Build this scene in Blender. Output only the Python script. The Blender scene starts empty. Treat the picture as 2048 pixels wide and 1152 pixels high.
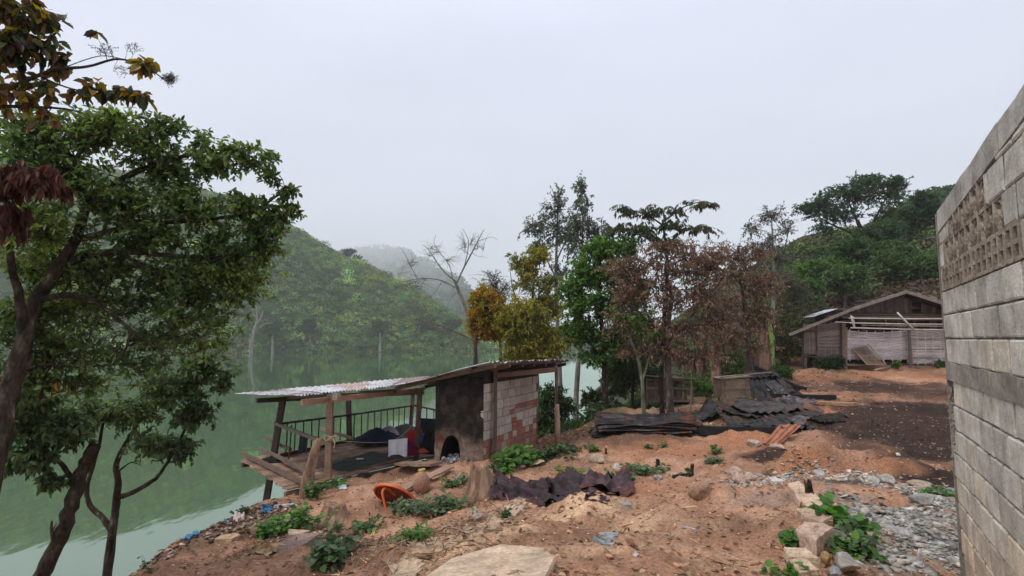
import bpy, math, random
import numpy as np
from math import sin, cos, pi, radians
RND = random.Random(7)
NP = np.random.default_rng(11)
C = bpy.context.scene.collection
F = 1100.0; HOR = 677.0
PITCH = math.atan((HOR-576)/F)
cp_, sp_ = cos(PITCH), sin(PITCH)
WATER = -6.0

# ------------------------------------------------------------------ geometry helpers
def V(*a): return np.array(a, float)
def ray(px, py):
    x = (px-1024)/F; y = (576-py)/F
    return V(x, cp_ - y*sp_, sp_ + y*cp_)
def P(px, py, Y):
    d = ray(px, py); return d*(Y/d[1])
def fbm(x, y, octaves=4, seed=0, gain=.5):
    x = np.asarray(x, float); y = np.asarray(y, float)
    out = np.zeros(np.broadcast(x, y).shape); a = 1.; tot = 0.
    for o in range(octaves):
        xs = x*2**o + 17.3*o + seed*5.1; ys = y*2**o - 9.7*o + seed*3.7
        xi = np.floor(xs); yi = np.floor(ys); fx = xs-xi; fy = ys-yi
        fx = fx*fx*(3-2*fx); fy = fy*fy*(3-2*fy)
        def h(i, j):
            v = np.sin(i*127.1 + j*311.7 + seed*74.7)*43758.5453
            return v-np.floor(v)
        v = (h(xi, yi)*(1-fx)+h(xi+1, yi)*fx)*(1-fy) + (h(xi, yi+1)*(1-fx)+h(xi+1, yi+1)*fx)*fy
        out = out + a*(v*2-1); tot += a; a *= gain
    return out/tot
def unit(v):
    v = np.asarray(v, float); return v/np.maximum(np.linalg.norm(v, axis=-1, keepdims=True), 1e-9)

# ------------------------------------------------------------------ objects
def tag(o, label=None, cat=None, group=None, kind=None):
    if label: o['label'] = label
    if cat: o['category'] = cat
    if group: o['group'] = group
    if kind: o['kind'] = kind
    return o
def wloc(o):
    p = np.zeros(3)
    while o is not None:
        p = p + np.array(o.location); o = o.parent
    return p
def empty(name, loc, label, cat, group=None):
    o = bpy.data.objects.new(name, None); C.objects.link(o); o.location = tuple(float(v) for v in loc)
    o.empty_display_size = .1
    return tag(o, label, cat, group)
def mesh_np(name, verts, faces, mat, parent=None, cols=None, smooth=False, origin=None):
    """verts (N,3) world; faces (M,k) array or list; cols (N,3) per-vertex colours"""
    verts = np.asarray(verts, float)
    me = bpy.data.meshes.new(name)
    if origin is None:
        if parent is not None: origin = wloc(parent)
        else:
            origin = V(verts[:, 0].mean(), verts[:, 1].mean(), verts[:, 2].min())
    vl = verts - origin
    if isinstance(faces, np.ndarray):
        M, k = faces.shape
        me.vertices.add(len(vl)); me.vertices.foreach_set('co', vl.astype(np.float32).ravel())
        me.loops.add(M*k); me.loops.foreach_set('vertex_index', faces.astype(np.int32).ravel())
        me.polygons.add(M)
        me.polygons.foreach_set('loop_start', np.arange(0, M*k, k, dtype=np.int32))
        me.update(calc_edges=True); me.validate()
    else:
        me.from_pydata([tuple(v) for v in vl], [], [tuple(int(i) for i in f) for f in faces])
    if cols is not None:
        ca = me.color_attributes.new('tint', 'FLOAT_COLOR', 'POINT')
        c4 = np.ones((len(me.vertices), 4), np.float32); c4[:, :3] = np.asarray(cols)[:len(me.vertices)]
        ca.data.foreach_set('color', c4.ravel())
    if smooth: me.polygons.foreach_set('use_smooth', np.ones(len(me.polygons), bool))
    if mat: me.materials.append(mat)
    o = bpy.data.objects.new(name, me); C.objects.link(o)
    if parent is not None:
        o.parent = parent; o.location = tuple(origin - wloc(parent))
    else: o.location = tuple(origin)
    return o

class MB:
    def __init__(s): s.v = []; s.f = []; s.c = []; s.n = 0; s.col = (1, 1, 1)
    def add(s, verts, faces):
        verts = np.asarray(verts, float)
        s.v.append(verts); s.f += [tuple(i+s.n for i in f) for f in faces]
        s.c.append(np.tile(s.col, (len(verts), 1))); s.n += len(verts)
    def box(s, c, size, ax=None, jit=0):
        """ax = 3x3 rows of axes"""
        ax = np.eye(3) if ax is None else np.asarray(ax, float)
        h = np.array(size)/2.
        vs = []
        for x, y, z in ((-1,-1,-1),(1,-1,-1),(1,1,-1),(-1,1,-1),(-1,-1,1),(1,-1,1),(1,1,1),(-1,1,1)):
            vs.append(np.array(c)+ax[0]*x*h[0]+ax[1]*y*h[1]+ax[2]*z*h[2]+NP.uniform(-jit, jit, 3))
        s.add(vs, [(0,3,2,1),(4,5,6,7),(0,1,5,4),(1,2,6,5),(2,3,7,6),(3,0,4,7)])
    def bar(s, p0, p1, w, h, jit=0, up=(0, 0, 1), bend=0, seg=1):
        p0 = np.array(p0, float); p1 = np.array(p1, float)
        a = unit(p1-p0); u = np.array(up, float)
        if abs(a@u) > .95: u = V(0, 1, 0)
        b = unit(np.cross(u, a)); c = np.cross(a, b)
        ring = [(-1,-1),(1,-1),(1,1),(-1,1)]; vs = []
        nb = NP.uniform(-1, 1, 3)
        for i in range(seg+1):
            t = i/seg; q = p0+(p1-p0)*t + nb*bend*sin(pi*t)
            for x, y in ring: vs.append(q + b*x*w/2 + c*y*h/2 + NP.uniform(-jit, jit, 3))
        fs = [(3,2,1,0)]
        for i in range(seg):
            o = i*4
            fs += [(o+k, o+(k+1) % 4, o+4+(k+1) % 4, o+4+k) for k in range(4)]
        o = seg*4; fs.append((o, o+1, o+2, o+3))
        s.add(vs, fs)
    def tube(s, pts, rad, n=8, cap=True, sq=1.):
        pts = np.asarray(pts, float); m = len(pts)
        rad = np.full(m, rad) if np.isscalar(rad) else np.asarray(rad, float)
        tan = np.gradient(pts, axis=0); tan = unit(tan)
        u = V(0, 0, 1) if abs(tan[0][2]) < .9 else V(1, 0, 0)
        vs = []
        for i in range(m):
            b = unit(np.cross(u, tan[i])); u = np.cross(tan[i], b)
            for k in range(n):
                a = 2*pi*k/n; vs.append(pts[i]+(b*cos(a)+u*sin(a)*sq)*rad[i])
        fs = []
        for i in range(m-1):
            for k in range(n):
                fs.append((i*n+k, i*n+(k+1) % n, (i+1)*n+(k+1) % n, (i+1)*n+k))
        if cap: fs += [tuple(range(n-1, -1, -1)), tuple((m-1)*n+k for k in range(n))]
        s.add(vs, fs)
    def lathe(s, c, prof, n=20, ax=None):
        ax = np.eye(3) if ax is None else np.asarray(ax, float); c = np.array(c, float)
        vs = []; m = len(prof)
        for r, z in prof:
            for k in range(n):
                a = 2*pi*k/n; vs.append(c+ax[0]*cos(a)*r+ax[1]*sin(a)*r+ax[2]*z)
        fs = [(i*n+k, i*n+(k+1) % n, (i+1)*n+(k+1) % n, (i+1)*n+k) for i in range(m-1) for k in range(n)]
        fs += [tuple(range(n-1, -1, -1)), tuple((m-1)*n+k for k in range(n))]
        s.add(vs, fs)
    def grid(s, pts):
        """pts (a,b,3)"""
        pts = np.asarray(pts, float)
        a, b = pts.shape[:2]
        s.add(pts.reshape(-1, 3), [(i*b+j, i*b+j+1, (i+1)*b+j+1, (i+1)*b+j) for i in range(a-1) for j in range(b-1)])
    def build(s, name, mat, parent=None, smooth=False, cols=False, origin=None):
        return mesh_np(name, np.vstack(s.v), s.f, mat, parent, np.vstack(s.c) if cols else None, smooth, origin)

def rotz(a): return np.array([[cos(a), sin(a), 0], [-sin(a), cos(a), 0], [0, 0, 1.]])
def rotax(rx, ry, rz):
    cx, sx, cy, sy, cz, sz = cos(rx), sin(rx), cos(ry), sin(ry), cos(rz), sin(rz)
    R = np.array([[cz, -sz, 0], [sz, cz, 0], [0, 0, 1]]) @ np.array([[cy, 0, sy], [0, 1, 0], [-sy, 0, cy]]) @ np.array([[1, 0, 0], [0, cx, -sx], [0, sx, cx]])
    return R.T   # rows = axes

# ------------------------------------------------------------------ materials
def nodes_mat(name):
    m = bpy.data.materials.new(name); m.use_nodes = True
    nt = m.node_tree; b = nt.nodes['Principled BSDF']
    return m, nt, b
def N(nt, t, **kw):
    n = nt.nodes.new(t)
    for k, v in kw.items():
        if k.startswith('i_'): n.inputs[k[2:].replace('_', ' ')].default_value = v
        else: setattr(n, k, v)
    return n
def ramp_mat(name, stops, scale=3., detail=6., rough=.9, bump=.3, bscale=30., stretch=(1, 1, 1), metal=0., attr=False, spec=.3, fine=.35, bdist=.02, dist=0.):
    """noise -> colour ramp; multiplied by a finer noise; optional vertex tint; bump"""
    m, nt, b = nodes_mat(name); L = nt.links.new
    tc = N(nt, 'ShaderNodeTexCoord'); mp = N(nt, 'ShaderNodeMapping'); mp.inputs['Scale'].default_value = stretch
    L(tc.outputs['Object'], mp.inputs['Vector'])
    n1 = N(nt, 'ShaderNodeTexNoise'); n1.inputs['Scale'].default_value = scale; n1.inputs['Detail'].default_value = detail; n1.inputs['Roughness'].default_value = .6
    n1.inputs['Distortion'].default_value = dist
    L(mp.outputs[0], n1.inputs['Vector'])
    cr = N(nt, 'ShaderNodeValToRGB'); el = cr.color_ramp.elements
    while len(el) < len(stops): el.new(.5)
    for e, (p, c) in zip(el, stops): e.position = p; e.color = (*c, 1)
    L(n1.outputs['Fac'], cr.inputs['Fac'])
    n2 = N(nt, 'ShaderNodeTexNoise'); n2.inputs['Scale'].default_value = bscale; n2.inputs['Detail'].default_value = 5
    L(mp.outputs[0], n2.inputs['Vector'])
    mr = N(nt, 'ShaderNodeMapRange'); mr.inputs['From Min'].default_value = .25; mr.inputs['From Max'].default_value = .75
    mr.inputs['To Min'].default_value = 1-fine; mr.inputs['To Max'].default_value = 1+fine
    L(n2.outputs['Fac'], mr.inputs['Value'])
    mx = N(nt, 'ShaderNodeVectorMath', operation='SCALE'); L(cr.outputs['Color'], mx.inputs[0]); L(mr.outputs[0], mx.inputs['Scale'])
    out = mx.outputs[0]
    if attr:
        at = N(nt, 'ShaderNodeAttribute'); at.attribute_name = 'tint'
        mm = N(nt, 'ShaderNodeVectorMath', operation='MULTIPLY'); L(out, mm.inputs[0]); L(at.outputs['Color'], mm.inputs[1]); out = mm.outputs[0]
    L(out, b.inputs['Base Color'])
    b.inputs['Roughness'].default_value = rough; b.inputs['Metallic'].default_value = metal
    b.inputs['Specular IOR Level'].default_value = spec
    if bump:
        bp = N(nt, 'ShaderNodeBump'); bp.inputs['Strength'].default_value = bump; bp.inputs['Distance'].default_value = bdist
        L(n2.outputs['Fac'], bp.inputs['Height']); L(bp.outputs[0], b.inputs['Normal'])
    return m
def leaf_mat(name, trans=.3, rough=.45, spec=.35):
    m, nt, b = nodes_mat(name); L = nt.links.new
    at = N(nt, 'ShaderNodeAttribute'); at.attribute_name = 'tint'
    L(at.outputs['Color'], b.inputs['Base Color'])
    b.inputs['Roughness'].default_value = rough; b.inputs['Specular IOR Level'].default_value = spec
    tr = N(nt, 'ShaderNodeBsdfTranslucent')
    hs = N(nt, 'ShaderNodeHueSaturation'); hs.inputs['Saturation'].default_value = 1.15; hs.inputs['Value'].default_value = 1.5
    L(at.outputs['Color'], hs.inputs['Color']); L(hs.outputs[0], tr.inputs['Color'])
    ms = N(nt, 'ShaderNodeMixShader'); ms.inputs[0].default_value = trans
    L(b.outputs[0], ms.inputs[1]); L(tr.outputs[0], ms.inputs[2])
    L(ms.outputs[0], nt.nodes['Material Output'].inputs['Surface'])
    return m
M = {}
M['leaf'] = leaf_mat('leaf', .42)
M['dry_leaf'] = leaf_mat('dry_leaf', .3, .8, .15)
M['canopy'] = leaf_mat('canopy', .12, .8, .1)
M['bark'] = ramp_mat('bark', [(.35, (.035, .026, .02)), (.55, (.10, .075, .06)), (.68, (.2, .18, .15))], 6, rough=.95, bump=.9, bscale=35, stretch=(1, 1, .4))
M['dark_bark'] = ramp_mat('dark_bark', [(.35, (.022, .017, .013)), (.55, (.065, .048, .036)), (.66, (.10, .085, .065)), (.72, (.28, .26, .22))], 11, rough=.98, bump=1., bscale=42, stretch=(1, 1, .45), bdist=.03, spec=.1)
M['pale_bark'] = ramp_mat('pale_bark', [(.35, (.13, .12, .10)), (.6, (.28, .27, .23))], 4, rough=.95, bump=.5, bscale=20, stretch=(1, 1, .4))
M['olive_bark'] = ramp_mat('olive_bark', [(.35, (.07, .075, .05)), (.6, (.19, .19, .13))], 4, rough=.95, bump=.5, bscale=20, stretch=(1, 1, .4))
M['wood'] = ramp_mat('old_wood', [(.3, (.06, .035, .025)), (.5, (.15, .09, .06)), (.7, (.26, .17, .12))], 2.5, rough=.85, bump=.6, bscale=22, stretch=(1, 1, 1), attr=True, bdist=.01)
M['timber'] = ramp_mat('timber', [(.3, (.6, .6, .6)), (.5, (.85, .85, .85)), (.7, (1.1, 1.05, 1.))], 5, rough=.85, bump=.5, bscale=40, attr=True, bdist=.008)
M['metal_burnt'] = ramp_mat('burnt_tin', [(.3, (.016, .015, .015)), (.43, (.038, .035, .035)), (.52, (.10, .095, .092)), (.57, (.06, .035, .028)), (.68, (.24, .10, .05))], 1.6, rough=.62, bump=.5, bscale=14, metal=.25, attr=True, dist=.6)
M['metal_rust'] = ramp_mat('rusty_tin', [(.35, (.30, .10, .05)), (.55, (.42, .17, .09)), (.7, (.12, .06, .05))], 2.2, rough=.75, bump=.4, bscale=14, metal=.1, dist=.5)
M['metal_roof'] = ramp_mat('zinc_roof', [(.38, (.42, .42, .43)), (.5, (.6, .6, .62)), (.58, (.30, .2, .17)), (.68, (.16, .08, .06))], 1.1, rough=.5, bump=.2, bscale=10, metal=.25, dist=1.2, attr=True)
# ------------------------------------------------------------------ terrain
CPS = [tuple(P(*a)) for a in [
 (1000,1152,4.2),(830,1152,4.7),(600,1150,6.1),(300,1150,6.95),(250,1150,7.35),(1100,1152,4.1),(1300,1152,4.15),(1500,1152,4.3),(1700,1152,4.5),(1900,1152,4.75),
 (1915,1000,7.6),(1900,960,8.8),(1700,1000,7.3),(1500,1000,7.3),(1300,1000,7.5),(1200,1000,7.8),(1050,1010,8.3),(1100,985,8.9),(900,1050,7.3),(760,1080,7.6),
 (960,985,10.2),(843,980,10.7),(770,1028,9.5),(700,990,10.9),(665,1035,9.9),(600,1010,11.0),(540,1018,11.3),(460,1045,10.3),(335,1098,9.0),(500,1090,8.6),(420,1130,7.9),
 (968,929,12.2),(1075,888,14.6),(990,917,12.9),(1115,892,13.7),(876,922,12.9),(800,957,12.4),(740,962,12.3),(765,942,13.3),(828,926,14.2),(700,948,12.9),
 (1500,950,9.4),(1650,930,9.9),(1800,900,11.2),(1290,880,13.4),(1450,880,13.0),(1600,860,13.8),(1750,830,15.8),(1880,800,18),(1400,845,15.8),(1287,838,17),(1343,838,16.8),
 (1470,810,20),(1340,812,19.8),(1600,790,21.5),(1750,770,22.8),(1890,765,23.5),(1607,750,27),(1690,741,27.6),(1800,735,28.0),(1890,731,28.4),(1590,745,28),(1590,700,36),(1530,760,27),(1450,775,25),
 (1130,862,16.2),(1200,832,18.5),(1290,797,22.5),(1400,770,29)]]
CPS += [(0,0,-1.6),(0,2,-1.62),(2,2,-1.72),(-2,2,-1.95),(-4,3,-2.9),(-6,4,-4.1),(-5,0,-3.4),(4,0,-1.9),(0,-6,-1.6),(6,-6,-1.6),(-6,-6,-3.6),(6,4,-2.0),(6,8,-2.2),(9,5,-2.),(14,10,-2.1),(14,18,-2.0),(20,22,-1.6),(30,22,-.5),
 (-6.2,7,-4.3),(-8,8,-6.4),(-7,10.2,-6.8),(-6.6,8.9,-5.6),(-6.3,12,-6.9),(-10,5,-7),(-12,0,-8),(-9,14,-8),(-5.2,13.6,-5.6),(-4.4,14.8,-4.9),(-6.4,15,-7),(-3,16.5,-4.5),(-1.2,16.8,-4.0),(-3.5,19,-6.2),(-.5,20,-6.3),(1.2,20,-5.4),(1.5,23.5,-7),
 (4.6,26,-5.5),(5,30,-7.5),(9.5,35,-5),(9,42,-7.5),(14,44,-3),(15,34,-1.2),(12,52,-7),(18,42,1),(24,38,1.0),(20,48,3),(30,40,3.5),(30,48,6),(45,48,10),(24,60,7),(15,64,-1),(60,40,9),(10,75,-9),(-20,30,-10),(-15,60,-11),(0,40,-10),(0,75,-11),(-40,10,-10),(-60,60,-12),(90,60,20),(40,75,14),(60,15,2),(-60,-5,-9)]
CPS = np.array(CPS)
def _phi(d): return np.sqrt(d*d+.25)
def _build_rbf():
    X = CPS[:, :2]; n = len(X)
    D = np.linalg.norm(X[:, None]-X[None], axis=-1)
    A = np.zeros((n+3, n+3)); A[:n, :n] = _phi(D)-np.eye(n)*.04
    A[:n, n] = 1; A[:n, n+1:] = X; A[n, :n] = 1; A[n+1:, :n] = X.T
    b = np.zeros(n+3); b[:n] = CPS[:, 2]
    return np.linalg.solve(A, b)
W_ = _build_rbf()
BUMPS = []   # (x,y,rx,ry,h)
def H0(x, y):
    x = np.asarray(x, float); y = np.asarray(y, float); sh = x.shape
    q = np.stack([x.ravel(), y.ravel()], 1); out = np.zeros(len(q))
    for i in range(0, len(q), 40000):
        s = q[i:i+40000]
        D = np.linalg.norm(s[:, None]-CPS[None, :, :2], axis=-1)
        out[i:i+40000] = _phi(D) @ W_[:-3] + W_[-3] + s @ W_[-2:]
    return out.reshape(sh)
def H(x, y):
    x = np.asarray(x, float); y = np.asarray(y, float)
    z = H0(x, y)
    for bx, by, rx, ry, h, a in BUMPS:
        dx = x-bx; dy = y-by; u = (dx*cos(a)+dy*sin(a))/rx; v = (-dx*sin(a)+dy*cos(a))/ry
        d = u*u+v*v; z = z + h*np.exp(-d*d*.9)*(1+.35*fbm(x*4, y*4, 2, 5))
    near = np.clip(1-(y-25)/30, .15, 1)
    z = z + .10*fbm(x*.9, y*.9, 3, 1)*near + .045*fbm(x*3.1, y*3.1, 3, 2)*near
    z = z + .045*np.tanh(9*fbm(x*.55+y*.2, y*.7, 4, 12))*near + .02*np.tanh(8*fbm(x*1.5, y*1.7+4, 3, 14))*near
    r = 1-np.abs(fbm(x*2.2+3, y*2.2, 3, 8)); z = z + .05*(r**5-.3)*near + .016*fbm(x*11, y*11, 3, 3)*near
    return z
def G(px, py, ymin=1.5, ymax=80):
    d = ray(px, py); d = d/d[1]
    t = np.geomspace(ymin, ymax, 700); z = H(d[0]*t, t)
    w = np.where(d[2]*t <= z)[0]
    if len(w) == 0: return d*ymax
    i = w[0]
    if i == 0: return d*t[0]
    a, b = t[i-1], t[i]
    for _ in range(12):
        mid = (a+b)/2
        if d[2]*mid <= float(H(d[0]*mid, mid)): b = mid
        else: a = mid
    return d*b
def bump(px, py, rxp, ry, h, ang=0.):
    g = G(px, py); BUMPS.append((g[0], g[1], rxp*g[1]/F, ry, h, ang))
_b = [(1615,935,75,.35,.36,.05),(1770,935,70,.45,.20,-.1),(1480,905,80,.5,.08,0),(1170,1020,60,.55,.10,.3),(1300,870,60,.4,.06,0),(1330,1040,50,.35,.12,0),
      (1440,990,40,.3,.10,0),(1650,880,40,.5,.12,.2),(1700,800,120,.8,.12,0),(1500,870,60,.4,.12,0),(1870,1060,60,.5,.1,0),(1620,1060,60,.5,.10,.8),(1650,755,120,1.4,.28,0)]
_bb = []
for a in _b:
    g = G(a[0], a[1]); _bb.append((g[0], g[1], a[2]*g[1]/F, a[3], a[4], a[5]))
BUMPS += _bb

def ell(px, py, rxp, ry, ang=0, w=1.):
    g = G(px, py); return (g[0], g[1], rxp*g[1]/F, ry, ang, w)
def mask(x, y, ells, seed, edge=.5, nza=.8):
    m = np.zeros(np.shape(x))
    nz = fbm(np.asarray(x)*1.6, np.asarray(y)*1.6, 4, seed)*nza
    for ex, ey, rx, ry, a, w in ells:
        dx = x-ex; dy = y-ey; u = (dx*cos(a)+dy*sin(a))/rx; v = (-dx*sin(a)+dy*cos(a))/ry
        d = np.sqrt(u*u+v*v)
        m = np.maximum(m, w*np.clip((1.05-d+nz)/edge, 0, 1))
    return m
BURNT = [ell(1790,820,130,3.2),ell(1730,840,90,2.2,0,.9),ell(1850,785,100,2.6,0,.9),ell(1880,850,120,3),ell(1790,865,150,3.6),ell(1860,900,110,2.6),ell(1720,900,60,.9,0,.8),ell(1800,870,150,3.2),ell(1850,820,120,3.5),ell(1900,960,120,1.4),ell(1740,770,120,2.2,0,.9),ell(1560,915,85,.6,0,.95),ell(1650,850,90,1.6),ell(1560,800,80,1.4,0,.75),ell(1400,860,70,.7,0,.6),ell(1560,950,60,.28,0,1),
         ell(1900,900,80,2.5),ell(440,1060,70,.7,0,.6),ell(1470,1045,50,.35,0,.25),ell(1700,960,90,.3,0,.8),ell(1100,985,120,.5,0,.35)]
ORANGE = [ell(1615,930,85,.45),ell(1780,935,100,.5,0,.8),ell(1480,880,90,.6),ell(1340,900,150,.9,0,.8),ell(1850,755,70,1.2,0,.8),ell(1690,1080,40,.5,0,.9),ell(1660,795,90,.6,0,.8),ell(1600,760,90,2,0,.7),ell(1760,745,150,1.2,0,.8),ell(1590,710,40,5,0,1),ell(1350,980,150,.6,0,.5),ell(1700,1010,70,.4,0,.9)]
TAN = [ell(1180,1010,110,.6),ell(1300,1040,120,.6,0,.8),ell(950,1080,110,.5),ell(860,1130,90,.5),ell(1030,1005,80,.4),ell(1000,1060,80,.35),ell(430,1082,40,.3,0,.7),ell(1150,1100,180,.7,0,.45),ell(1400,1110,150,.5,0,.35),ell(1560,1130,120,.5,0,.2)]
GRAVEL = [ell(1850,1090,120,1.3),ell(1800,1040,90,1.0,0,.9),ell(1890,1000,70,1.0),ell(1700,962,140,.28,.0,.8),ell(1560,1000,90,.4,0,.5),ell(1760,1130,110,.6,0,.8)]
DARKSOIL = [ell(1230,870,150,1.3,0,.9),ell(1400,905,120,.6,0,.5),ell(1250,1060,120,.4,0,.5),ell(950,1000,90,.6,0,.5),ell(1150,930,120,.7,0,.6),ell(430,1055,130,.8),ell(330,1105,60,.6),ell(1250,845,250,1.1,0,.8),ell(1180,870,110,1.6,0,.7),ell(560,1090,130,.7,0,.6),ell(1500,1060,110,.5,0,.45),ell(700,970,100,.8,0,.6),ell(820,950,90,.8,0,.5),ell(650,1130,150,.5,0,.4),ell(1350,1010,120,.5,0,.35),ell(1450,800,170,3.5,0,.7)]
GREENG = [ell(1200,835,70,2.0),ell(1300,812,90,2.4),ell(1440,790,100,4,0,.8),ell(1150,852,30,2)]

def make_ground():
    ny, nx = 560, 700
    yy = np.geomspace(1.0, 84.0, ny)-4.0
    ax = np.tan(np.linspace(-1.03, 1.03, nx))/np.tan(1.03)*1.75
    Y = np.repeat(yy[:, None], nx, 1); X = ax[None, :]*(Y+4.6)
    Z = H(X, Y)
    def smooth_m(L, s): return mask(X, Y, L, s)
    c = np.zeros(X.shape+(3,))
    n1 = fbm(X*.7, Y*.7, 5, 21)[..., None]; n2 = fbm(X*5, Y*5, 4, 22)[..., None]; n3 = fbm(X*19, Y*19, 3, 23)[..., None]
    base = V(.375, .20, .122); c[:] = base*(1+.45*n1+.30*n2)
    pale = np.clip((n1+.7*n2-.12)*2.2, 0, 1); c = c*(1-pale*.55)+V(.56, .335, .215)*pale*.55
    for L, col, s, k in ((DARKSOIL, (.14, .076, .048), 31, .85), (ORANGE, (.40, .175, .088), 32, .85), (TAN, (.68, .44, .27), 33, .85), (GRAVEL, (.26, .235, .20), 34, .85), (GREENG, (.07, .08, .035), 36, .8)):
        m = smooth_m(L, s)[..., None]*k*np.clip(1+.5*n2, 0, 1.15); m = np.clip(m, 0, 1); c = c*(1-m)+np.array(col)*(1+.25*n2)*m
    gr = np.clip((n3+.6*n2-.25)*3, 0, 1)*np.clip(1-mask(X, Y, BURNT, 35)[..., None], 0, 1); c = c*(1-.2*gr)+V(.46, .33, .24)*.2*gr
    mo = np.clip(smooth_m([ell(1615,928,70,.33), ell(1770,925,60,.3,0,.8)], 40)[..., None], 0, 1)
    m = mask(X, Y, BURNT, 35, .5, .4)[..., None]*np.clip(1.05+.5*n1, .4, 1)*(1-mo); c = c*(1-m*.95)+V(.022, .0155, .014)*(1+.5*n2)*m*.95
    brown = np.clip(smooth_m([ell(1850,850,150,6), ell(1800,780,150,5)], 37)[..., None]*.8*np.clip(n1*2+.9, 0, 1), 0, 1); c = c*(1-brown)+V(.060, .034, .026)*brown
    shore = np.clip((-4.2-Z)/1.2, 0, 1)[..., None]; c = c*(1-.75*shore)+V(.05, .055, .03)*.75*shore
    far = np.clip((Y-32)/8, 0, 1)[..., None]; c = c*(1-far)+V(.055, .05, .028)*(1+.4*n1)*far
    c = np.clip(c, .004, .9)
    i = np.arange((ny-1)*(nx-1)); r = i//(nx-1); q = i % (nx-1); a = r*nx+q
    fs = np.stack([a, a+1, a+nx+1, a+nx], 1)
    m, nt, b = nodes_mat('soil'); L = nt.links.new
    at = N(nt, 'ShaderNodeAttribute'); at.attribute_name = 'tint'
    tc = N(nt, 'ShaderNodeTexCoord')
    n1 = N(nt, 'ShaderNodeTexNoise'); n1.inputs['Scale'].default_value = 28; n1.inputs['Detail'].default_value = 8; n1.inputs['Roughness'].default_value = .7
    L(tc.outputs['Object'], n1.inputs['Vector'])
    n2 = N(nt, 'ShaderNodeTexVoronoi'); n2.inputs['Scale'].default_value = 22; L(tc.outputs['Object'], n2.inputs['Vector'])
    mr = N(nt, 'ShaderNodeMapRange'); mr.inputs['From Min'].default_value = .3; mr.inputs['From Max'].default_value = .7; mr.inputs['To Min'].default_value = .52; mr.inputs['To Max'].default_value = 1.42
    L(n1.outputs['Fac'], mr.inputs['Value'])
    sc = N(nt, 'ShaderNodeVectorMath', operation='SCALE'); L(at.outputs['Color'], sc.inputs[0]); L(mr.outputs[0], sc.inputs['Scale'])
    L(sc.outputs[0], b.inputs['Base Color']); b.inputs['Roughness'].default_value = .95; b.inputs['Specular IOR Level'].default_value = .15
    n3 = N(nt, 'ShaderNodeTexNoise'); n3.inputs['Scale'].default_value = 5.; n3.inputs['Detail'].default_value = 9; n3.inputs['Roughness'].default_value = .72; n3.inputs['Distortion'].default_value = .6
    L(tc.outputs['Object'], n3.inputs['Vector'])
    m3 = N(nt, 'ShaderNodeMath', operation='MULTIPLY'); m3.inputs[1].default_value = 3.; L(n3.outputs['Fac'], m3.inputs[0])
    a3 = N(nt, 'ShaderNodeMath', operation='ADD'); L(m3.outputs[0], a3.inputs[0]); L(n2.outputs['Distance'], a3.inputs[1])
    ad = N(nt, 'ShaderNodeMath', operation='ADD'); L(n1.outputs['Fac'], ad.inputs[0]); L(a3.outputs[0], ad.inputs[1])
    bp = N(nt, 'ShaderNodeBump'); bp.inputs['Strength'].default_value = .75; bp.inputs['Distance'].default_value = .03; L(ad.outputs[0], bp.inputs['Height']); L(bp.outputs[0], b.inputs['Normal'])
    o = mesh_np('ground', np.stack([X, Y, Z], -1).reshape(-1, 3), fs, m, None, c.reshape(-1, 3), True, V(0, 0, 0))
    tag(o, kind='structure')
make_ground()

# ------------------------------------------------------------------ water, lake bed, hills
def make_water():
    m, nt, b = nodes_mat('lake_water'); L = nt.links.new
    tc = N(nt, 'ShaderNodeTexCoord'); mp = N(nt, 'ShaderNodeMapping'); mp.inputs['Scale'].default_value = (1, .35, 1); L(tc.outputs['Object'], mp.inputs[0])
    n1 = N(nt, 'ShaderNodeTexNoise'); n1.inputs['Scale'].default_value = 1.1; n1.inputs['Detail'].default_value = 3; L(mp.outputs[0], n1.inputs['Vector'])
    bp = N(nt, 'ShaderNodeBump'); bp.inputs['Strength'].default_value = .15; bp.inputs['Distance'].default_value = .05; L(n1.outputs['Fac'], bp.inputs['Height'])
    df = N(nt, 'ShaderNodeBsdfDiffuse'); df.inputs['Color'].default_value = (.072, .118, .058, 1)
    gl = N(nt, 'ShaderNodeBsdfGlossy'); gl.inputs['Roughness'].default_value = .035; gl.inputs['Color'].default_value = (.84, .95, .86, 1)
    L(bp.outputs[0], gl.inputs['Normal'])
    fr = N(nt, 'ShaderNodeFresnel'); fr.inputs['IOR'].default_value = 1.62
    ma = N(nt, 'ShaderNodeMath', operation='MULTIPLY_ADD'); ma.inputs[1].default_value = .85; ma.inputs[2].default_value = .17; ma.use_clamp = True; L(fr.outputs[0], ma.inputs[0])
    mx = N(nt, 'ShaderNodeMixShader'); L(ma.outputs[0], mx.inputs[0]); L(df.outputs[0], mx.inputs[1]); L(gl.outputs[0], mx.inputs[2])
    L(mx.outputs[0], nt.nodes['Material Output'].inputs['Surface'])
    w = 3700
    tag(mesh_np('water', [(-w, -80, WATER), (w, -80, WATER), (w, 4900, WATER), (-w, 4900, WATER)], [(0, 1, 2, 3)], m, None, origin=V(0, 0, WATER)), kind='structure')
make_water()

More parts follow.
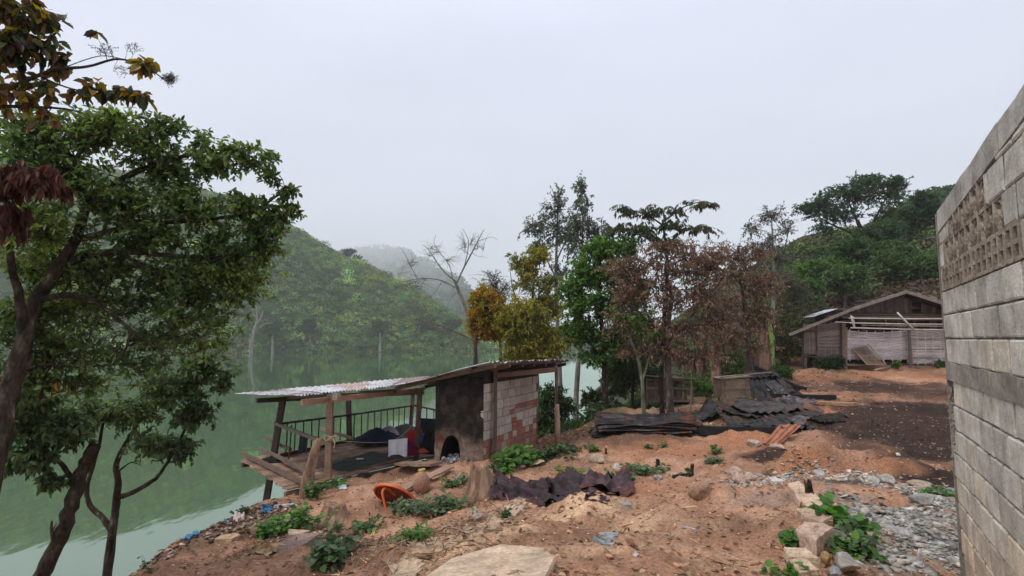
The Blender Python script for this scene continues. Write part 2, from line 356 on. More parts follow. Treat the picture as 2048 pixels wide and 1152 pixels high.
def interp(x, tab):
    t = np.array(tab, float); return np.interp(x, t[:, 0], t[:, 1])
M['hill'] = ramp_mat('hill_soil', [(.3, (.02, .035, .015)), (.6, (.05, .07, .03)), (.75, (.09, .08, .045))], .05, rough=1, bump=0, bscale=.6, spec=.05)
HILLS = {}
def hill(name, sky, y0tab, y1tab, a0, a1, na, nt_, seed, amp, base=-7.5, pw=.8, ang=False):
    """sky: (px, py) skyline; y0tab/y1tab: (px, Y) front foot and ridge distance"""
    pxs = np.linspace(a0, a1, na); ts = np.linspace(0, 1.5, nt_)
    PX, T = np.meshgrid(pxs, ts)
    def surf(PX, T):
        y0 = interp(PX, y0tab); y1 = interp(PX, y1tab)
        Y = y0+(y1-y0)*T
        X = (PX-1024)/F*Y
        zr = (HOR-interp(PX, sky))/F*y1
        if ang:
            Y = y0*(y1/y0)**T; X = (PX-1024)/F*Y; e0 = base/y0; er = zr/y1; el_ = e0+(er-e0)*np.where(T <= 1, T, 1-(T-1)*1.5)
            return X, Y, el_*Y+amp*fbm(X/55., Y/55., 4, seed)*np.clip(np.sin(np.clip(T, 0, 1)*pi), 0, 1)*Y/900
        Tc = np.clip(T, 0, 1)
        prof = np.where(T <= 1, np.sin(Tc*pi/2)**pw, 1-(T-1)*1.2)
        Z = base+(zr-base)*prof + amp*fbm(X/55., Y/55., 4, seed)*np.sin(np.clip(T, 0, 1)*pi)
        return X, Y, Z
    X, Y, Z = surf(PX, T)
    i = np.arange((nt_-1)*(na-1)); r = i//(na-1); q = i % (na-1); a = r*na+q
    o = mesh_np(name, np.stack([X, Y, Z], -1).reshape(-1, 3), np.stack([a, a+1, a+na+1, a+na], 1), M['hill'], None, None, True, V(0, 0, 0))
    tag(o, kind='structure'); HILLS[name] = surf
hill('near_hill', [(-900, 300), (0, 325), (300, 372), (480, 415), (592, 466), (687, 519), (775, 562), (864, 610), (960, 664), (1050, 692)],
     [(-900, 215), (480, 225), (700, 240), (900, 258), (1050, 280)], [(-900, 420), (480, 400), (700, 370), (900, 320), (1050, 300)], -900, 1050, 160, 60, 3, 9)
hill('misty_hill', [(500, 560), (640, 515), (700, 500), (760, 494), (810, 502), (850, 522), (915, 556), (960, 602), (1020, 640), (1100, 664), (1300, 672), (1700, 640), (2600, 560)],
     [(500, 500), (900, 300), (1100, 330), (1700, 420), (2600, 420)], [(500, 3600), (760, 3600), (820, 2900), (870, 2100), (915, 1400), (960, 950), (1100, 600), (2600, 700)], 500, 2600, 150, 60, 4, 30, ang=True)
hill('wooded_hill', [(1380, 700), (1480, 670), (1560, 590), (1610, 560), (1660, 535), (1740, 508), (1800, 480), (1880, 440), (2100, 400), (2700, 350)],
     [(1380, 60), (1500, 46), (1600, 43), (1800, 42), (2700, 36)], [(1380, 140), (1560, 150), (1700, 150), (2700, 120)], 1380, 2700, 110, 60, 5, 2.5, base=-3)
# ------------------------------------------------------------------ leaf and twig engines
def leaves_mesh(name, pos, d, nrm, ln, wd, cols, mat, parent, fold=.25, origin=None, extra=None):
    """six-vertex folded leaves"""
    n = len(pos)
    d = unit(d); s = unit(np.cross(d, nrm)); up = np.cross(s, d)
    ln = ln[:, None]; wd = wd[:, None]
    curl = NP.uniform(-.25, .05, (n, 1))*ln
    v = np.empty((n, 6, 3))
    v[:, 0] = pos
    v[:, 1] = pos+d*ln*.30+s*wd*.46+up*wd*fold
    v[:, 2] = pos+d*ln*.68+s*wd*.40+up*(wd*fold+curl*.5)
    v[:, 3] = pos+d*ln+up*curl
    v[:, 4] = pos+d*ln*.68-s*wd*.40+up*(wd*fold+curl*.5)
    v[:, 5] = pos+d*ln*.30-s*wd*.46+up*wd*fold
    b = (np.arange(n)*6)[:, None]
    f = np.concatenate([b+np.array([[0, 1, 2, 3]]), b+np.array([[0, 3, 4, 5]])], 0)
    vv = v.reshape(-1, 3); cc = np.repeat(cols, 6, 0)
    if extra is not None:
        f = np.vstack([f, extra[1]+len(vv)]); vv = np.vstack([vv, extra[0]]); cc = np.vstack([cc, np.tile(extra[2], (len(extra[0]), 1))])
    return mesh_np(name, vv, f, mat, parent, cc, False, origin)
def palette(n, pal, jit=.25, patch=None):
    """pal: list of (weight, (r,g,b)); patch: (n,) 0..1 value steering which entry is used, so colours clump"""
    w = np.array([p[0] for p in pal], float); w = np.cumsum(w/w.sum())
    r = NP.random(n) if patch is None else np.clip(.55*patch+.45*NP.random(n), 0, .9999)
    idx = np.minimum(np.searchsorted(w, r), len(pal)-1); cols = np.array([p[1] for p in pal])[idx]
    return cols*np.exp(NP.normal(0, jit, (n, 1)))*np.exp(NP.normal(0, .06, (n, 3)))
def tubes(paths, rads, sides=3):
    """paths (n,s,3) rads (n,s) -> verts, faces arrays"""
    n, s, _ = paths.shape
    t = unit(np.gradient(paths, axis=1)); ref = np.where(np.abs(t[..., 2:3]) < .9, V(0, 0, 1), V(1, 0, 0))
    b = unit(np.cross(ref, t)); c = np.cross(t, b)
    a = np.arange(sides)*2*pi/sides
    v = paths[:, :, None]+(b[:, :, None]*np.cos(a)[:, None]+c[:, :, None]*np.sin(a)[:, None])*rads[:, :, None, None]
    base = (np.arange(n)*s*sides)[:, None, None]+(np.arange(s-1)*sides)[None, :, None]
    k = np.arange(sides)[None, None]; k2 = (k+1) % sides
    f = np.stack([base+k, base+k2, base+sides+k2, base+sides+k], -1).reshape(-1, 4)
    return v.reshape(-1, 3), f
def smooth_path(pts, seg=4, wob=0.):
    pts = np.asarray(pts, float)
    if len(pts) == 2:
        t = np.linspace(0, 1, 2*seg+1)[:, None]; out = pts[0]*(1-t)+pts[1]*t
    else:
        e = np.vstack([2*pts[0]-pts[1], pts, 2*pts[-1]-pts[-2]]); out = []
        for i in range(1, len(e)-2):
            for k in range(seg):
                t = k/seg; p0, p1, p2, p3 = e[i-1:i+3]
                out.append(.5*((2*p1)+(-p0+p2)*t+(2*p0-5*p1+4*p2-p3)*t*t+(-p0+3*p1-3*p2+p3)*t**3))
        out.append(pts[-1]); out = np.array(out)
    if wob:
        w = NP.normal(0, wob, out.shape); w[0] = 0; w[-1] = 0; out = out+w
    return out
GROW = 1.16; DENS = 2.3; LSZ = .80
def tree(name, label, cat, limbs, blobs, leaf=(.1, .05), pal=None, lpt=14, droop=.3, bark='bark', mat='leaf', group=None, twig_r=.006, spread=.8, dens=1., shell=.35, base=None, twig_seg=5, patch=1.2, bare_twigs=0, stems_only=False, tl=None, root=None, arch=.2):
    """limbs: (list of (px,py,Y), r0, r1); blobs: (px,py,Y,rx_px,ry_px,twigs)"""
    LP = []; R = []
    mb = MB(); sk = []
    for pts, r0, r1 in limbs:
        p = smooth_path([P(*q) if not isinstance(q, np.ndarray) else q for q in pts], 5, r1*.15)
        rr = np.linspace(r0, r1, len(p))*(1+NP.uniform(-.06, .06, len(p)))
        if not sk and 'branch' not in name:      # carry the trunk down to the ground it grows from
            gz = float(H(p[0, 0], p[0, 1]))
            if p[0, 2] > gz: p = np.vstack([[p[0, 0], p[0, 1], gz-.15], p]); rr = np.concatenate([[rr[0]*1.25], rr])
        mb.tube(p, rr, 9); sk.append(p)
    skp = np.vstack(sk); srad = np.concatenate([np.linspace(r0, r1, len(s)) for (_, r0, r1), s in zip(limbs, sk)])
    o = root if root is not None else empty(name, skp[0] if base is None else base, label, cat, group)
    paths = []; rads = []; lp = []; ld = []
    for bx, by, bY, rx, ry, nt_ in blobs:
        nt_ = max(1, int(nt_*DENS*dens))
        c = P(bx, by, bY); R3 = V(rx*bY/F, .5*(rx+ry)*bY/F, ry*bY/F)*GROW
        if len(skp):
            dd = np.linalg.norm((skp-(c-V(0, 0, R3[2]*.5))), axis=1); ai = int(np.argmin(dd)); a = skp[ai]; ra = srad[ai]
        # sub-limbs
        ns = max(2, nt_//14)
        u = unit(NP.normal(size=(ns, 3))); e = c+u*R3*NP.uniform(.2, .75, (ns, 1))
        t = np.linspace(0, 1, 7)[None, :, None]
        dd_ = np.linalg.norm(skp[None]-e[:, None], axis=-1)+.7*np.maximum(0, skp[None, :, 2]-e[:, None, 2]); ai_ = np.argmin(dd_+NP.uniform(0, .15, dd_.shape)*np.linalg.norm(R3), axis=1)
        a = skp[ai_]; ra = srad[ai_][:, None]
        mid = (a+e)/2+NP.normal(0, .12, (ns, 3))*np.linalg.norm(e-a, axis=1, keepdims=True)
        sub = (1-t)**2*a[:, None]+2*t*(1-t)*mid[:, None]+t*t*e[:, None]
        r_s = np.minimum(ra*.7, .004+.007*float(np.linalg.norm(R3)))
        paths.append(sub); rads.append(np.linspace(1, .25, 7)[None]*r_s*NP.uniform(.6, 1, (ns, 1)))
        # twigs
        si = NP.integers(0, ns, nt_); tk = NP.integers(3, 7, nt_); s0 = sub[si, tk]
        u = unit(NP.normal(size=(nt_, 3))+V(0, 0, .15)); rad = NP.uniform(shell, 1, (nt_, 1))**.7
        e = c+u*R3*rad*(1+.6*fbm(u[:, :1]*2.2+bx, u[:, 2:]*2.2+by, 3, 9))
        if tl:
            dv = e-s0; L_ = np.linalg.norm(dv, axis=1, keepdims=True); s0 = e-dv*np.minimum(1, tl/np.maximum(L_, 1e-6))
        L_ = np.linalg.norm(e-s0, axis=1, keepdims=True)
        mid = (s0+e)/2+NP.normal(0, .12, (nt_, 3))*L_+V(0, 0, 1)*arch*L_
        ts = np.linspace(0, 1, twig_seg)[None, :, None]
        tw = (1-ts)**2*s0[:, None]+2*ts*(1-ts)*mid[:, None]+ts*ts*e[:, None]
        paths_t = tw; 
        LP.append(paths_t); R.append(np.linspace(1, .35, twig_seg)[None]*twig_r*np.ones((nt_, 1)))
        if stems_only: continue
        tt = NP.uniform(.3, 1.0, (nt_, lpt, 1)); 
        lpv = (1-tt)**2*s0[:, None]+2*tt*(1-tt)*mid[:, None]+tt*tt*e[:, None]
        tg = unit(2*(1-tt)*(mid-s0)[:, None]+2*tt*(e-mid)[:, None])
        dr = tg*.6+NP.normal(0, spread, tg.shape)+V(0, 0, -droop)
        k = bare_twigs
        if k: keep = NP.random(nt_) > k; lpv = lpv[keep]; dr = dr[keep]
        lp.append(lpv.reshape(-1, 3)); ld.append(dr.reshape(-1, 3))
    if LP:
        v1, f1 = tubes(np.concatenate(LP), np.concatenate(R)); mb_v = np.vstack(mb.v); 
        v2, f2 = zip(*[tubes(p, r, 5) for p, r in zip(paths, rads)])
        vs = [mb_v]; n = len(mb_v); fl = [np.array([f for f in mb.f if len(f) == 4])]
        for v, f in list(zip(v2, f2))+[(v1, f1)]:
            vs.append(v); fl.append(f+n); n += len(v)
        mesh_np('trunk', np.vstack(vs), np.vstack(fl), M[bark], o, None, True)
    else: mb.build('trunk', M[bark], o, True)
    if lp:
        pos = np.vstack(lp); d = np.vstack(ld); n = len(pos)
        nrm = NP.normal(0, .55, (n, 3))+V(0, 0, 1)
        ln = leaf[0]*LSZ*NP.uniform(.6, 1.25, n); wd = leaf[1]*LSZ*NP.uniform(.7, 1.2, n)
        pt = np.clip(.5+.8*fbm(pos[:, 0]*patch+pos[:, 1]*.3, pos[:, 2]*patch, 3, 13), 0, 1)
        leaves_mesh('crown', pos, d, nrm, ln, wd, palette(n, pal, .28, pt), M[mat], o)
    return o
SKYS = .114; HAZE = .00042; EXPO = 0
# ------------------------------------------------------------------ vegetation masses
def domes(name, c, r, per, pal, mat='canopy', hz=.8, size=.34, patch=.03, jit=.2, up=1.):
    """leaf clumps on the domes of many shrubs; c (n,3) centres on the ground, r (n,)"""
    n = len(c); ci = np.repeat(np.arange(n), per); k = len(ci)
    u = unit(NP.normal(size=(k, 3))); u[:, 2] = np.abs(u[:, 2])
    rad = NP.uniform(.55, 1.08, (k, 1))
    pos = c[ci]+u*V(1, 1, hz)*rad*r[ci][:, None]
    nrm = unit(u+NP.normal(0, .5, (k, 3)))
    a = unit(np.cross(nrm, NP.normal(size=(k, 3)))); b = np.cross(nrm, a)
    s = (r[ci]*size*NP.uniform(.5, 1.3, k))[:, None]
    v = np.stack([pos-a*s, pos-b*s*.6, pos+a*s+nrm*s*NP.uniform(-.4, .4, (k, 1)), pos+b*s*.6], 1)
    pt = np.clip(.5+.9*fbm(c[:, 0]*patch, c[:, 1]*patch+c[:, 2]*patch, 4, 19)+NP.normal(0, .10, n), 0, 1)
    base = palette(n, pal, jit, pt)[ci]*np.exp(NP.normal(0, .2, (k, 1)))
    f = (np.arange(k)*4)[:, None]+np.arange(4)
    o = mesh_np(name, v.reshape(-1, 3), f, M[mat], None, np.repeat(base, 4, 0), False, V(0, 0, 0))
    return tag(o, kind='stuff')
def on_hill(h, n, p0, p1, t0, t1):
    px = NP.uniform(p0, p1, n); t = NP.uniform(t0, t1, n)
    X, Y, Z = HILLS[h](px, t); return np.stack([X, Y, Z], 1)
GR = [(1.6, (.040, .070, .028)), (4, (.082, .145, .048)), (3, (.115, .19, .058)), (2, (.17, .245, .062)), (1.6, (.27, .33, .055)), (.9, (.23, .175, .07)), (1.6, (.14, .135, .075))]
c = on_hill('near_hill', 11000, -50, 1050, .0, 1.05); r = NP.uniform(.9, 2.6, len(c))
domes('forest_canopy', c, r, 46, GR, patch=.022, size=.21, hz=.9, jit=.28)
c = on_hill('near_hill', 650, -50, 1050, .0, .75); c = c[NP.random(len(c)) < np.clip(1.25-(c[:, 2]+6)/70, .1, 1)]; c[:, 2] += 2.2
domes('emergent_trees', c, NP.uniform(2.2, 4.6, len(c)), 150, GR[:4]+[(1.5, (.14, .19, .045)), (1, (.13, .105, .045))], patch=.05, size=.13, hz=1.0, jit=.38)
c = on_hill('near_hill', 1600, -150, 1050, 0.0, .06); domes('shore_shrubs', c, NP.uniform(.8, 2.0, len(c)), 24, [(2, (.05, .09, .03)), (2, (.09, .15, .035)), (1, (.16, .16, .04)), (1, (.03, .045, .02))], patch=.05)
c = on_hill('misty_hill', 4600, 640, 1500, 0, 1.02); domes('misty_forest', c, NP.uniform(.005, .012, len(c))*c[:, 1], 16, [(2, (.03, .05, .025)), (2, (.05, .085, .035)), (1, (.06, .06, .04))], patch=.01)
c = on_hill('wooded_hill', 6500, 1420, 2600, .02, 1.04); q = np.clip((c[:, 1]-43)/40, .45, 1.6)
domes('hillside_wood', c, NP.uniform(1.1, 2.2, len(c))*q, 85, [(2, (.03, .055, .024)), (3, (.05, .09, .032)), (2, (.08, .13, .04)), (1, (.12, .17, .045)), (.8, (.10, .085, .045))], patch=.04, size=.15, jit=.3)
def on_land(n, x0, x1, y0, y1, zmin=-5.9, dens=None):
    out = []
    while len(out) < n:
        px = NP.uniform(x0, x1, n*2); Y = np.exp(NP.uniform(math.log(y0), math.log(y1), n*2)); X = (px-1024)/F*Y; Z = H(X, Y)
        ok = Z > zmin
        out += list(np.stack([X, Y, Z], 1)[ok])
    return np.array(out[:n])
# dry brush on the slope behind the house
c = on_land(1300, 1560, 1960, 33, 42); c = c[(c[:, 1] > 36.5) | ((c[:, 0]/c[:, 1] < .515) & (c[:, 0]/c[:, 1] > .50))]
domes('dry_brush', c, NP.uniform(.6, 1.3, len(c)), 90, [(3, (.10, .070, .046)), (2, (.15, .105, .07)), (1, (.08, .085, .04)), (1, (.05, .04, .03))], size=.15, patch=.1, mat='dry_leaf')
c = on_land(2600, 1540, 2700, 41, 62)
domes('slope_shrubs', c, NP.uniform(.8, 1.7, len(c)), 110, [(2, (.04, .065, .028)), (2, (.065, .10, .036)), (1, (.10, .15, .045)), (2.5, (.10, .075, .05)), (1.5, (.07, .055, .038))], size=.12, patch=.1, jit=.3)
# undergrowth along the bank and behind the sheds
def band(lo, hi, n, ylo, yhi):
    px = NP.uniform(lo, hi, n); t = NP.random(n); Y = interp(px, ylo)*(1-t)+interp(px, yhi)*t; X = (px-1024)/F*Y
    return np.stack([X, Y, H(X, Y)], 1)
c = band(1085, 1300, 420, [(1085, 16.5), (1130, 16.6), (1200, 18.6), (1300, 21.5)], [(1085, 18.5), (1200, 22.5), (1300, 27)])
domes('bank_undergrowth', c, NP.uniform(.15, .42, len(c)), 46, [(2, (.025, .04, .015)), (3, (.045, .08, .022)), (2, (.08, .13, .03)), (1, (.09, .08, .03))], size=.17, patch=.7, mat='leaf', hz=1.3)
c = band(1280, 1600, 620, [(1280, 22.5), (1400, 23.5), (1520, 27), (1600, 37)], [(1280, 30), (1400, 34), (1520, 38), (1600, 46)])
domes('tree_line_undergrowth', c, NP.uniform(.3, .95, len(c)), 60, [(2, (.03, .035, .015)), (3, (.055, .075, .022)), (2, (.085, .13, .03)), (1, (.10, .075, .04))], size=.13, patch=.5, mat='leaf', hz=1.3)

# ------------------------------------------------------------------ trees
OL = [(2.5, (.050, .082, .030)), (3, (.088, .135, .043)), (2.5, (.14, .195, .058)), (1.4, (.21, .27, .07)), (.8, (.33, .40, .10))]
DK = [(2.5, (.042, .068, .03)), (3, (.070, .11, .043)), (2.5, (.11, .16, .058)), (.9, (.18, .24, .07))]
tree('broadleaf_tree', 'large dark green leafy tree leaning in from the left above the lake', 'tree',
 [([(-60, 1130, 5.3), (-22, 960, 5.3), (4, 850, 5.4), (28, 750, 5.5), (48, 680, 5.5), (75, 600, 5.6), (110, 540, 5.6), (150, 480, 5.6), (180, 400, 5.7)], .105, .04),
  ([(95, 560, 5.6), (150, 520, 5.7), (240, 503, 5.8), (350, 512, 5.9), (450, 515, 6.0)], .055, .012),
  ([(75, 600, 5.6), (140, 590, 5.6), (200, 610, 5.7), (262, 660, 5.7), (320, 700, 5.8)], .036, .008),
  ([(262, 660, 5.7), (250, 700, 5.7), (215, 738, 5.7)], .018, .006),
  ([(180, 400, 5.7), (260, 350, 5.8), (340, 320, 5.8), (430, 300, 5.9), (520, 300, 6)], .04, .006),
  ([(150, 480, 5.6), (280, 450, 5.8), (400, 440, 5.9), (500, 425, 6), (560, 388, 6), (604, 372, 6)], .035, .005),
  ([(180, 400, 5.7), (150, 330, 5.6), (190, 260, 5.6)], .04, .01),
  ([(48, 680, 5.5), (40, 600, 5.4), (20, 500, 5.3), (30, 400, 5.3)], .05, .02), ([(240, 503, 5.8), (300, 540, 5.9), (370, 570, 6), (450, 600, 6.1)], .022, .006), ([(28, 750, 5.5), (90, 730, 5.8), (160, 735, 6)], .02, .006)],
 [(50, 300, 5.5, 120, 70, 90), (190, 275, 5.7, 90, 55, 80), (120, 360, 5.6, 110, 60, 80), (290, 290, 5.7, 70, 60, 50), (330, 350, 5.9, 90, 60, 70), (420, 335, 5.8, 70, 45, 38), (500, 325, 5.95, 50, 36, 16), (400, 285, 5.8, 30, 28, 8), (540, 350, 5.95, 30, 26, 8), (580, 388, 6, 34, 22, 9),
  (70, 450, 5.4, 110, 70, 90), (230, 410, 5.7, 100, 70, 90), (390, 420, 5.8, 90, 60, 80), (490, 420, 5.9, 60, 45, 36), (520, 470, 6, 45, 36, 24), (300, 480, 5.9, 90, 50, 60), (430, 490, 6, 70, 45, 44), (90, 540, 5.7, 100, 60, 70), (210, 540, 5.9, 100, 50, 70), (340, 560, 6, 100, 45, 60), (445, 550, 6.1, 70, 40, 36),
  (500, 520, 6, 55, 40, 30), (480, 590, 6.1, 50, 36, 22), (540, 440, 6, 34, 34, 14), (330, 250, 5.7, 60, 26, 20), (60, 245, 5.5, 80, 34, 30), (220, 240, 5.6, 70, 30, 26), (585, 430, 6, 24, 20, 8), (540, 500, 6.1, 40, 34, 16), (455, 300, 5.9, 60, 26, 16), (545, 320, 6, 34, 20, 7), (440, 540, 6.1, 90, 50, 44), (510, 560, 6.2, 50, 50, 20), (390, 600, 6.2, 110, 40, 40), (250, 610, 6.1, 120, 45, 44), (80, 620, 6, 110, 50, 44), (100, 690, 6.1, 110, 50, 44), (60, 750, 6.1, 90, 40, 30), (180, 770, 6.3, 100, 34, 24), (300, 740, 6.4, 80, 30, 16), (410, 690, 6.3, 60, 34, 14), (200, 710, 6.2, 110, 45, 34), (330, 680, 6.2, 110, 45, 30), (440, 650, 6.2, 60, 40, 16), (60, 770, 6, 80, 40, 22), (560, 430, 6, 30, 30, 12), (40, 640, 5.9, 80, 60, 36), (160, 630, 6.1, 100, 45, 40), (370, 620, 6.1, 100, 35, 30), (290, 690, 6, 80, 35, 12)],
 leaf=(.090, .042), pal=OL, lpt=11, droop=.2, bark='dark_bark', twig_r=.0026, patch=1.7, tl=.95, dens=.72, shell=.1, spread=.95)
tree('broken_branch', 'dead branch with hanging red brown leaves caught in the big left tree', 'dead branch',
 [([(-40, 420, 5.0), (0, 345, 4.9), (60, 335, 4.8), (120, 350, 4.8)], .02, .006)],
 [(20, 360, 4.8, 50, 40, 26), (90, 360, 4.75, 45, 35, 26), (10, 430, 4.9, 45, 50, 14)], leaf=(.15, .045), pal=[(2, (.13, .055, .04)), (2, (.085, .04, .032)), (1, (.19, .09, .06))], lpt=10, droop=1.8, spread=.35, mat='dry_leaf', bark='dark_bark', twig_r=.003, tl=.3)
tree('large_leaf_tree', 'overhanging branches with big brown and yellow leaves and berry sprays, top left', 'tree',
 [([(-420, 1000, 4.4), (-260, 520, 4.3), (-120, 300, 4.2), (-20, 195, 4.2)], .09, .018), ([(-20, 195, 4.2), (50, 162, 4.2), (110, 140, 4.2), (175, 133, 4.2), (240, 118, 4.3), (300, 140, 4.3), (335, 165, 4.3)], .018, .003),
  ([(-60, 250, 4.2), (-10, 216, 4.2), (60, 214, 4.2), (130, 218, 4.2), (170, 228, 4.2)], .02, .004), ([(50, 162, 4.2), (30, 90, 4.1), (60, 30, 4.1), (90, -30, 4.1)], .014, .004),
  ([(110, 140, 4.2), (90, 90, 4.2), (120, 50, 4.2), (60, 10, 4.2)], .012, .004), ([(80, 152, 4.2), (120, 170, 4.2), (180, 185, 4.3), (270, 190, 4.3)], .008, .003), ([(-30, 60, 4.1), (20, 70, 4.1), (70, 95, 4.1)], .012, .004),
  ([(-30, 230, 4.1), (-5, 120, 4.1), (-10, 10, 4.1)], .02, .008)],
 [(60, 40, 4.1, 65, 45, 12), (30, 100, 4.1, 60, 45, 12), (90, 110, 4.2, 55, 45, 10), (190, 60, 4.2, 20, 12, 0), (60, 190, 4.2, 60, 35, 7), (200, 185, 4.3, 45, 20, 6), (270, 190, 4.3, 30, 14, 5), (290, 135, 4.3, 25, 16, 4), (80, 230, 4.2, 40, 20, 3), (10, 20, 4.1, 50, 40, 7), (-10, 160, 4.1, 40, 50, 6)],
 leaf=(.125, .075), pal=[(2, (.10, .105, .03)), (1.2, (.15, .08, .04)), (.8, (.28, .19, .03)), (1.2, (.055, .07, .025)), (1, (.04, .026, .028))], lpt=6, droop=.7, spread=.55, twig_r=.003, bark='dark_bark', patch=3, tl=.28)
bt = tree('berry_spray_branch', 'fine bare sprays of tiny dark berries at the tips of the top left branches', 'branch',
 [([(110, 142, 4.22), (200, 112, 4.28), (260, 124, 4.3), (300, 140, 4.32), (345, 168, 4.32)], .004, .002)],
 [(338, 158, 4.3, 18, 14, 60), (212, 100, 4.28, 26, 14, 22), (270, 95, 4.3, 22, 10, 14), (60, 165, 4.2, 30, 14, 12), (245, 145, 4.3, 22, 12, 12)], leaf=(.010, .008), pal=[(1, (.07, .04, .04))], lpt=5, droop=0, twig_r=.0010, tl=.07, mat='dry_leaf', bark='dark_bark')
tree('twin_stem_tree', 'small dark tree with forked curving stems growing from the bank edge', 'tree',
 [([(205, 1230, 7.3), (214, 1150, 7.3), (224, 1070, 7.3), (231, 1020, 7.3), (236, 960, 7.3), (232, 930, 7.3), (248, 893, 7.3), (262, 870, 7.3), (290, 820, 7.2)], .062, .018),
  ([(222, 1060, 7.3), (205, 1035, 7.3), (180, 1010, 7.3), (174, 975, 7.3), (184, 940, 7.3), (200, 880, 7.2), (210, 820, 7.2)], .038, .016),
  ([(236, 995, 7.3), (265, 985, 7.3), (300, 965, 7.2), (322, 945, 7.2), (360, 880, 7.1), (390, 800, 7)], .035, .012), ([(240, 940, 7.3), (262, 925, 7.3), (282, 930, 7.3)], .012, .004)],
 [(410, 735, 7, 60, 36, 44), (450, 765, 7, 30, 30, 12), (340, 780, 7, 80, 40, 70), (260, 830, 7.1, 90, 45, 70), (385, 830, 7, 50, 45, 44), (310, 895, 7, 60, 34, 36), (180, 830, 7.1, 70, 40, 34), (370, 900, 7, 36, 26, 14)],
 leaf=(.10, .048), pal=DK, lpt=12, droop=.5, bark='dark_bark', twig_r=.003, tl=.7, dens=.66, shell=.1)
tree('leaning_trunk_tree', 'leaning thick trunk with peeling bark and snapped top beside the twin stem tree', 'tree',
 [([(50, 1240, 6.6), (88, 1140, 6.6), (128, 1060, 6.6), (150, 985, 6.6), (172, 925, 6.6), (190, 890, 6.6)], .088, .066), ([(150, 968, 6.6), (120, 925, 6.6), (90, 920, 6.5), (30, 935, 6.4)], .03, .01), ([(108, 1092, 6.55), (103, 1060, 6.5), (104, 1042, 6.5)], .022, .010), ([(104, 1062, 6.5), (114, 1046, 6.5)], .010, .004)],
 [(60, 830, 6.4, 70, 45, 40), (50, 920, 6.4, 60, 35, 30), (130, 860, 6.5, 60, 40, 30), (110, 960, 6.5, 30, 22, 8)], leaf=(.11, .055), pal=DK, lpt=13, droop=.9, bark='dark_bark', twig_r=.0035, tl=.45)
tree('autumn_leaf_branch', 'low drooping branch with orange and tan dying leaves over the lake at left', 'branch',
 [([(-60, 820, 5.9), (0, 780, 5.9), (60, 742, 6), (110, 730, 6), (150, 740, 6)], .02, .004)], [(75, 715, 6, 40, 18, 6), (120, 765, 6, 35, 20, 5), (30, 760, 6, 40, 30, 8)], leaf=(.17, .055), pal=[(2, (.24, .10, .05)), (1, (.30, .16, .04)), (2, (.05, .07, .025))], lpt=5, droop=1.2, spread=.4, twig_r=.003, tl=.3, mat='dry_leaf', bark='dark_bark')
# bare tree over the water
Yb = 21.
def q(*a): return [(x, y, Yb) for x, y in a]
tree('bare_tree', 'leafless grey tree with fanning branches standing behind the shelter roof', 'tree',
 [(q((965, 990), (955, 760), (948, 690), (937, 634), (917, 581), (908, 560)), 0.0900, 0.0525), (q((912, 568), (928, 535), (944, 505), (955, 483), (962, 470), (969, 458)), 0.0360, 0.0084), (q((928, 535), (936, 500), (936, 478), (925, 457)), 0.0180, 0.0070),
  (q((908, 560), (890, 545), (872, 522), (858, 500), (846, 490)), 0.0300, 0.0070), (q((910, 575), (885, 562), (860, 557), (835, 558), (812, 562), (790, 568)), 0.0270, 0.0056), (q((835, 558), (820, 530), (808, 505), (797, 492)), 0.0132, 0.0049),
  (q((905, 556), (898, 530), (880, 505), (868, 485), (872, 470)), 0.0168, 0.0056), (q((955, 483), (968, 478), (985, 474), (994, 480)), 0.0108, 0.0042), (q((944, 505), (955, 512), (975, 515)), 0.0096, 0.0035),
  (q((945, 680), (915, 665), (885, 652), (866, 645), (850, 615), (835, 585)), 0.0360, 0.0084), (q((866, 645), (840, 640), (812, 640), (780, 646)), 0.0150, 0.0049), (q((880, 650), (850, 660), (825, 672), (800, 676), (780, 666)), 0.0180, 0.0049), (q((850, 660), (815, 690), (790, 710), (760, 722)), 0.0120, 0.0042),
  (q((950, 735), (925, 718), (900, 702), (870, 699), (845, 712), (822, 735)), 0.0210, 0.0056), (q((885, 560), (870, 585), (845, 600), (800, 604)), 0.0120, 0.0035), (q((917, 581), (900, 600), (890, 630)), 0.0090, 0.0028), (q((900, 702), (905, 660), (890, 640)), 0.0090, 0.0035)],
 [(955, 485, Yb, 32, 28, 26), (925, 490, Yb, 25, 30, 18), (868, 505, Yb, 32, 28, 26), (815, 530, Yb, 30, 30, 24), (830, 575, Yb, 55, 25, 26), (905, 530, Yb, 30, 25, 16), (830, 640, Yb, 60, 30, 30), (830, 700, Yb, 60, 30, 26), (880, 680, Yb, 40, 30, 14)], stems_only=True, bark='olive_bark', twig_r=.006, tl=.9, patch=1, dens=.8)
OR = [(1.5, (.34, .12, .04)), (2, (.36, .20, .04)), (2, (.28, .23, .04)), (1.5, (.16, .18, .04)), (1, (.08, .11, .035))]
YO = [(1, (.28, .16, .04)), (2.5, (.31, .27, .04)), (2, (.20, .20, .04)), (1.5, (.09, .12, .035))]
tree('orange_leaf_tree', 'small tree with orange and rust coloured leaves right of the bare tree', 'tree',
 [([(952, 1000, 19), (950, 850, 19), (950, 720, 19), (955, 660, 19), (968, 610, 19)], .10, .03)],
 [(965, 600, 19, 32, 32, 60), (985, 625, 19, 38, 38, 80), (955, 645, 19, 28, 32, 60), (985, 665, 19, 34, 26, 50)], leaf=(.15, .065), pal=OR, lpt=18, droop=.2, bark='bark', twig_r=.006, tl=.9, patch=1.4)
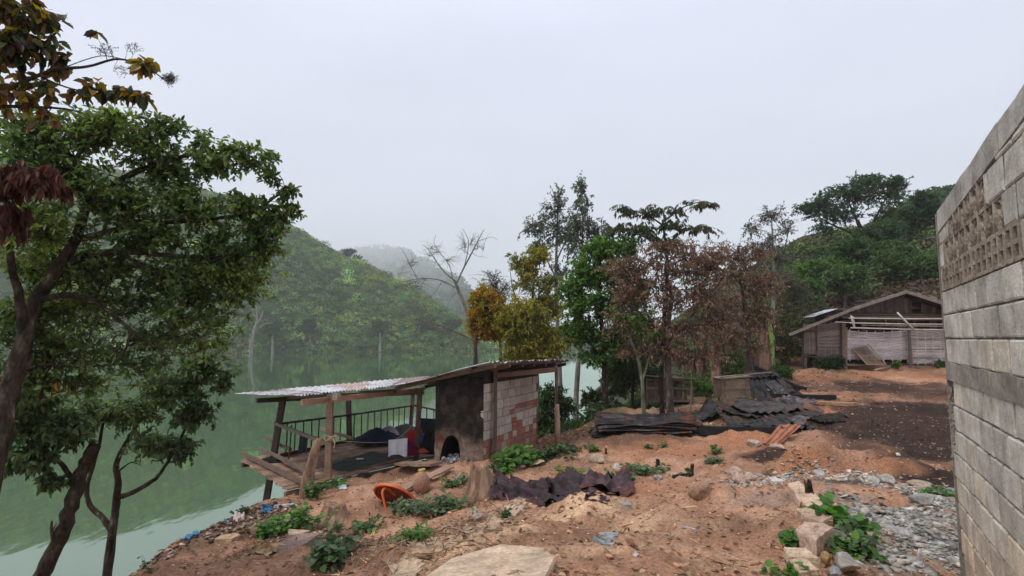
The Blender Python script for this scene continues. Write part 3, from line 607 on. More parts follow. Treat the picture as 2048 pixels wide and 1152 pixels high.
tree('drooping_olive_tree', 'rounded tree with yellow olive crown and drooping green lower leaves behind the brick shed', 'tree',
 [([(1058, 960, 18.5), (1056, 800, 18.5), (1050, 700, 18.5), (1060, 650, 18.5)], .07, .03), ([(1056, 760, 18.5), (1030, 715, 18.5), (1020, 680, 18.5)], .05, .02), ([(1056, 750, 18.5), (1082, 710, 18.5), (1090, 680, 18.5)], .05, .02)],
 [(1110, 690, 18.5, 30, 34, 44), (1010, 640, 18.5, 24, 34, 30), (1055, 630, 18.5, 44, 38, 110), (1030, 665, 18.5, 28, 34, 50), (1080, 660, 18.5, 30, 32, 50), (1050, 690, 18.5, 46, 22, 60), (1075, 715, 18.5, 44, 20, 40), (1030, 715, 18.5, 30, 16, 24)], leaf=(.17, .05), pal=YO[::-1], lpt=18, droop=.9, bark='bark', twig_r=.006, tl=.9, patch=1.4)
tree('yellow_top_tree', 'slender tree with bright yellow upper leaves and bare twigs above the olive tree', 'tree',
 [([(1078, 990, 22), (1075, 780, 22), (1070, 680, 22), (1065, 600, 22), (1072, 530, 22)], .11, .03), ([(1068, 640, 22), (1030, 590, 22), (1020, 540, 22)], .04, .01), ([(1066, 610, 22), (1095, 580, 22), (1110, 560, 22)], .03, .01), ([(1068, 660, 22), (1010, 620, 22), (980, 560, 22), (975, 540, 22)], .03, .01)],
 [(1110, 620, 22, 34, 34, 40), (1085, 610, 22, 34, 26, 30), (1080, 515, 22, 28, 24, 44), (1050, 535, 22, 34, 28, 44), (1100, 570, 22, 32, 24, 36), (1060, 570, 22, 44, 30, 44), (1025, 520, 22, 24, 26, 16)], leaf=(.15, .07), pal=YO, lpt=14, droop=.3, bark='olive_bark', twig_r=.007, tl=1.1, patch=1.2, bare_twigs=.25)
tree('twiggy_tree', 'thin leafless twigs rising between the bare tree and the yellow tree', 'tree',
 [([(1000, 990, 21.5), (1002, 760, 21.5), (1000, 660, 21.5), (1005, 600, 21.5)], .08, .03)], [(1000, 590, 21.5, 45, 35, 60), (985, 560, 21.5, 40, 25, 30), (1015, 640, 21.5, 40, 30, 40)], leaf=(.12, .04), pal=[(1, (.08, .07, .06)), (1, (.05, .06, .03))], lpt=3, droop=.4, bark='bark', twig_r=.009, tl=1.3, spread=.6)
GY = [(2, (.07, .085, .06)), (2, (.10, .12, .075)), (1, (.14, .16, .09)), (1, (.045, .05, .042))]
tree('slim_tall_tree', 'tall slim tree with airy grey green crown, the left of a pair behind the shed', 'tree',
 [([(1121, 960, 25), (1120, 800, 25), (1117, 700, 25), (1112, 560, 25), (1114, 460, 25), (1118, 375, 25)], .16, .02), ([(1114, 560, 25), (1085, 500, 25), (1070, 450, 25)], .04, .01), ([(1114, 520, 25), (1135, 470, 25), (1140, 430, 25)], .04, .01), ([(1113, 600, 25), (1130, 540, 25)], .04, .01)],
 [(1065, 460, 25, 30, 30, 26), (1140, 480, 25, 30, 40, 30), (1118, 395, 25, 18, 30, 26), (1108, 430, 25, 34, 34, 44), (1090, 465, 25, 40, 34, 50), (1122, 480, 25, 36, 36, 50), (1080, 500, 25, 34, 26, 30), (1120, 540, 25, 36, 34, 34), (1110, 600, 25, 30, 40, 20)], leaf=(.17, .075), pal=GY, lpt=12, droop=.5, bark='pale_bark', twig_r=.008, tl=1.2, bare_twigs=.1, dens=.58, group='pair of slim tall trees')
tree('slim_tall_tree', 'tall slim tree with airy grey green crown, the right and taller of a pair', 'tree',
 [([(1150, 905, 24), (1152, 800, 24), (1158, 700, 24), (1160, 600, 24), (1165, 480, 24), (1163, 358, 24)], .15, .015), ([(1162, 560, 24), (1190, 500, 24), (1200, 450, 24)], .04, .01), ([(1163, 500, 24), (1145, 450, 24)], .03, .01)],
 [(1205, 470, 24, 26, 36, 24), (1140, 450, 24, 22, 40, 24), (1163, 375, 24, 15, 28, 26), (1165, 415, 24, 28, 34, 44), (1168, 460, 24, 36, 34, 54), (1190, 490, 24, 32, 34, 40), (1150, 500, 24, 26, 34, 30), (1170, 550, 24, 36, 36, 34)], leaf=(.17, .075), pal=GY, lpt=12, droop=.5, bark='pale_bark', twig_r=.008, tl=1.2, bare_twigs=.1, dens=.58, group='pair of slim tall trees')
BG = [(2, (.04, .07, .024)), (2, (.07, .13, .034)), (3, (.12, .22, .045)), (2, (.19, .32, .065))]
tree('bright_green_tree', 'leafy tree with vivid light green foliage right of the slim tall pair', 'tree',
 [([(1215, 905, 19), (1210, 800, 19), (1207, 700, 19), (1200, 600, 19), (1200, 520, 19)], .13, .04), ([(1207, 700, 19), (1240, 640, 19), (1250, 580, 19)], .05, .02), ([(1207, 720, 19), (1170, 670, 19), (1155, 620, 19)], .05, .02)],
 [(1140, 580, 19, 30, 30, 30), (1255, 500, 19, 36, 30, 40), (1280, 590, 19, 30, 40, 36), (1265, 660, 19, 34, 34, 40), (1140, 670, 19, 30, 30, 34), (1200, 500, 19, 42, 34, 70), (1175, 550, 19, 42, 34, 70), (1235, 545, 19, 40, 40, 60), (1160, 610, 19, 38, 34, 60), (1215, 610, 19, 50, 38, 80), (1165, 665, 19, 42, 28, 60), (1225, 680, 19, 55, 32, 80), (1190, 720, 19, 45, 22, 30)], leaf=(.17, .085), pal=BG, lpt=16, droop=.4, bark='dark_bark', twig_r=.006, tl=.9, patch=.9, dens=.75)
SM = [(2, (.055, .07, .035)), (2, (.085, .115, .045)), (2, (.12, .08, .055)), (1, (.15, .20, .06))]
tree('sumac_tree', 'tall tree with arching fronds of dark drooping leaflets above the brown trees', 'tree',
 [([(1325, 838, 17.6), (1322, 760, 17.6), (1328, 640, 17.6), (1335, 540, 17.6), (1330, 480, 17.6), (1325, 440, 17.6)], .09, .03), ([(1325, 450, 17.6), (1290, 428, 17.6), (1240, 418, 17.6), (1222, 422, 17.6)], .03, .008), ([(1325, 445, 17.6), (1360, 418, 17.6), (1400, 404, 17.6), (1436, 408, 17.6)], .03, .006), ([(1330, 490, 17.6), (1370, 462, 17.6), (1410, 455, 17.6), (1436, 472, 17.6)], .025, .006), ([(1332, 500, 17.6), (1280, 470, 17.6), (1225, 470, 17.6)], .03, .008)],
 [(1400, 412, 17.6, 40, 10, 22), (1355, 425, 17.6, 30, 12, 16), (1300, 428, 17.6, 40, 14, 26), (1250, 425, 17.6, 30, 12, 16), (1345, 455, 17.6, 40, 18, 26), (1285, 465, 17.6, 50, 20, 40), (1400, 465, 17.6, 40, 12, 18), (1240, 465, 17.6, 30, 18, 22), (1330, 490, 17.6, 55, 22, 40)], leaf=(.17, .05), pal=SM, lpt=18, droop=1.3, spread=.35, bark='dark_bark', twig_r=.006, tl=1.1, patch=1., arch=.45, dens=.55)
BR = [(1.6, (.10, .062, .048)), (3, (.18, .108, .075)), (2.5, (.26, .165, .11)), (1.2, (.34, .24, .16)), (1, (.16, .19, .065))]
tree('dead_leaf_tree', 'broad tree full of shrivelled dark brown leaves with trunk beside the wooden coop', 'tree',
 [([(1344, 842, 16.9), (1338, 790, 16.9), (1336, 720, 16.9), (1336, 650, 16.9), (1345, 590, 16.9)], .13, .06), ([(1336, 680, 16.9), (1375, 640, 16.9), (1420, 590, 16.9), (1450, 550, 16.9)], .06, .02), ([(1338, 700, 16.9), (1300, 640, 16.9), (1280, 590, 16.9)], .06, .02), ([(1345, 600, 16.9), (1330, 540, 16.9), (1340, 500, 16.9)], .05, .02)],
 [(1240, 540, 16.9, 45, 40, 50), (1420, 520, 16.9, 45, 34, 50), (1225, 650, 16.9, 34, 34, 30), (1440, 640, 16.9, 40, 36, 50), (1300, 545, 16.9, 65, 45, 90), (1375, 530, 16.9, 60, 45, 90), (1250, 600, 16.9, 42, 40, 50), (1330, 600, 16.9, 60, 45, 70), (1410, 590, 16.9, 50, 45, 70), (1290, 660, 16.9, 60, 38, 70), (1370, 670, 16.9, 65, 36, 80), (1330, 500, 16.9, 60, 22, 40), (1340, 710, 16.9, 60, 20, 36), (1400, 720, 16.9, 50, 26, 36), (1265, 700, 16.9, 40, 24, 30)], leaf=(.14, .048), pal=BR, lpt=14, droop=1.1, bark='bark', twig_r=.007, tl=.8, mat='dry_leaf', dens=.6, group='trees with shrivelled brown leaves')
tree('dead_leaf_tree', 'second brown leaved tree behind the woven bamboo coop, left of the house', 'tree',
 [([(1500, 770, 23), (1498, 700, 23), (1490, 620, 23), (1480, 560, 23)], .14, .05), ([(1492, 640, 23), (1530, 590, 23), (1545, 550, 23)], .05, .02), ([(1495, 660, 23), (1450, 610, 23), (1430, 560, 23)], .05, .02)],
 [(1445, 510, 23, 55, 30, 70), (1505, 515, 23, 45, 30, 55), (1470, 560, 23, 60, 40, 90), (1530, 575, 23, 45, 45, 70), (1450, 620, 23, 55, 40, 70), (1515, 640, 23, 52, 38, 70), (1460, 680, 23, 60, 34, 60), (1520, 700, 23, 36, 24, 24)], leaf=(.17, .055), pal=BR, lpt=13, droop=1.1, bark='bark', twig_r=.009, tl=1., mat='dry_leaf', dens=.6, group='trees with shrivelled brown leaves')
tree('forked_young_tree', 'young tree with pale forked trunk and green sprigs left of the wooden coop', 'tree',
 [([(1288, 842, 16.8), (1286, 800, 16.8), (1283, 755, 16.8), (1275, 715, 16.8), (1262, 680, 16.8), (1255, 640, 16.8)], .075, .03), ([(1284, 765, 16.8), (1295, 725, 16.8), (1302, 690, 16.8), (1290, 650, 16.8)], .04, .015)],
 [(1268, 655, 16.8, 30, 20, 26), (1245, 640, 16.8, 30, 20, 20), (1300, 670, 16.8, 24, 18, 14), (1285, 640, 16.8, 30, 20, 16)], leaf=(.15, .055), pal=BG, lpt=14, droop=.6, bark='olive_bark', twig_r=.006, tl=.6)
tree('pale_twig_tree', 'pale sparse tree with grey twigs and few dark leaves against the sky', 'tree',
 [([(1545, 745, 27), (1545, 650, 27), (1548, 560, 27), (1545, 470, 27), (1542, 425, 27)], .12, .015), ([(1547, 560, 27), (1515, 500, 27), (1500, 470, 27)], .04, .01), ([(1547, 540, 27), (1570, 490, 27), (1580, 450, 27)], .04, .01)],
 [(1540, 435, 27, 34, 22, 40), (1505, 460, 27, 28, 22, 30), (1570, 460, 27, 24, 24, 26), (1540, 490, 27, 42, 28, 44), (1565, 520, 27, 28, 28, 34), (1510, 510, 27, 36, 26, 30), (1550, 560, 27, 34, 26, 30)], leaf=(.15, .07), pal=[(2, (.05, .045, .035)), (1, (.10, .11, .07)), (1, (.03, .025, .022))], lpt=7, droop=.7, bark='pale_bark', twig_r=.012, tl=1.1, bare_twigs=.35)
tree('twiggy_shrub_tree', 'thin olive brown tree with fine bare branches just left of the house eave', 'tree',
 [([(1566, 720, 31), (1563, 660, 31), (1562, 610, 31), (1562, 570, 31)], .10, .04), ([(1563, 640, 31), (1545, 610, 31), (1540, 580, 31)], .04, .015), ([(1563, 630, 31), (1585, 600, 31), (1600, 570, 31)], .04, .015)],
 [(1560, 570, 31, 40, 30, 80), (1595, 590, 31, 34, 34, 60), (1575, 620, 31, 44, 30, 70), (1620, 620, 31, 24, 30, 30), (1590, 660, 31, 34, 28, 50), (1560, 690, 31, 30, 30, 40)], leaf=(.15, .06), pal=[(2, (.085, .085, .035)), (2, (.07, .06, .04)), (1, (.11, .13, .04))], lpt=10, droop=.4, bark='olive_bark', twig_r=.009, tl=1.1)
DG = [(2, (.018, .036, .018)), (3, (.028, .060, .026)), (2, (.042, .085, .030)), (.6, (.06, .11, .035))]
DG2 = [(2, (.035, .06, .03)), (3, (.055, .10, .042)), (2, (.08, .135, .05)), (.6, (.11, .17, .06))]
tree('spreading_tree', 'large spreading dark green tree on the hillside, its crown topmost on the skyline', 'tree',
 [([(1732, 640, 50), (1733, 580, 50), (1735, 520, 50), (1728, 480, 50), (1715, 440, 50)], .30, .16), ([(1730, 490, 50), (1700, 465, 50), (1665, 450, 50), (1630, 430, 50)], .14, .04), ([(1733, 500, 50), (1750, 440, 50), (1770, 400, 50)], .14, .05), ([(1720, 455, 50), (1700, 410, 50), (1690, 380, 50)], .12, .04), ([(1750, 445, 50), (1790, 420, 50), (1800, 400, 50)], .08, .03)],
 [(1612, 418, 50, 26, 16, 40), (1650, 405, 50, 36, 20, 60), (1650, 435, 50, 45, 24, 60), (1690, 385, 50, 42, 22, 76), (1740, 365, 50, 40, 20, 80), (1790, 365, 50, 26, 18, 60), (1725, 395, 50, 45, 24, 80), (1785, 395, 50, 32, 24, 60), (1690, 425, 50, 46, 22, 50), (1770, 425, 50, 36, 20, 34), (1640, 462, 50, 36, 14, 24)], leaf=(.27, .14), pal=DG2, lpt=18, droop=.1, bark='dark_bark', twig_r=.016, tl=1.6, patch=.3, dens=.6)
tree('bushy_hill_tree', 'dense dark tree right of the spreading tree, half hidden by the block wall', 'tree',
 [([(1850, 640, 52), (1848, 540, 52), (1845, 460, 52)], .28, .12)], [(1845, 395, 52, 24, 14, 50), (1858, 420, 52, 36, 22, 80), (1815, 435, 52, 34, 22, 70), (1850, 460, 52, 45, 30, 90), (1795, 470, 52, 38, 28, 80), (1845, 510, 52, 45, 34, 90), (1900, 450, 52, 40, 40, 50)], leaf=(.30, .15), pal=DG2, lpt=20, droop=.1, bark='dark_bark', twig_r=.016, tl=1.8, patch=.3)
tree('light_green_hill_tree', 'lighter green leafy tree with pale trunk directly behind the house ridge', 'tree',
 [([(1735, 640, 46), (1734, 590, 46), (1732, 545, 46), (1725, 510, 46)], .22, .1), ([(1733, 560, 46), (1700, 530, 46)], .1, .04)], [(1700, 500, 46, 44, 24, 80), (1745, 505, 46, 40, 26, 80), (1690, 530, 46, 46, 24, 90), (1740, 535, 46, 44, 26, 80), (1665, 555, 46, 36, 18, 50), (1790, 540, 46, 40, 26, 70)], leaf=(.32, .16), pal=[(2, (.03, .06, .022)), (2, (.05, .10, .028)), (2, (.08, .15, .035)), (1, (.11, .17, .04))], lpt=18, droop=.2, bark='pale_bark', twig_r=.015, tl=1.5, patch=.35)
tree('yellow_green_hill_tree', 'low yellow green tree at the foot of the hill left of the house', 'tree',
 [([(1640, 640, 44), (1638, 590, 44), (1636, 560, 44)], .16, .08)], [(1625, 540, 44, 34, 18, 60), (1655, 535, 44, 34, 20, 60), (1610, 560, 44, 34, 18, 40), (1650, 560, 44, 40, 18, 50)], leaf=(.30, .16), pal=[(1, (.05, .09, .03)), (2, (.08, .15, .035)), (2, (.12, .2, .045))], lpt=18, droop=.2, bark='bark', twig_r=.014, tl=1.3)
for k, (x, y, Y, w, h, l) in enumerate([(1790, 520, 41, 44, 30, 'leafy tree low on the hillside above the right end of the house ridge'), (1850, 535, 40, 44, 30, 'leafy tree tucked between the house roof and the block wall'), (1690, 555, 39, 44, 24, 'low spreading tree just over the left slope of the house roof'), (1610, 585, 37, 36, 28, 'bushy tree beside the house eave below the yellow green tree'), (1760, 470, 48, 48, 28, 'darker tree under the crown of the spreading tree')]):
    tree('hillside_tree', l, 'tree', [([(x+2, 650, Y), (x, y+h, Y), (x-4, y, Y)], .14, .06)], [(x-w*.5, y+h*.2, Y, w*.7, h, 50), (x+w*.4, y-h*.2, Y, w*.7, h, 60), (x, y+h*.8, Y, w, h*.7, 50)], leaf=(.28, .14), pal=[(1, (.045, .07, .03)), (2, (.065, .115, .038)), (2, (.10, .165, .05)), (.8, (.10, .09, .045))] if k != 4 else DG2, lpt=17, droop=.2, bark='bark', twig_r=.012, tl=1.4, dens=.8, group='trees on the hillside behind the house')
# tangled background trees filling the tree line
tree('tangled_tree', 'tangled olive green tree filling the gap between the bright green tree and the brown ones', 'tree', [([(1262, 860, 21), (1265, 780, 21), (1270, 700, 21), (1265, 620, 21)], .08, .03), ([(1268, 740, 21), (1300, 680, 21), (1320, 640, 21)], .04, .015)],
 [(1265, 590, 21, 45, 40, 50), (1250, 690, 21, 50, 36, 50), (1310, 700, 21, 50, 36, 50), (1270, 750, 21, 60, 26, 50), (1225, 740, 21, 40, 30, 30)], leaf=(.15, .055), pal=[(2, (.05, .07, .03)), (2, (.08, .11, .04)), (1, (.13, .17, .05)), (1, (.09, .06, .045))], lpt=14, droop=.5, bark='bark', twig_r=.006, tl=.9, dens=.8)
tree('tangled_tree', 'tall yellowish green tree standing in the row right behind the dead leaf tree', 'tree', [([(1405, 800, 27), (1408, 720, 27), (1415, 640, 27), (1420, 570, 27)], .10, .03), ([(1410, 680, 27), (1440, 630, 27), (1460, 600, 27)], .05, .02)],
 [(1415, 560, 27, 60, 40, 46), (1380, 640, 27, 50, 40, 46), (1450, 660, 27, 60, 40, 56), (1400, 710, 27, 60, 34, 50), (1480, 720, 27, 50, 30, 40), (1350, 720, 27, 40, 30, 30)], leaf=(.17, .07), pal=[(2, (.055, .07, .03)), (2, (.10, .13, .04)), (2, (.16, .20, .05)), (1, (.12, .08, .05))], lpt=14, droop=.5, bark='bark', twig_r=.008, tl=1.1, dens=.8)
tree('tangled_tree', 'olive tree with light patches growing left of the twiggy shrub tree', 'tree', [([(1545, 790, 30), (1540, 700, 30), (1530, 640, 30)], .09, .03)],
 [(1530, 620, 30, 50, 36, 50), (1560, 660, 30, 44, 36, 50), (1520, 690, 30, 54, 34, 50), (1580, 700, 30, 36, 24, 36), (1600, 640, 30, 40, 30, 34)], leaf=(.17, .07), pal=[(2, (.07, .08, .035)), (2, (.10, .12, .045)), (1, (.15, .18, .05)), (1, (.10, .075, .05))], lpt=14, droop=.4, bark='bark', twig_r=.009, tl=1.1, dens=.8)
# trees across the lake
def far_tree(label, x, yb, yt, Y, w, pal, bark='pale_bark', lean=0, blobs=None, name='lakeside_tree', grp='trees across the lake', n=26, lf=1.0):
    h = yb-yt; bl = blobs or [(x+lean, yt+h*.22, Y, w, h*.22, n), (x+lean*.7-w*.3, yt+h*.38, Y, w*.8, h*.2, n)]
    tree(name, label, 'tree', [([(x, yb, Y), (x+lean*.3, yb-h*.4, Y), (x+lean, yt+h*.25, Y)], .55, .2)], bl, leaf=(lf*1.5, lf*.8), pal=pal, lpt=12, droop=.1, bark=bark, twig_r=.09, tl=5, mat='canopy', group=grp, patch=.2)
G1 = [(2, (.035, .06, .024)), (2, (.055, .09, .03)), (1, (.08, .12, .035))]
tree('pale_dead_tree', 'pale dead tree with forked white trunk standing at the far lake edge', 'tree', [([(502, 722, 215), (503, 690, 215), (508, 660, 215), (514, 640, 215), (512, 610, 215)], .75, .25), ([(508, 655, 215), (522, 635, 215), (526, 622, 215)], .4, .15), ([(505, 665, 215), (530, 648, 215), (545, 647, 215)], .22, .1), ([(500, 715, 214), (499, 690, 214), (500, 665, 214)], .3, .12)], [(512, 625, 215, 16, 16, 14)], stems_only=True, bark='pale_bark', twig_r=.10, tl=5)
far_tree('bright green umbrella shaped tree low on the far hill', 664, 650, 604, 262, 20, [(1, (.06, .15, .035)), (2, (.08, .20, .04))], n=60)
far_tree('flat topped dark tree on the far ridge line, larger of two', 700, 524, 498, 360, 13, [(1, (.02, .035, .022))], bark='dark_bark', name='ridge_tree', n=34, grp='two dark trees on the ridge')
far_tree('small dark tree on the far ridge line, lower right of its twin', 714, 530, 512, 352, 9, [(1, (.02, .035, .022))], bark='dark_bark', name='ridge_tree', n=24, grp='two dark trees on the ridge')
far_tree('tiny round tree poking above the steep ridge beside the left tree crown', 614, 485, 466, 385, 5, [(1, (.03, .045, .03))], bark='dark_bark', name='ridge_tree', n=10)
for (x, yb, yt, Y, w, l) in [(620, 690, 635, 238, 15, 'grey green tree with thin pale trunk left of the shore shrubs'), (590, 640, 575, 285, 18, 'airy olive tree halfway up the far hill'), (740, 640, 590, 290, 17, 'dull green tree with several pale stems on the far hill'), (790, 625, 570, 300, 20, 'yellowish bamboo like clump on the right slope of the far hill'),
                             (560, 620, 555, 300, 26, 'broad yellow green tree on the far hill left of centre'), (700, 600, 550, 320, 18, 'golden brown bushy tree high on the far hill'), (855, 690, 630, 262, 20, 'dark rounded tree near the water below the bare tree'), (760, 690, 640, 245, 18, 'dark bushy tree close to the far shore'), (545, 700, 640, 225, 20, 'dark leaning tree beside the pale dead trunk'), (905, 680, 640, 262, 18, 'pale feathery tree at the right end of the far shore')]:
    pal = [(1, (.11, .12, .035)), (1, (.085, .12, .035))] if 'yellow' in l else ([(1, (.12, .09, .035)), (1, (.08, .08, .03))] if 'golden' in l else G1)
    far_tree(l, x, yb, yt, Y, w, pal, n=40)

# ------------------------------------------------------------------ bushes and weeds
def bush(label, bl, leaf, pal, name='bush', cat='bush', group=None, lpt=14, tl=.4, tr=.004, droop=.3, mat='leaf', patch=2., base_py=None):
    b = bl[0]; g = G(b[0], base_py or b[1]+b[4])
    return tree(name, label, cat, [([g-V(0, 0, .05), P(b[0], b[1], b[2])], tr*3, tr)], bl, leaf=leaf, pal=pal, lpt=lpt, droop=droop, bark='olive_bark', twig_r=tr, tl=tl, group=group, mat=mat, patch=patch)
MG = [(2, (.022, .04, .016)), (2, (.038, .07, .022)), (2, (.06, .11, .028))]
bush('glossy dark bush behind the right post of the brick shed', [(1098, 800, 17.2, 26, 34, 60), (1095, 850, 17.2, 30, 30, 60), (1130, 820, 17.6, 22, 30, 30)], (.15, .06), MG)
bush('grey green bush at the water edge between the slim trunks and the green tree', [(1185, 800, 20, 30, 22, 50), (1240, 770, 20.5, 36, 30, 80), (1215, 820, 19.5, 36, 18, 50)], (.13, .055), [(2, (.04, .055, .025)), (2, (.07, .09, .035)), (1, (.10, .14, .04))])
bush('tangled bush below the bright green tree crown', [(1250, 735, 20, 45, 26, 80), (1290, 740, 21, 34, 30, 50)], (.13, .05), MG)
bush('low broad leaved weeds under the wooden coop', [(1315, 822, 18.6, 26, 14, 60)], (.14, .08), MG, name='weed', cat='weed')
bush('bright ferny bush between the two coops', [(1408, 778, 21.5, 26, 18, 70), (1385, 765, 22, 20, 16, 40)], (.13, .04), [(1, (.06, .12, .03)), (2, (.10, .19, .04))])
bush('green bush beside the tin heap, just left of the house path', [(1563, 748, 25, 20, 14, 50)], (.14, .06), [(1, (.05, .10, .028)), (2, (.08, .15, .035))])
bush('dark bush growing under the raised left end of the house', [(1655, 728, 27, 26, 14, 70), (1680, 725, 26.6, 10, 14, 24)], (.14, .06), MG)
bush('green shoots at the foot of the dark house post', [(1792, 728, 27, 8, 8, 20)], (.13, .06), BG, name='weed', cat='weed')
bush('green shoots at the right end of the woven house wall', [(1880, 728, 27.5, 12, 9, 22)], (.13, .06), BG, name='weed', cat='weed')
def weed(label, px, py, w, h, n, lf=.07, pal=None, name='weed', group='low weeds on the bare ground', lpt=7, droop=.1, wd=.8):
    g = G(px, py); Y = g[1]
    R = w*Y/F/2; Hh = h*Y/F
    bx = NP.normal(0, .38, (n, 2))*V(R, R*.8); x = g[0]+bx[:, 0]; y = g[1]+bx[:, 1]; z = H(x, y)
    top = np.stack([x+bx[:, 0]*.6+NP.normal(0, .12, n)*Hh, y+bx[:, 1]*.6+NP.normal(0, .12, n)*Hh, z+Hh*NP.uniform(.35, 1., n)], 1); b = np.stack([x, y, z-.02], 1)
    t = np.linspace(0, 1, 4)[None, :, None]; st = b[:, None]*(1-t)+top[:, None]*t
    v, f = tubes(st, np.full((n, 4), .0022)*np.array([1, .9, .8, .6]))
    tt = NP.uniform(.35, 1., (n, lpt, 1)); p = b[:, None]*(1-tt)+top[:, None]*tt
    dr = NP.normal(0, 1, p.shape)*V(1, 1, .25)+V(0, 0, .15-droop)
    p = p.reshape(-1, 3); dr = unit(dr.reshape(-1, 3)); k = len(p); l_ = lf*NP.uniform(.55, 1.25, k)
    lv = leaves_mesh(name, p+dr*l_[:, None]*.2, dr, NP.normal(0, .35, (k, 3))+V(0, -.3, 1), l_, l_*wd, palette(k, pal or WP, .22), M['leaf'], None, fold=.12, origin=g, extra=(v, f, (.06, .08, .03)))
    tag(lv, label, 'weed', group)
WP = [(2, (.055, .10, .035)), (3, (.09, .16, .045)), (2, (.13, .21, .06)), (1, (.06, .09, .04))]
PG = [(2, (.10, .14, .07)), (2, (.15, .20, .10)), (1, (.07, .10, .05))]
VG = [(2, (.06, .13, .03)), (3, (.10, .22, .04)), (1, (.15, .27, .06))]
weed('big leafy clump growing against the foot of the brick shed wall', 1035, 925, 70, 32, 40, .15, VG)
weed('broad leaved plant between shed corner and post, left of the leafy clump', 1005, 940, 40, 26, 22, .13, VG)
weed('weeds spreading right of the leafy clump towards the outer shed post', 1095, 915, 70, 22, 34, .11, MG+[(2, (.08, .15, .04))])
weed('large downy weed clump right of the orange table', 870, 1030, 90, 42, 56, .085, PG+[(2, (.10, .19, .05))])
weed('downy weed touching the rim of the orange table', 815, 1025, 60, 26, 30, .08, PG)
weed('weed in front of the grey stone near the big stump', 905, 975, 50, 22, 22, .08, WP)
weed('upright green nettle clump left of the low stump', 600, 1060, 50, 50, 34, .085, VG)
weed('spreading green weed over the boulder above the littered bank', 545, 1072, 60, 36, 34, .085, VG)
weed('nettles climbing between the broken post and the stump', 625, 1000, 36, 45, 24, .08, WP)
weed('leafy weed in front of the shelter plank', 672, 975, 30, 16, 12, .09, VG)
weed('drooping pale weed on the red slope, front left', 665, 1120, 75, 46, 44, .095, PG+[(2, (.07, .15, .04))])
weed('thin leaved weed among dry straw on the red slope', 730, 1062, 60, 20, 22, .07, WP)
weed('tiny sprout left of the thin leaved weed', 672, 1062, 16, 16, 7, .07, WP)
weed('grassy green tuft among the tan crusts', 832, 1080, 60, 22, 40, .085, VG, wd=.25)
weed('little sprig beside the tan crust', 1010, 1040, 18, 22, 10, .05, WP)
weed('low green weed cluster on the bare earth, centre right', 1290, 945, 90, 16, 36, .085, PG+[(2, (.08, .15, .04))])
weed('small weed left of the half buried stone', 1185, 900, 22, 12, 9, .08, WP)
weed('weed at the far end of the crumpled tin heap', 1255, 965, 26, 16, 12, .08, PG)
weed('yellowish plants behind the crumpled tin heap', 1140, 945, 50, 14, 22, .07, [(1, (.22, .22, .06)), (1, (.11, .17, .05))])
weed('small sprout on the orange earth in front of the tin stack', 1325, 895, 14, 9, 6, .07, WP)
weed('tiny sprout right of the two on orange earth', 1300, 897, 14, 7, 6, .07, WP)
weed('tiny weed near the burnt patch edge', 1432, 905, 24, 10, 10, .08, WP)
weed('large round leaved plant beside the long pale slab', 1680, 1050, 80, 30, 36, .115, VG)
weed('small leafy plant left of the pale stone block', 1593, 1092, 50, 26, 22, .09, VG)
weed('broad leaved weed right of the pale stone block', 1705, 1100, 90, 22, 34, .085, WP+VG)
weed('small leaves poking out by the split stones at the bottom edge', 1580, 1148, 50, 14, 12, .075, VG)
weed('weeds at the burnt end of the grey rubble by the wall', 1880, 990, 60, 12, 26, .085, PG+VG)
weed('dark creeping plant beside the burnt earth stump', 1430, 925, 30, 12, 12, .08, PG)
weed('dry green weeds under the long slab top', 1640, 1010, 26, 20, 14, .05, [(1, (.14, .14, .05))])
weed('sparse weed on the bank edge above the water', 485, 1028, 40, 16, 10, .06, MG)
weed('thin weed standing against the water, bottom left', 290, 1146, 26, 40, 5, .06, MG, lpt=5)
# green fringe left of coop
weed('weed patch at the foot of the right shed post', 1130, 905, 50, 14, 20, .09, MG)
weed('weeds at the foot of the bamboo coop', 1440, 830, 90, 14, 30, .10, MG)
# ------------------------------------------------------------------ block wall on the right
M['block'] = ramp_mat('concrete_block', [(.3, (.55, .53, .49)), (.5, (.90, .88, .84)), (.7, (1.18, 1.16, 1.12))], 5.5, detail=10, rough=.97, bump=.7, bscale=55, attr=True, bdist=.009, fine=.24)
M['mortar'] = ramp_mat('mortar', [(.35, (.10, .09, .08)), (.65, (.27, .25, .225))], 9, rough=1, bump=1., bscale=45, bdist=.02)
M['cement'] = ramp_mat('cement_beam', [(.3, (.15, .125, .105)), (.55, (.25, .22, .185)), (.75, (.36, .32, .27))], 2.6, rough=.95, bump=.5, bscale=25, bdist=.01, dist=.5)
M['vent'] = ramp_mat('vent_concrete', [(.3, (.16, .12, .09)), (.55, (.30, .24, .19)), (.75, (.36, .31, .26))], 6, rough=.95, bump=.6, bscale=40)
M['dark_vent'] = ramp_mat('vent_shadow_plaster', [(.3, (.07, .04, .028)), (.6, (.16, .085, .055))], 4, rough=1)
WF = P(1892, 677, 4.72); WF[2] = 0; WD = unit(V(-1.03, -1.79, 0)); WN = V(WD[1], -WD[0], 0); 
if WN @ (-WF) < 0: WN = -WN
AXW = np.array([WD, WN, V(0, 0, 1)])
wall = empty('block_wall', WF+V(0, 0, -2.3), 'unplastered grey concrete block wall with ornamental vents, rising along the right edge', 'wall')
def wl(s, n, z): return WF+WD*s+WN*n+V(0, 0, z)
def line1(s): return .91+.058*s
def line2(s): return 1.095+.045*s+.006*sin(s*7+1)+.005*sin(s*19)
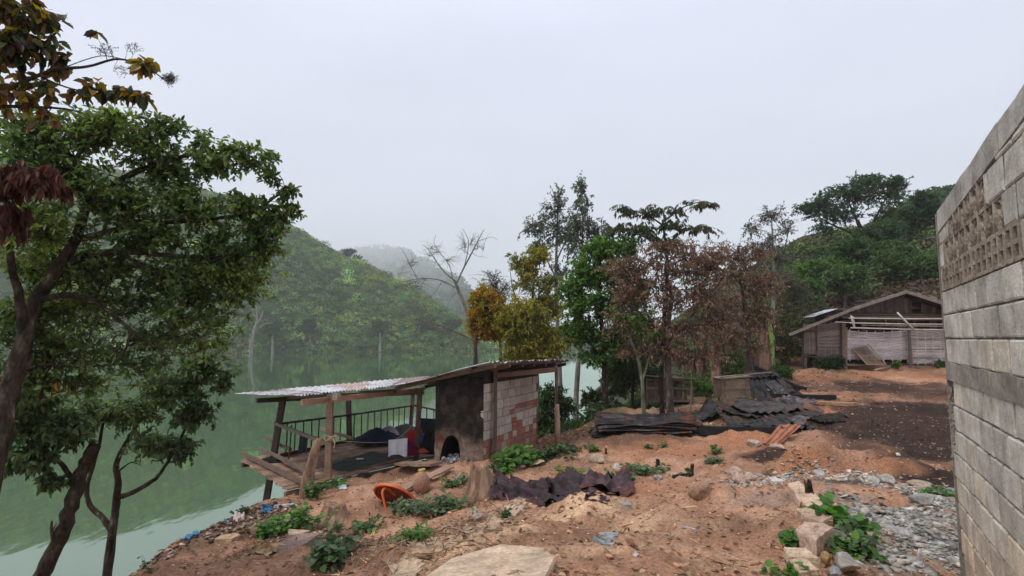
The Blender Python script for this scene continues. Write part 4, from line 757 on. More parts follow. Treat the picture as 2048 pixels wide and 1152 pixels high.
def wblock(mb, s0, s1, z0, z1, out, zt=None, ch=.010):
    """chamfered block; zt(s) optional slanted top"""
    g = .0035; s0 += g+.009+NP.uniform(0, .006); s1 -= g+.009+NP.uniform(0, .006); z0 += g+NP.uniform(0, .004); z1 -= g
    zt = zt or (lambda s: z1); zb = z0
    def c(s, z, n): return wl(s, n, z)
    b = [(s0, zb), (s1, zb), (s1, min(z1, zt(s1)-g)), (s0, min(z1, zt(s0)-g))]
    if b[2][1]-zb < .02 and b[3][1]-zb < .02: return
    vs = [c(s, z, -.03) for s, z in b]+[c(s, z, out-ch*.7) for s, z in b]
    cs = (s0+s1)/2; cz = (zb+max(b[2][1], b[3][1]))/2
    j = NP.uniform(-.003, .003, (4,))
    vs += [c(s+(ch if s < cs else -ch), z+(ch if z < cz else -ch), out+j[i]) for i, (s, z) in enumerate(b)]
    fs = [(4, 5, 9, 8), (5, 6, 10, 9), (6, 7, 11, 10), (7, 4, 8, 11), (8, 9, 10, 11), (0, 1, 5, 4), (1, 2, 6, 5), (2, 3, 7, 6), (3, 0, 4, 7)]
    mb.add(vs, fs)
bm_ = MB(); zrows = [(-.205, 0.), (0., .2), (.2, .4), (.4, .6), (.6, .8), (.8, 1.0), (1.0, 1.2), (1.2, 1.4), (1.4, 1.6)]
z = -.345
while z > -2.5: zrows.append((z-.2, z)); z -= .2
for ri, (z0, z1) in enumerate(zrows):
    s = -.02+(-.17 if int(round(abs(z0)*5)) % 2 else 0.)
    while s < 7.5:
        w = .35; a = max(s, 0); b = s+w; s += w
        if b-a < .05: continue
        if abs(z0-.4) < .01 and b > .12 and a < 2.30: 
            if a < .12: b = .12
            elif b > 2.30: a = 2.30
            else: continue
            if b-a < .04: continue
        if abs(z0-.6) < .01 and b > .2 and a < 2.0:
            if a < .2: b = .2
            elif b > 2.0: a = 2.0
            else: continue
            if b-a < .04: continue
        if abs(z0-.8) < .01 and b > .45 and a < 1.65:
            if a < .45: b = .45
            elif b > 1.65: a = 1.65
            else: continue
            if b-a < .04: continue
        if a < .12 and -1.0 < z0 < -.4: a = .10+.05*(z0 > -.8); 
        if a < .15 and z1 < -1.4: a = (.02, .05, .10, .15, .22, .26)[min(5, int((-1.4-z1)/.2+.5))]
        if b-a < .04: continue
        lowt = np.clip((-1.0-z0)/1.0, 0, 1)*.8
        base = V(.49, .475, .45)*(1-lowt)+V(.56, .44, .32)*lowt
        if NP.random() < .10: base = base*V(1.04, .99, .92)
        bm_.col = tuple(base*V(1.02, .99, .95)*NP.uniform(.78, 1.16))
        wblock(bm_, a, b, z0, z1, NP.uniform(.0, .008), (line1 if z0 > .5 else None))
s = 0.
while s < 7.5:       # inclined top course
    w = .34; bm_.col = tuple(V(.44, .41, .385)*NP.uniform(.85, 1.1)); g = .006
    b = [(s+g, line1(s)+g), (s+w-g, line1(s+w)+g), (s+w-g, line2(s+w)), (s+g, line2(s))]
    vs = [wl(a, -.14, z) for a, z in b]+[wl(a, NP.uniform(.0, .006), z) for a, z in b]
    bm_.add(vs, [(4, 5, 6, 7), (0, 1, 5, 4), (1, 2, 6, 5), (2, 3, 7, 6), (3, 0, 4, 7), (3, 2, 1, 0)]); s += w
bm_.build('blocks', M['block'], wall, cols=True)
mb = MB()
def backing(s0, s1, z0, z1f, n0, n1, k=30):
    ss = np.linspace(s0, s1, k)
    vs = []
    for a in ss: vs += [wl(a, n0, z0), wl(a, n1, z0), wl(a, n1, z1f(a)), wl(a, n0, z1f(a))]
    fs = [(i*4+j, i*4+(j+1) % 4, i*4+4+(j+1) % 4, i*4+4+j) for i in range(k-1) for j in range(4)]+[(3, 2, 1, 0), (4*k-4, 4*k-3, 4*k-2, 4*k-1)]
    mb.add(vs, fs)
backing(.004, 7.5, -2.5, lambda s: .40, -.15, -.014)
backing(.004, .13, .40, lambda s: line1(s)-.01, -.15, -.014, 4)
backing(2.29, 7.5, .40, lambda s: line1(s)+.02, -.15, -.014, 12)
backing(.13, 2.29, .40, lambda s: .60, -.15, -.085, 4)
backing(.13, 2.29, .603, lambda s: line1(s)+.02, -.152, -.075, 12)
backing(.13, .20, .60, lambda s: line1(s)-.01, -.07, -.004, 3)
backing(.20, .45, .80, lambda s: line1(s)-.01, -.07, -.0045, 3)
backing(1.65, 2.29, .80, lambda s: line1(s)-.01, -.07, -.0045, 3)
backing(2.0, 2.29, .60, lambda s: .80, -.07, -.0045, 3)
mb.build('mortar', M['mortar'], wall)
mb = MB()
ss = np.linspace(-.01, 7.5, 60)
for i in range(59):
    a, b = ss[i], ss[i+1]; o1, o2 = .016+.004*sin(a*5), .016+.004*sin(b*5)
    t1, t2 = -.203+.005*sin(a*11), -.203+.005*sin(b*11)
    mb.add([wl(a, -.02, -.345), wl(b, -.02, -.345), wl(b, o2, -.345), wl(a, o1, -.345), wl(a, -.02, t1), wl(b, -.02, t2), wl(b, o2, t2), wl(a, o1, t1)], [(0, 1, 2, 3), (3, 2, 6, 7), (7, 6, 5, 4)])
mb.build('concrete_beam', M['cement'], wall)
mb = MB()       # cement edge strip and broken patch of the end
zz = np.linspace(-2.4, 1.08, 40)
for i in range(39):
    z0, z1 = zz[i], zz[i+1]; j = .006*sin(i*1.7)
    mb.box(wl(-.012+j*.4, -.065, (z0+z1)/2), (.022, .155, z1-z0+.001), AXW, .001)
for k in range(26):
    a = NP.uniform(.01, .15); zc = NP.uniform(-1.0, -.42); mb.box(wl(a, -.004, zc), (NP.uniform(.02, .06), .016, NP.uniform(.02, .07)), rotax(NP.uniform(-.4, .4), NP.uniform(-.4, .4), NP.uniform(0, 3)), .006)
mb.build('edge_render', M['cement'], wall)
mb = MB(); nh = 16; s0, s1 = .12, 2.30; p = (s1-s0)/nh
mb.box(wl((s0+s1)/2, -.0835, .5), (s1-s0, .003, .2), AXW)
for k in range(nh+1): mb.box(wl(s0+p*k, -.035, .5), (.030 if k % 2 else .044, .094, .196), AXW, .002)
for zc, h in ((.41, .022), (.5, .026), (.59, .022)): mb.box(wl((s0+s1)/2, -.036, zc), (s1-s0-.02, .088, h), AXW, .001)
mb.build('lattice_vent', M['vent'], wall)
mb = MB()
def arc(cs, cz, r, a0, a1, rad=.011, n=12, nn=-.02):
    mb.tube([wl(cs+r*cos(t), nn, cz+r*sin(t)) for t in np.linspace(a0, a1, n)], rad, 6, sq=1)
for z0, a, b in ((.6, .20, 2.00), (.8, .45, 1.65)):
    n = int(round((b-a)/.2)); w = (b-a)/n
    for k in range(n+1): mb.box(wl(a+w*k, -.035, z0+.1), (.022, .07, .197), AXW, .003)
    mb.box(wl((a+b)/2, -.037, z0+.006), (b-a, .066, .014), AXW); mb.box(wl((a+b)/2, -.037, z0+.194), (b-a, .066, .012), AXW)
    for k in range(n):
        c = a+w*(k+.5); f = 1 if k % 2 else -1
        arc(c, z0+.135, .042, pi/2 if f > 0 else pi/2, pi*2 if f > 0 else -pi, .014); arc(c, z0+.058, .042, -pi/2, pi if f > 0 else -2*pi, .014)
        arc(c-.055*f, z0+.10, .036, 0, pi*1.4, .011); arc(c+.05*f, z0+.05, .03, pi, 2.4*pi, .011)
        mb.tube([wl(c-.08, -.03, z0+.02), wl(c, -.02, z0+.1), wl(c+.08, -.03, z0+.18)], .012, 6)
mb.build('scroll_vent', M['vent'], wall, True)

# ------------------------------------------------------------------ corrugated sheets
def corr(c4, nw, amp, cr=.0, seed=0, nv=16, sag=0., mb=None, ragged=.0):
    """bilinear sheet p00,p10 (u) p11,p01; waves across u, ridges along v"""
    p00, p10, p11, p01 = [np.array(p, float) for p in c4]
    nu = nw*6+1; u = np.linspace(0, 1, nu)[:, None, None]; v = np.linspace(0, 1, nv)[None, :, None]
    if ragged:
        v = v+0*u; w = 1+ragged*fbm(np.linspace(0, 6, nu), np.zeros(nu)+seed, 3, seed)[:, None, None]*.5; v = .5+(v-.5)*w
    q = p00*(1-u)*(1-v)+p10*u*(1-v)+p11*u*v+p01*(1-u)*v
    n = unit(np.cross(p10-p00, p01-p00)); n = n if n[2] > 0 else -n
    U = np.broadcast_to(u, q.shape[:2]+(1,))[..., 0]; Vv = np.broadcast_to(v, q.shape[:2]+(1,))[..., 0]
    d = amp*np.sin(2*pi*nw*U)+cr*(fbm(U*3+seed*3.3, Vv*3, 3, seed)+.5*fbm(U*9, Vv*5+seed, 2, seed+1))-sag*np.sin(pi*Vv)
    return q+n*d[..., None]
def sheet(name, c4, nw, amp, mat, parent=None, cr=0., seed=0, tint=(1, 1, 1), label=None, cat='metal sheet', group=None, nv=16, sag=0., ragged=.1):
    g = corr(c4, nw, amp, cr, seed, nv, sag, ragged=ragged); mb = MB(); mb.col = tint; mb.grid(g)
    g2 = g-V(0, 0, .004); mb.grid(g2[::-1])
    o = mb.build(name, M[mat], parent, True, cols=True)
    if label: tag(o, label, cat, group)
    return o
def px(*a): return P(*a)
def gp(x, y, dz=0.): return G(x, y)+V(0, 0, dz)

# ------------------------------------------------------------------ brick shed with oven
M['soot_plaster'] = ramp_mat('soot_plaster', [(.32, (.10, .075, .06)), (.5, (.20, .155, .125)), (.7, (.27, .20, .16))], 3, rough=.95, bump=.7, bscale=22, attr=True, bdist=.02)
M['brick'] = ramp_mat('brick_and_block', [(.3, (.75, .75, .75)), (.7, (1.1, 1.1, 1.1))], 5, rough=.95, bump=.6, bscale=35, attr=True, bdist=.01, fine=.25)
M['soot'] = ramp_mat('soot', [(.3, (.006, .005, .005)), (.7, (.018, .015, .014))], 3, rough=.9, bump=.4)
SN = V(-.62, 12.2, 0); SR = V(.70, 15.0, 0); SL = V(-1.75, 12.73, 0); SB = SL+SR-SN
e1 = unit(SR-SN); e2 = unit(SL-SN); n1_ = V(e1[1], -e1[0], 0); n2_ = -unit(V(-e2[1], e2[0], 0)); 
if n1_ @ (-SN) < 0: n1_ = -n1_
if n2_ @ (-SN) < 0: n2_ = -n2_
LS = np.linalg.norm(SR-SN); L2 = np.linalg.norm(SL-SN)
shed = empty('brick_shed', V(*((SN+SB)/2)[:2], -2.95), 'small soot blackened brick and block cooking shed with an arched oven and tin roof', 'shed')
mb = MB(); ax1 = np.array([e1, n1_, V(0, 0, 1)])
mb.col = (.30, .26, .22)
mb.box(SN+e1*LS/2-n1_*.105+V(0, 0, -2.07), (LS-.02, .15, 1.88), ax1)
rows = []; z = -3.0; r = 0
while z < -1.14:
    h = .155 if z < -2.35 else .205; s = -(r % 2)*(.12 if h < .2 else .18); f = (z+3.0)/1.9
    brick_row = h < .2
    while s < LS:
        w = .25 if brick_row else NP.choice([.38, .38, .3]); a = max(0, s); b = min(LS, s+w); s += w; t = a/LS
        split_br = (not brick_row) and ((abs(z+1.74) < .11 and t > .42) or (abs(z+2.1) < .16 and .42 < t < .8 and NP.random() < .5) or (abs(z+2.3) < .1 and t > .4 and NP.random() < .6))
        for (z0, z1) in (((z, z+h/2), (z+h/2, z+h)) if split_br else ((z, z+h),)):
            if b-a < .04: continue
            if brick_row: c = V(.33, .15, .10) if NP.random() < (.75 if t > .35 else .45) else V(.42, .30, .235)
            elif split_br: c = V(.34, .13, .09) if NP.random() < .7 else V(.34, .27, .22)
            else: c = V(.46, .385, .325)
            if f < .12: c = c*.5+V(.30, .16, .10)*.5
            mb.col = tuple(c*NP.uniform(.78, 1.15))
            mb.box(SN+e1*(a+b)/2-n1_*(.04-NP.uniform(0, .008))+V(0, 0, (z0+z1)/2), (b-a-.016, .07, z1-z0-.014), ax1, .004)
    z += h; r += 1
mb.build('side_wall', M['brick'], shed, cols=True)
mb = MB()      # front with the arched opening
cs, hw, ah, zb = .79, .30, .73, -2.88
def arch(s):
    t = abs(s-cs)/hw; return zb if t >= 1 else zb+ah*(1-t**2.2)**.62
sg = np.unique(np.concatenate([np.linspace(0, L2, 70), cs+hw*np.sin(np.linspace(-pi/2, pi/2, 25))])); zt = -.85; nz_ = 60
gr_ = np.zeros((len(sg), nz_, 3)); cl = np.zeros((len(sg), nz_, 3))
for i, s in enumerate(sg):
    zlo = arch(s) if abs(s-cs) < hw else -3.05
    for j in range(nz_):
        zz_ = zlo+(zt-zlo)*j/(nz_-1)
        edge = math.exp(-((abs(s-cs)-hw*1.05)/.12)**2)*np.clip((zb+ah+.15-zz_)/.3, 0, 1)
        pil = .10*math.exp(-((s-.30)/.22)**2)*np.clip((-2.0-zz_)/.6, 0, 1)
        off = .02*float(fbm(s*6, zz_*6, 3, 4))+.06*edge+pil-.05*math.exp(-((s-cs)/.12)**2)*np.clip((zz_-zb-ah)/.2, 0, 1)
        gr_[i, j] = SN+e2*s+n2_*off+V(0, 0, zz_)
        row_ = (zz_+3.05)/.2; jo = 1-.25*(abs(row_-round(row_)) < .09)-.2*(abs((s/.38+.5*(int(row_) % 2)) % 1-.5) < .04)
        so = np.clip((zz_+2.5+.25*float(fbm(s*3, zz_*3, 3, 6)))/.4, 0, 1)
        so = max(so, .95*math.exp(-((s-cs)/.2)**2)*np.clip((zz_-zb-ah+.15)/.2, 0, 1)); so = max(so*.97, .0)
        so = min(1, max(0, so+.22*float(fbm(s*7, zz_*5, 4, 17)))); c = (V(1., .92, .85)*(1-so)+V(.055, .045, .042)*so)*jo
        if s > 1.0 and -2.35 < zz_ < -2.15: c = c*V(1.3, .7, .6)
        cl[i, j] = c
mb.grid(gr_); mb.c = [cl.reshape(-1, 3)]
mb.build('oven_wall', M['soot_plaster'], shed, True, cols=True)
mb = MB(); sa = cs+hw*np.sin(np.linspace(-pi/2, pi/2, 25))
g = np.array([[SN+e2*s+n2_*(.05 if k == 0 else -.65*k/3)+V(0, 0, arch(s)+.001) for k in range(4)] for s in sa]); mb.grid(g)
mb.box(SN+e2*cs-n2_*.66+V(0, 0, -2.5), (.9, .04, 1.2), np.array([e2, n2_, V(0, 0, 1)]))
mb.build('oven_chamber', M['soot'], shed, True)
mb = MB(); mb.col = (.5, .42, .36)
axb = np.array([e1, n1_, V(0, 0, 1)])
mb.box(SL+e1*(LS/2)+n1_*.06+V(0, 0, -2.0), (LS-.1, .10, 2.2), axb); mb.box(SR+e2*L2/2+V(0, 0, -2.0)-e1*.06, (L2, .10, 2.2), np.array([e2, -e1, V(0, 0, 1)]))
mb.build('rear_wall', M['soot_plaster'], shed, cols=True)
RC = P(985, 724, 11.55); RR = P(1137, 722, 14.7); RL = P(785, 771, 13.5); RB = RR+(RL-RC)
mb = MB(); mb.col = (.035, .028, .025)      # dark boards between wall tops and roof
def roofz(p):
    n = np.cross(RR-RC, RL-RC); return RC[2]-(n[0]*(p[0]-RC[0])+n[1]*(p[1]-RC[1]))/n[2]
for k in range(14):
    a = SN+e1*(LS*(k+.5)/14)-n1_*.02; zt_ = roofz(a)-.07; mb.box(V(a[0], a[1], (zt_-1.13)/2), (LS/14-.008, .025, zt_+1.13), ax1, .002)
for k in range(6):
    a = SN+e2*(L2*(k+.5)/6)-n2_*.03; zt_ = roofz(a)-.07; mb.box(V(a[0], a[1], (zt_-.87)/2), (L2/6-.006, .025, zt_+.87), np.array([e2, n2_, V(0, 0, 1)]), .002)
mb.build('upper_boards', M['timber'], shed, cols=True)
def post(name, parent, p0, p1, w, d=None, col=(.16, .10, .075), mat='timber', **k):
    mb = MB(); mb.col = col; mb.bar(p0, p1, w, d or w, .004, seg=6, bend=.012, **k); return mb.build(name, M[mat], parent, cols=True)
post('post', shed, P(989, 925, 12.5), P(991, 742, 12.5), .085, .085, (.15, .10, .08))
g_ = G(1115, 893); post('post', shed, P(1112, 815, 13.75), P(1112, 732, 13.75), .075, .075, (.13, .08, .065))
mb = MB(); mb.col = (.36, .22, .15); mb.tube([P(1115.5, 900, 13.75), P(1115, 860, 13.75), P(1113.5, 808, 13.75)], [.075, .07, .06], 9); mb.build('post', M['timber'], shed, True, cols=True)
mb = MB(); mb.col = (.14, .075, .05); mb.bar(P(992, 751, 12.45), P(1114, 739, 13.7), .06, .11, .003, seg=4, bend=.01); mb.build('beam', M['timber'], shed, cols=True)
for k in range(7):     # rafters run down the slope, ends stick out under the high edge
    t = (k+.15)/6.6; a = RC+(RR-RC)*t+(RC-RL)*.012; b = a+(RL-RC)*(1.0 if k in (0, 2, 4) else .8)
    post('rafter', shed, a+V(0, 0, -.085), b+V(0, 0, -.085), .06, .08, (.045, .03, .025) if k not in (0, 1) else (.15, .09, .065))
for k in range(3):     # purlins, tips visible at the front edge
    t = (.18, .5, .82)[k]; a = RC+(RL-RC)*t-unit(RR-RC)*.06; post('purlin', shed, a+V(0, 0, -.03), a+(RR-RC)*.95+V(0, 0, -.03), .06, .05, (.06, .04, .03))
for k in range(4):
    t0, t1 = k*.25-.02, k*.25+.27; dz = V(0, 0, .012*(k % 2)+.008*k)
    q0 = RC+(RR-RC)*t0; q1 = RC+(RR-RC)*min(t1, 1.02); sl = (RL-RC)*(1.02+.05*sin(k*2.1))
    sheet('roof_sheet', (q0+dz, q1+dz, q1+sl+dz, q0+sl+dz), 7, .018, 'metal_roof', shed, cr=.03, seed=k+3, tint=(.55, .52, .5) if k % 2 else (.8, .8, .8), nv=18, sag=.03)
mb = MB()
for k in range(60):
    x = SN+e2*(cs+NP.normal(0, .16))+n2_*NP.uniform(-.3, .22); zg = max(float(H(x[0], x[1])), -2.95)
    mb.box((x[0], x[1], zg+NP.uniform(0, .10)), NP.uniform(.02, .07, 3), rotax(*NP.uniform(0, 3, 3)), .008)
M['ash'] = ramp_mat('ash', [(.3, (.12, .11, .11)), (.6, (.34, .33, .33))], 9, rough=1)
tag(mb.build('ash_heap', M['ash']), 'pale grey ash and charred bits spilling from the oven mouth', 'ash', kind='stuff')

# ------------------------------------------------------------------ open shelter on stilts
shel = empty('stilt_shelter', P(656, 957, 12.4)+V(0, 0, 0), 'open wooden deck shelter on stilts over the lake with railing and zinc roof', 'shelter')
FZ = -3.2
a_ = V(-4.78, 12.05, FZ); b_ = V(-7.15, 14.95, FZ); c_ = V(-2.9, 21.2, FZ); d_ = V(-1.95, 15.6, FZ)
mb = MB(); npl = 17
for k in range(npl):
    t = (k+.5)/npl; p0 = a_*(1-t)+b_*t; p1 = d_*(1-t)+c_*t; j0 = NP.uniform(-.09, .05); u = unit(p1-p0); mb.col = tuple(V(1.9, 1.95, 2.0)*NP.uniform(.75, 1.2))
    mb.bar(p0+u*j0+V(0, 0, NP.uniform(-.012, .006)), p1, .212, .03, .004, seg=4, bend=.01)
mb.build('floor', M['wood'], shel, cols=True)
fa = unit(b_-a_)
B0 = P(656, 957, 12.4); C0 = V(*P(548, 909, 15.2)); D0 = P(700, 880, 17.5); E0 = P(821, 856, 19.9); A0 = P(832, 921, 14.5)
Bt = P(661, 800, 12.4); Ct = P(566, 797, 15.2); Dt = P(697, 795, 17.5); Et = P(826, 787, 19.9); At = P(840, 783, 14.5)
post('post', shel, B0, Bt, .13, .11, (.30, .19, .13)); post('post', shel, D0, Dt, .14, .12, (.09, .06, .05)); post('post', shel, E0, Et, .12, .12, (.15, .10, .08)); post('post', shel, A0, At, .12, .11, (.17, .115, .09))
dirC = C0-Ct; low = C0+dirC*(3.9/abs(dirC[2])); mb = MB(); mb.col = (.085, .055, .045); mb.bar(low, Ct, .15, .13, .005, seg=8, bend=.02); mb.build('post', M['timber'], shel, cols=True)
for p in (P(660, 960, 12.4), D0, E0): 
    post('stilt', shel, V(p[0], p[1], FZ-.05), V(p[0], p[1], -7.2 if p is not E0 else -6.9), .12, .12, (.09, .06, .05))
J = [(P(484, 907, 15.2), P(609, 966, 12.15), .06, .11, 'joist', (.17, .115, .085)), (P(519, 896, 15.6), P(618, 943, 12.7), .05, .09, 'joist', (.2, .145, .11)), (P(528, 874, 16.2), P(582, 899, 14.9), .05, .08, 'joist', (.15, .11, .085)),
     (P(549, 846, 15.15), P(654, 886, 12.45), .05, .08, 'middle_rail', (.17, .13, .105)), (P(641, 857, 17.6), P(706, 877, 16.4), .05, .08, 'joist', (.24, .18, .14)), (P(512, 930, 15.2), P(532, 934, 14.6), .08, .09, 'joist', (.18, .12, .09))]
for p0, p1, w, h, nm, col in J: post(nm, shel, p0, p1, w, h, col)
for t in (.2, .45, .7, .95):
    p0 = a_*(1-t)+d_*t if False else a_+(d_-a_)*t; post('joist', shel, p0+V(0, 0, -.09)-fa*(.1), p0+fa*3.6+V(0, 0, -.09), .09, .12, (.10, .07, .055))
post('sill_beam', shel, a_+V(-.05, 0, -.13), d_+V(0, 0, -.13), .10, .14, (.16, .11, .08)); post('sill_beam', shel, b_+V(0, 0, -.13), c_+V(0, 0, -.13), .10, .14, (.08, .055, .045))
post('roof_beam', shel, P(604, 805, 11.55), P(845, 779, 14.9), .07, .12, (.36, .19, .125)); post('roof_beam', shel, P(513, 801, 14.3), Et+V(.3, .5, -.02), .07, .12, (.09, .06, .05))
for k, (p0, p1) in enumerate([(P(668, 793, 11.9), P(560, 796, 15.8)), (P(725, 789, 13.), P(640, 790, 16.7)), (P(790, 782, 13.9), P(720, 785, 17.6)), (P(850, 775, 15), P(830, 782, 20))]): post('rafter', shel, p0, p1, .07, .09, (.12, .08, .06))
mb = MB(); mb.col = (.30, .22, .17); mb.box(P(673, 794, 11.85), (.16, .10, .13), rotz(-.6), .004); mb.build('beam_end', M['timber'], shel, cols=True)
T1 = P(474, 787, 15.3); T2 = P(600, 791, 11.85); T3 = P(806, 771, 13.75); T4 = P(862, 752, 19.5)
ns_ = 5
for k in range(ns_):
    t0, t1 = k/ns_-.01, (k+1)/ns_+.03; f = lambda A, B, t: A+(B-A)*t
    dz = V(0, 0, .014*(k % 2)); s_ = unit(T1-T2)*.12*sin(k*2.7)
    tint = [(.8, .8, .84), (1.1, 1.1, 1.14), (.95, .72, .64), (1.15, 1.15, 1.17), (.7, .5, .45)][k]
    sheet('roof_sheet', (f(T2, T3, t0)+dz-s_, f(T2, T3, min(t1, 1))+dz-s_, f(T1, T4, min(t1, 1))+dz, f(T1, T4, t0)+dz), 8, .016, 'metal_roof', shel, cr=.022, seed=k+11, tint=tint, nv=16)
rail = MB(); rail.col = (.06, .042, .036)
RP = [P(564, 847, 15.2), P(699, 830, 17.45), P(823, 811.5, 19.85), P(830, 811, 20.0)]
R2 = [P(830, 811, 20.0), P(880, 822, 18.8)]
rail.tube(RP, .032, 6); rail.tube(R2, .03, 6); ro = rail.build('railing', M['timber'], shel, cols=True)
def along(pl, t):
    L_ = [np.linalg.norm(pl[i+1]-pl[i]) for i in range(len(pl)-1)]; d_0 = t*sum(L_)
    for i, l in enumerate(L_):
        if d_0 <= l: return pl[i]+(pl[i+1]-pl[i])*d_0/l
        d_0 -= l
    return pl[-1]
for k in range(19):
    p_ = along(RP, (k+.6)/19.4); q_ = V(p_[0], p_[1], FZ+.02)+V(NP.uniform(-.02, .02), 0, 0)
    mb = MB(); mb.col = (.055, .04, .034); mb.tube([p_, (p_+q_)/2+NP.normal(0, .008, 3), q_], .019, 5); mb.build('baluster', M['timber'], ro, cols=True)
for k in range(3):
    p_ = along(R2, (k+.7)/3.5); mb = MB(); mb.col = (.055, .04, .034); mb.tube([p_, V(p_[0], p_[1], FZ)], .019, 5); mb.build('baluster', M['timber'], ro, cols=True)
mb = MB(); mb.col = (.07, .05, .04); mb.bar(V(*RP[0][:2], FZ+.06), V(*RP[2][:2], FZ+.06), .05, .09, .004, seg=4); mb.build('bottom_rail', M['timber'], shel, cols=True)
for xp, Yp in ((583, 14.2),): mb = MB(); mb.col = (.07, .05, .04); mb.tube([P(583, 850, 14.4), P(580, 890, 14.4), P(576, 925, 14.3)], .02, 5); mb.build('baluster', M['timber'], ro, cols=True)

# cloth
def cloth_mat(n, c1, c2=None, rough=.9):
    c2 = c2 or tuple(v*.6 for v in c1); return ramp_mat(n, [(.35, c2), (.6, c1)], 3, rough=rough, bump=.4, bscale=40, fine=.12, bdist=.004)
def heap(name, label, cat, px_, py_, Y, rx, ry, h, mat, seed, group=None, wr=.35):
    c = P(px_, py_, Y); n, m_ = 40, 16; mb = MB(); g = np.zeros((n, m_, 3))
    for i in range(n):
        a = 2*pi*i/(n-1)
        for j in range(m_):
            r = j/(m_-1); k = 1+.28*float(fbm(cos(a)*1.4+seed, sin(a)*1.4, 2, seed))
            x = cos(a)*r*rx*k; y = sin(a)*r*ry*k; zz_ = h*(1-r**2.4)*(1+wr*float(fbm(x*7+seed, y*7, 3, seed)))+.03*abs(float(fbm(x*22, y*22+seed, 2, seed)))
            g[i, j] = c+V(x, y, max(0, zz_)+.004)
    mb.grid(g); return tag(mb.build(name, mat, None, True), label, cat, group)
def hang(name, label, cat, tl, tr, drop, mat, seed, fold=.03, thick=.006, label_group=None, flare=0.):
    n, m_ = 22, 14; mb = MB(); tl = np.array(tl); tr = np.array(tr); nn = unit(np.cross(tr-tl, V(0, 0, 1)))
    for side in (0, 1):
        g = np.zeros((n, m_, 3))
        for i in range(n):
            for j in range(m_):
                u, v = i/(n-1), j/(m_-1); w = fold*v*sin(u*13+seed)+fold*.6*float(fbm(u*4+seed, v*3, 2, seed))
                g[i, j] = tl*(1-u)+tr*u+nn*(w+(thick if side else 0))+V(0, 0, -drop*v*(1+.10*sin(u*5+seed)))+(u-.5)*(tr-tl)*flare*v
        mb.grid(g if side else g[::-1])
    return tag(mb.build(name, mat, None, True), label, cat)
cw = cloth_mat('white_cloth', (.74, .74, .78), (.6, .6, .66)); cr_ = cloth_mat('red_cloth', (.48, .02, .025)); cb = cloth_mat('blue_cloth', (.04, .10, .28)); ck = cloth_mat('black_cloth', (.012, .012, .016)); cn = cloth_mat('navy_cloth', (.02, .028, .055)); cg = cloth_mat('grey_cloth', (.36, .34, .36)); cm_ = cloth_mat('maroon_cloth', (.16, .015, .05))
heap('clothes_pile', 'rumpled maroon quilt under the white towel on the deck', 'clothing', 806, 907, 14.3, .42, .42, .30, cm_, 1)
hang('towel', 'white towel draped over the quilt beside the front post', 'towel', P(777, 880, 13.72), P(815, 876, 13.8), .40, cw, 3, .03)
heap('clothes_pile', 'bright red blanket crumpled right of the white towel', 'clothing', 833, 893, 15.2, .36, .3, .42, cr_, 5)
heap('clothes_pile', 'blue patterned cloth lying on the red blanket', 'clothing', 846, 884, 15.1, .22, .2, .20, cb, 7)
heap('clothes_pile', 'dark clothes heaped against the oven wall', 'clothing', 862, 903, 14.9, .32, .5, .60, ck, 9)
heap('clothes_pile', 'orange scrap of cloth below the dark heap', 'clothing', 846, 905, 14.2, .16, .12, .09, cloth_mat('orange_cloth', (.42, .10, .04)), 10)
heap('clothes_pile', 'black and navy bedding bundle in the middle of the deck', 'clothing', 760, 884, 17.0, .8, .45, .36, cn, 12)
heap('clothes_pile', 'grey and white bag on top of the dark bedding', 'bag', 777, 869, 17.2, .34, .25, .22, cg, 14)
heap('clothes_pile', 'dark grey blanket behind the bedding, next to the far post', 'clothing', 808, 870, 18., .5, .35, .30, cloth_mat('dusty_cloth', (.13, .115, .11)), 15)
hang('jacket', 'dark navy jacket hanging from the right railing beside the oven', 'jacket', P(841, 836, 18.3), P(880, 838, 18.0), .46, cn, 6, .04)
hang('shirt', 'black shirt hanging over the middle rail at the left end', 'shirt', P(600, 864, 13.9), P(617, 868, 13.6), .48, ck, 8, .03)
heap('sandals', 'small dark bundle of cloth on the outer boards of the deck', 'clothing', 545, 921, 14.6, .30, .18, .08, ck, 17)
mb = MB(); q4 = [P(606, 909, 14.6), P(660, 925, 13.3), P(708, 903, 14.9), P(650, 888, 16.0)]
for p_ in q4: p_[2] = FZ+.022
cor = [P(630, 918, 14.0), P(668, 929, 13.2), P(722, 905, 14.6), P(672, 893, 15.8)]
cor = [V(p_[0], p_[1], FZ+.035) for p_ in cor]; cor = [V(-4.7, 14.0, FZ+.03), V(-3.9, 13.5, FZ+.03), V(-2.9, 15.2, FZ+.03), V(-4.0, 15.9, FZ+.03)]
mg = corr(cor, 3, .004, .012, 3, 14); mb.grid(mg); mb.grid((mg-V(0, 0, .012))[::-1]); tag(mb.build('floor_mat', cloth_mat('green_mat', (.045, .065, .05), (.03, .035, .03)), None, True), 'worn dark green mat lying on the deck boards', 'mat')
mb = MB(); mb.box(P(720, 920, 13.6)+V(0, 0, .03), (.16, .07, .012), rotz(.2), .004); tag(mb.build('paper_scrap', cw), 'white paper scrap lying on the deck boards', 'paper')
M['rope'] = ramp_mat('rope', [(.4, (.40, .33, .20)), (.6, (.55, .47, .30))], 40, rough=.9, bump=.6, bscale=90)
rp = MB()
def sagline(p0, p1, sag, n=14): return [np.array(p0)*(1-t)+np.array(p1)*t-V(0, 0, sag*4*t*(1-t)) for t in np.linspace(0, 1, n)]
bk = P(663, 877, 12.32)
for k in range(4): 
    rp.tube([bk+V(.085*cos(t)*1.0, .085*sin(t)+.05, -.04+k*.028+.01*sin(2*t)) for t in np.linspace(0, 2*pi, 18)], .010, 5)
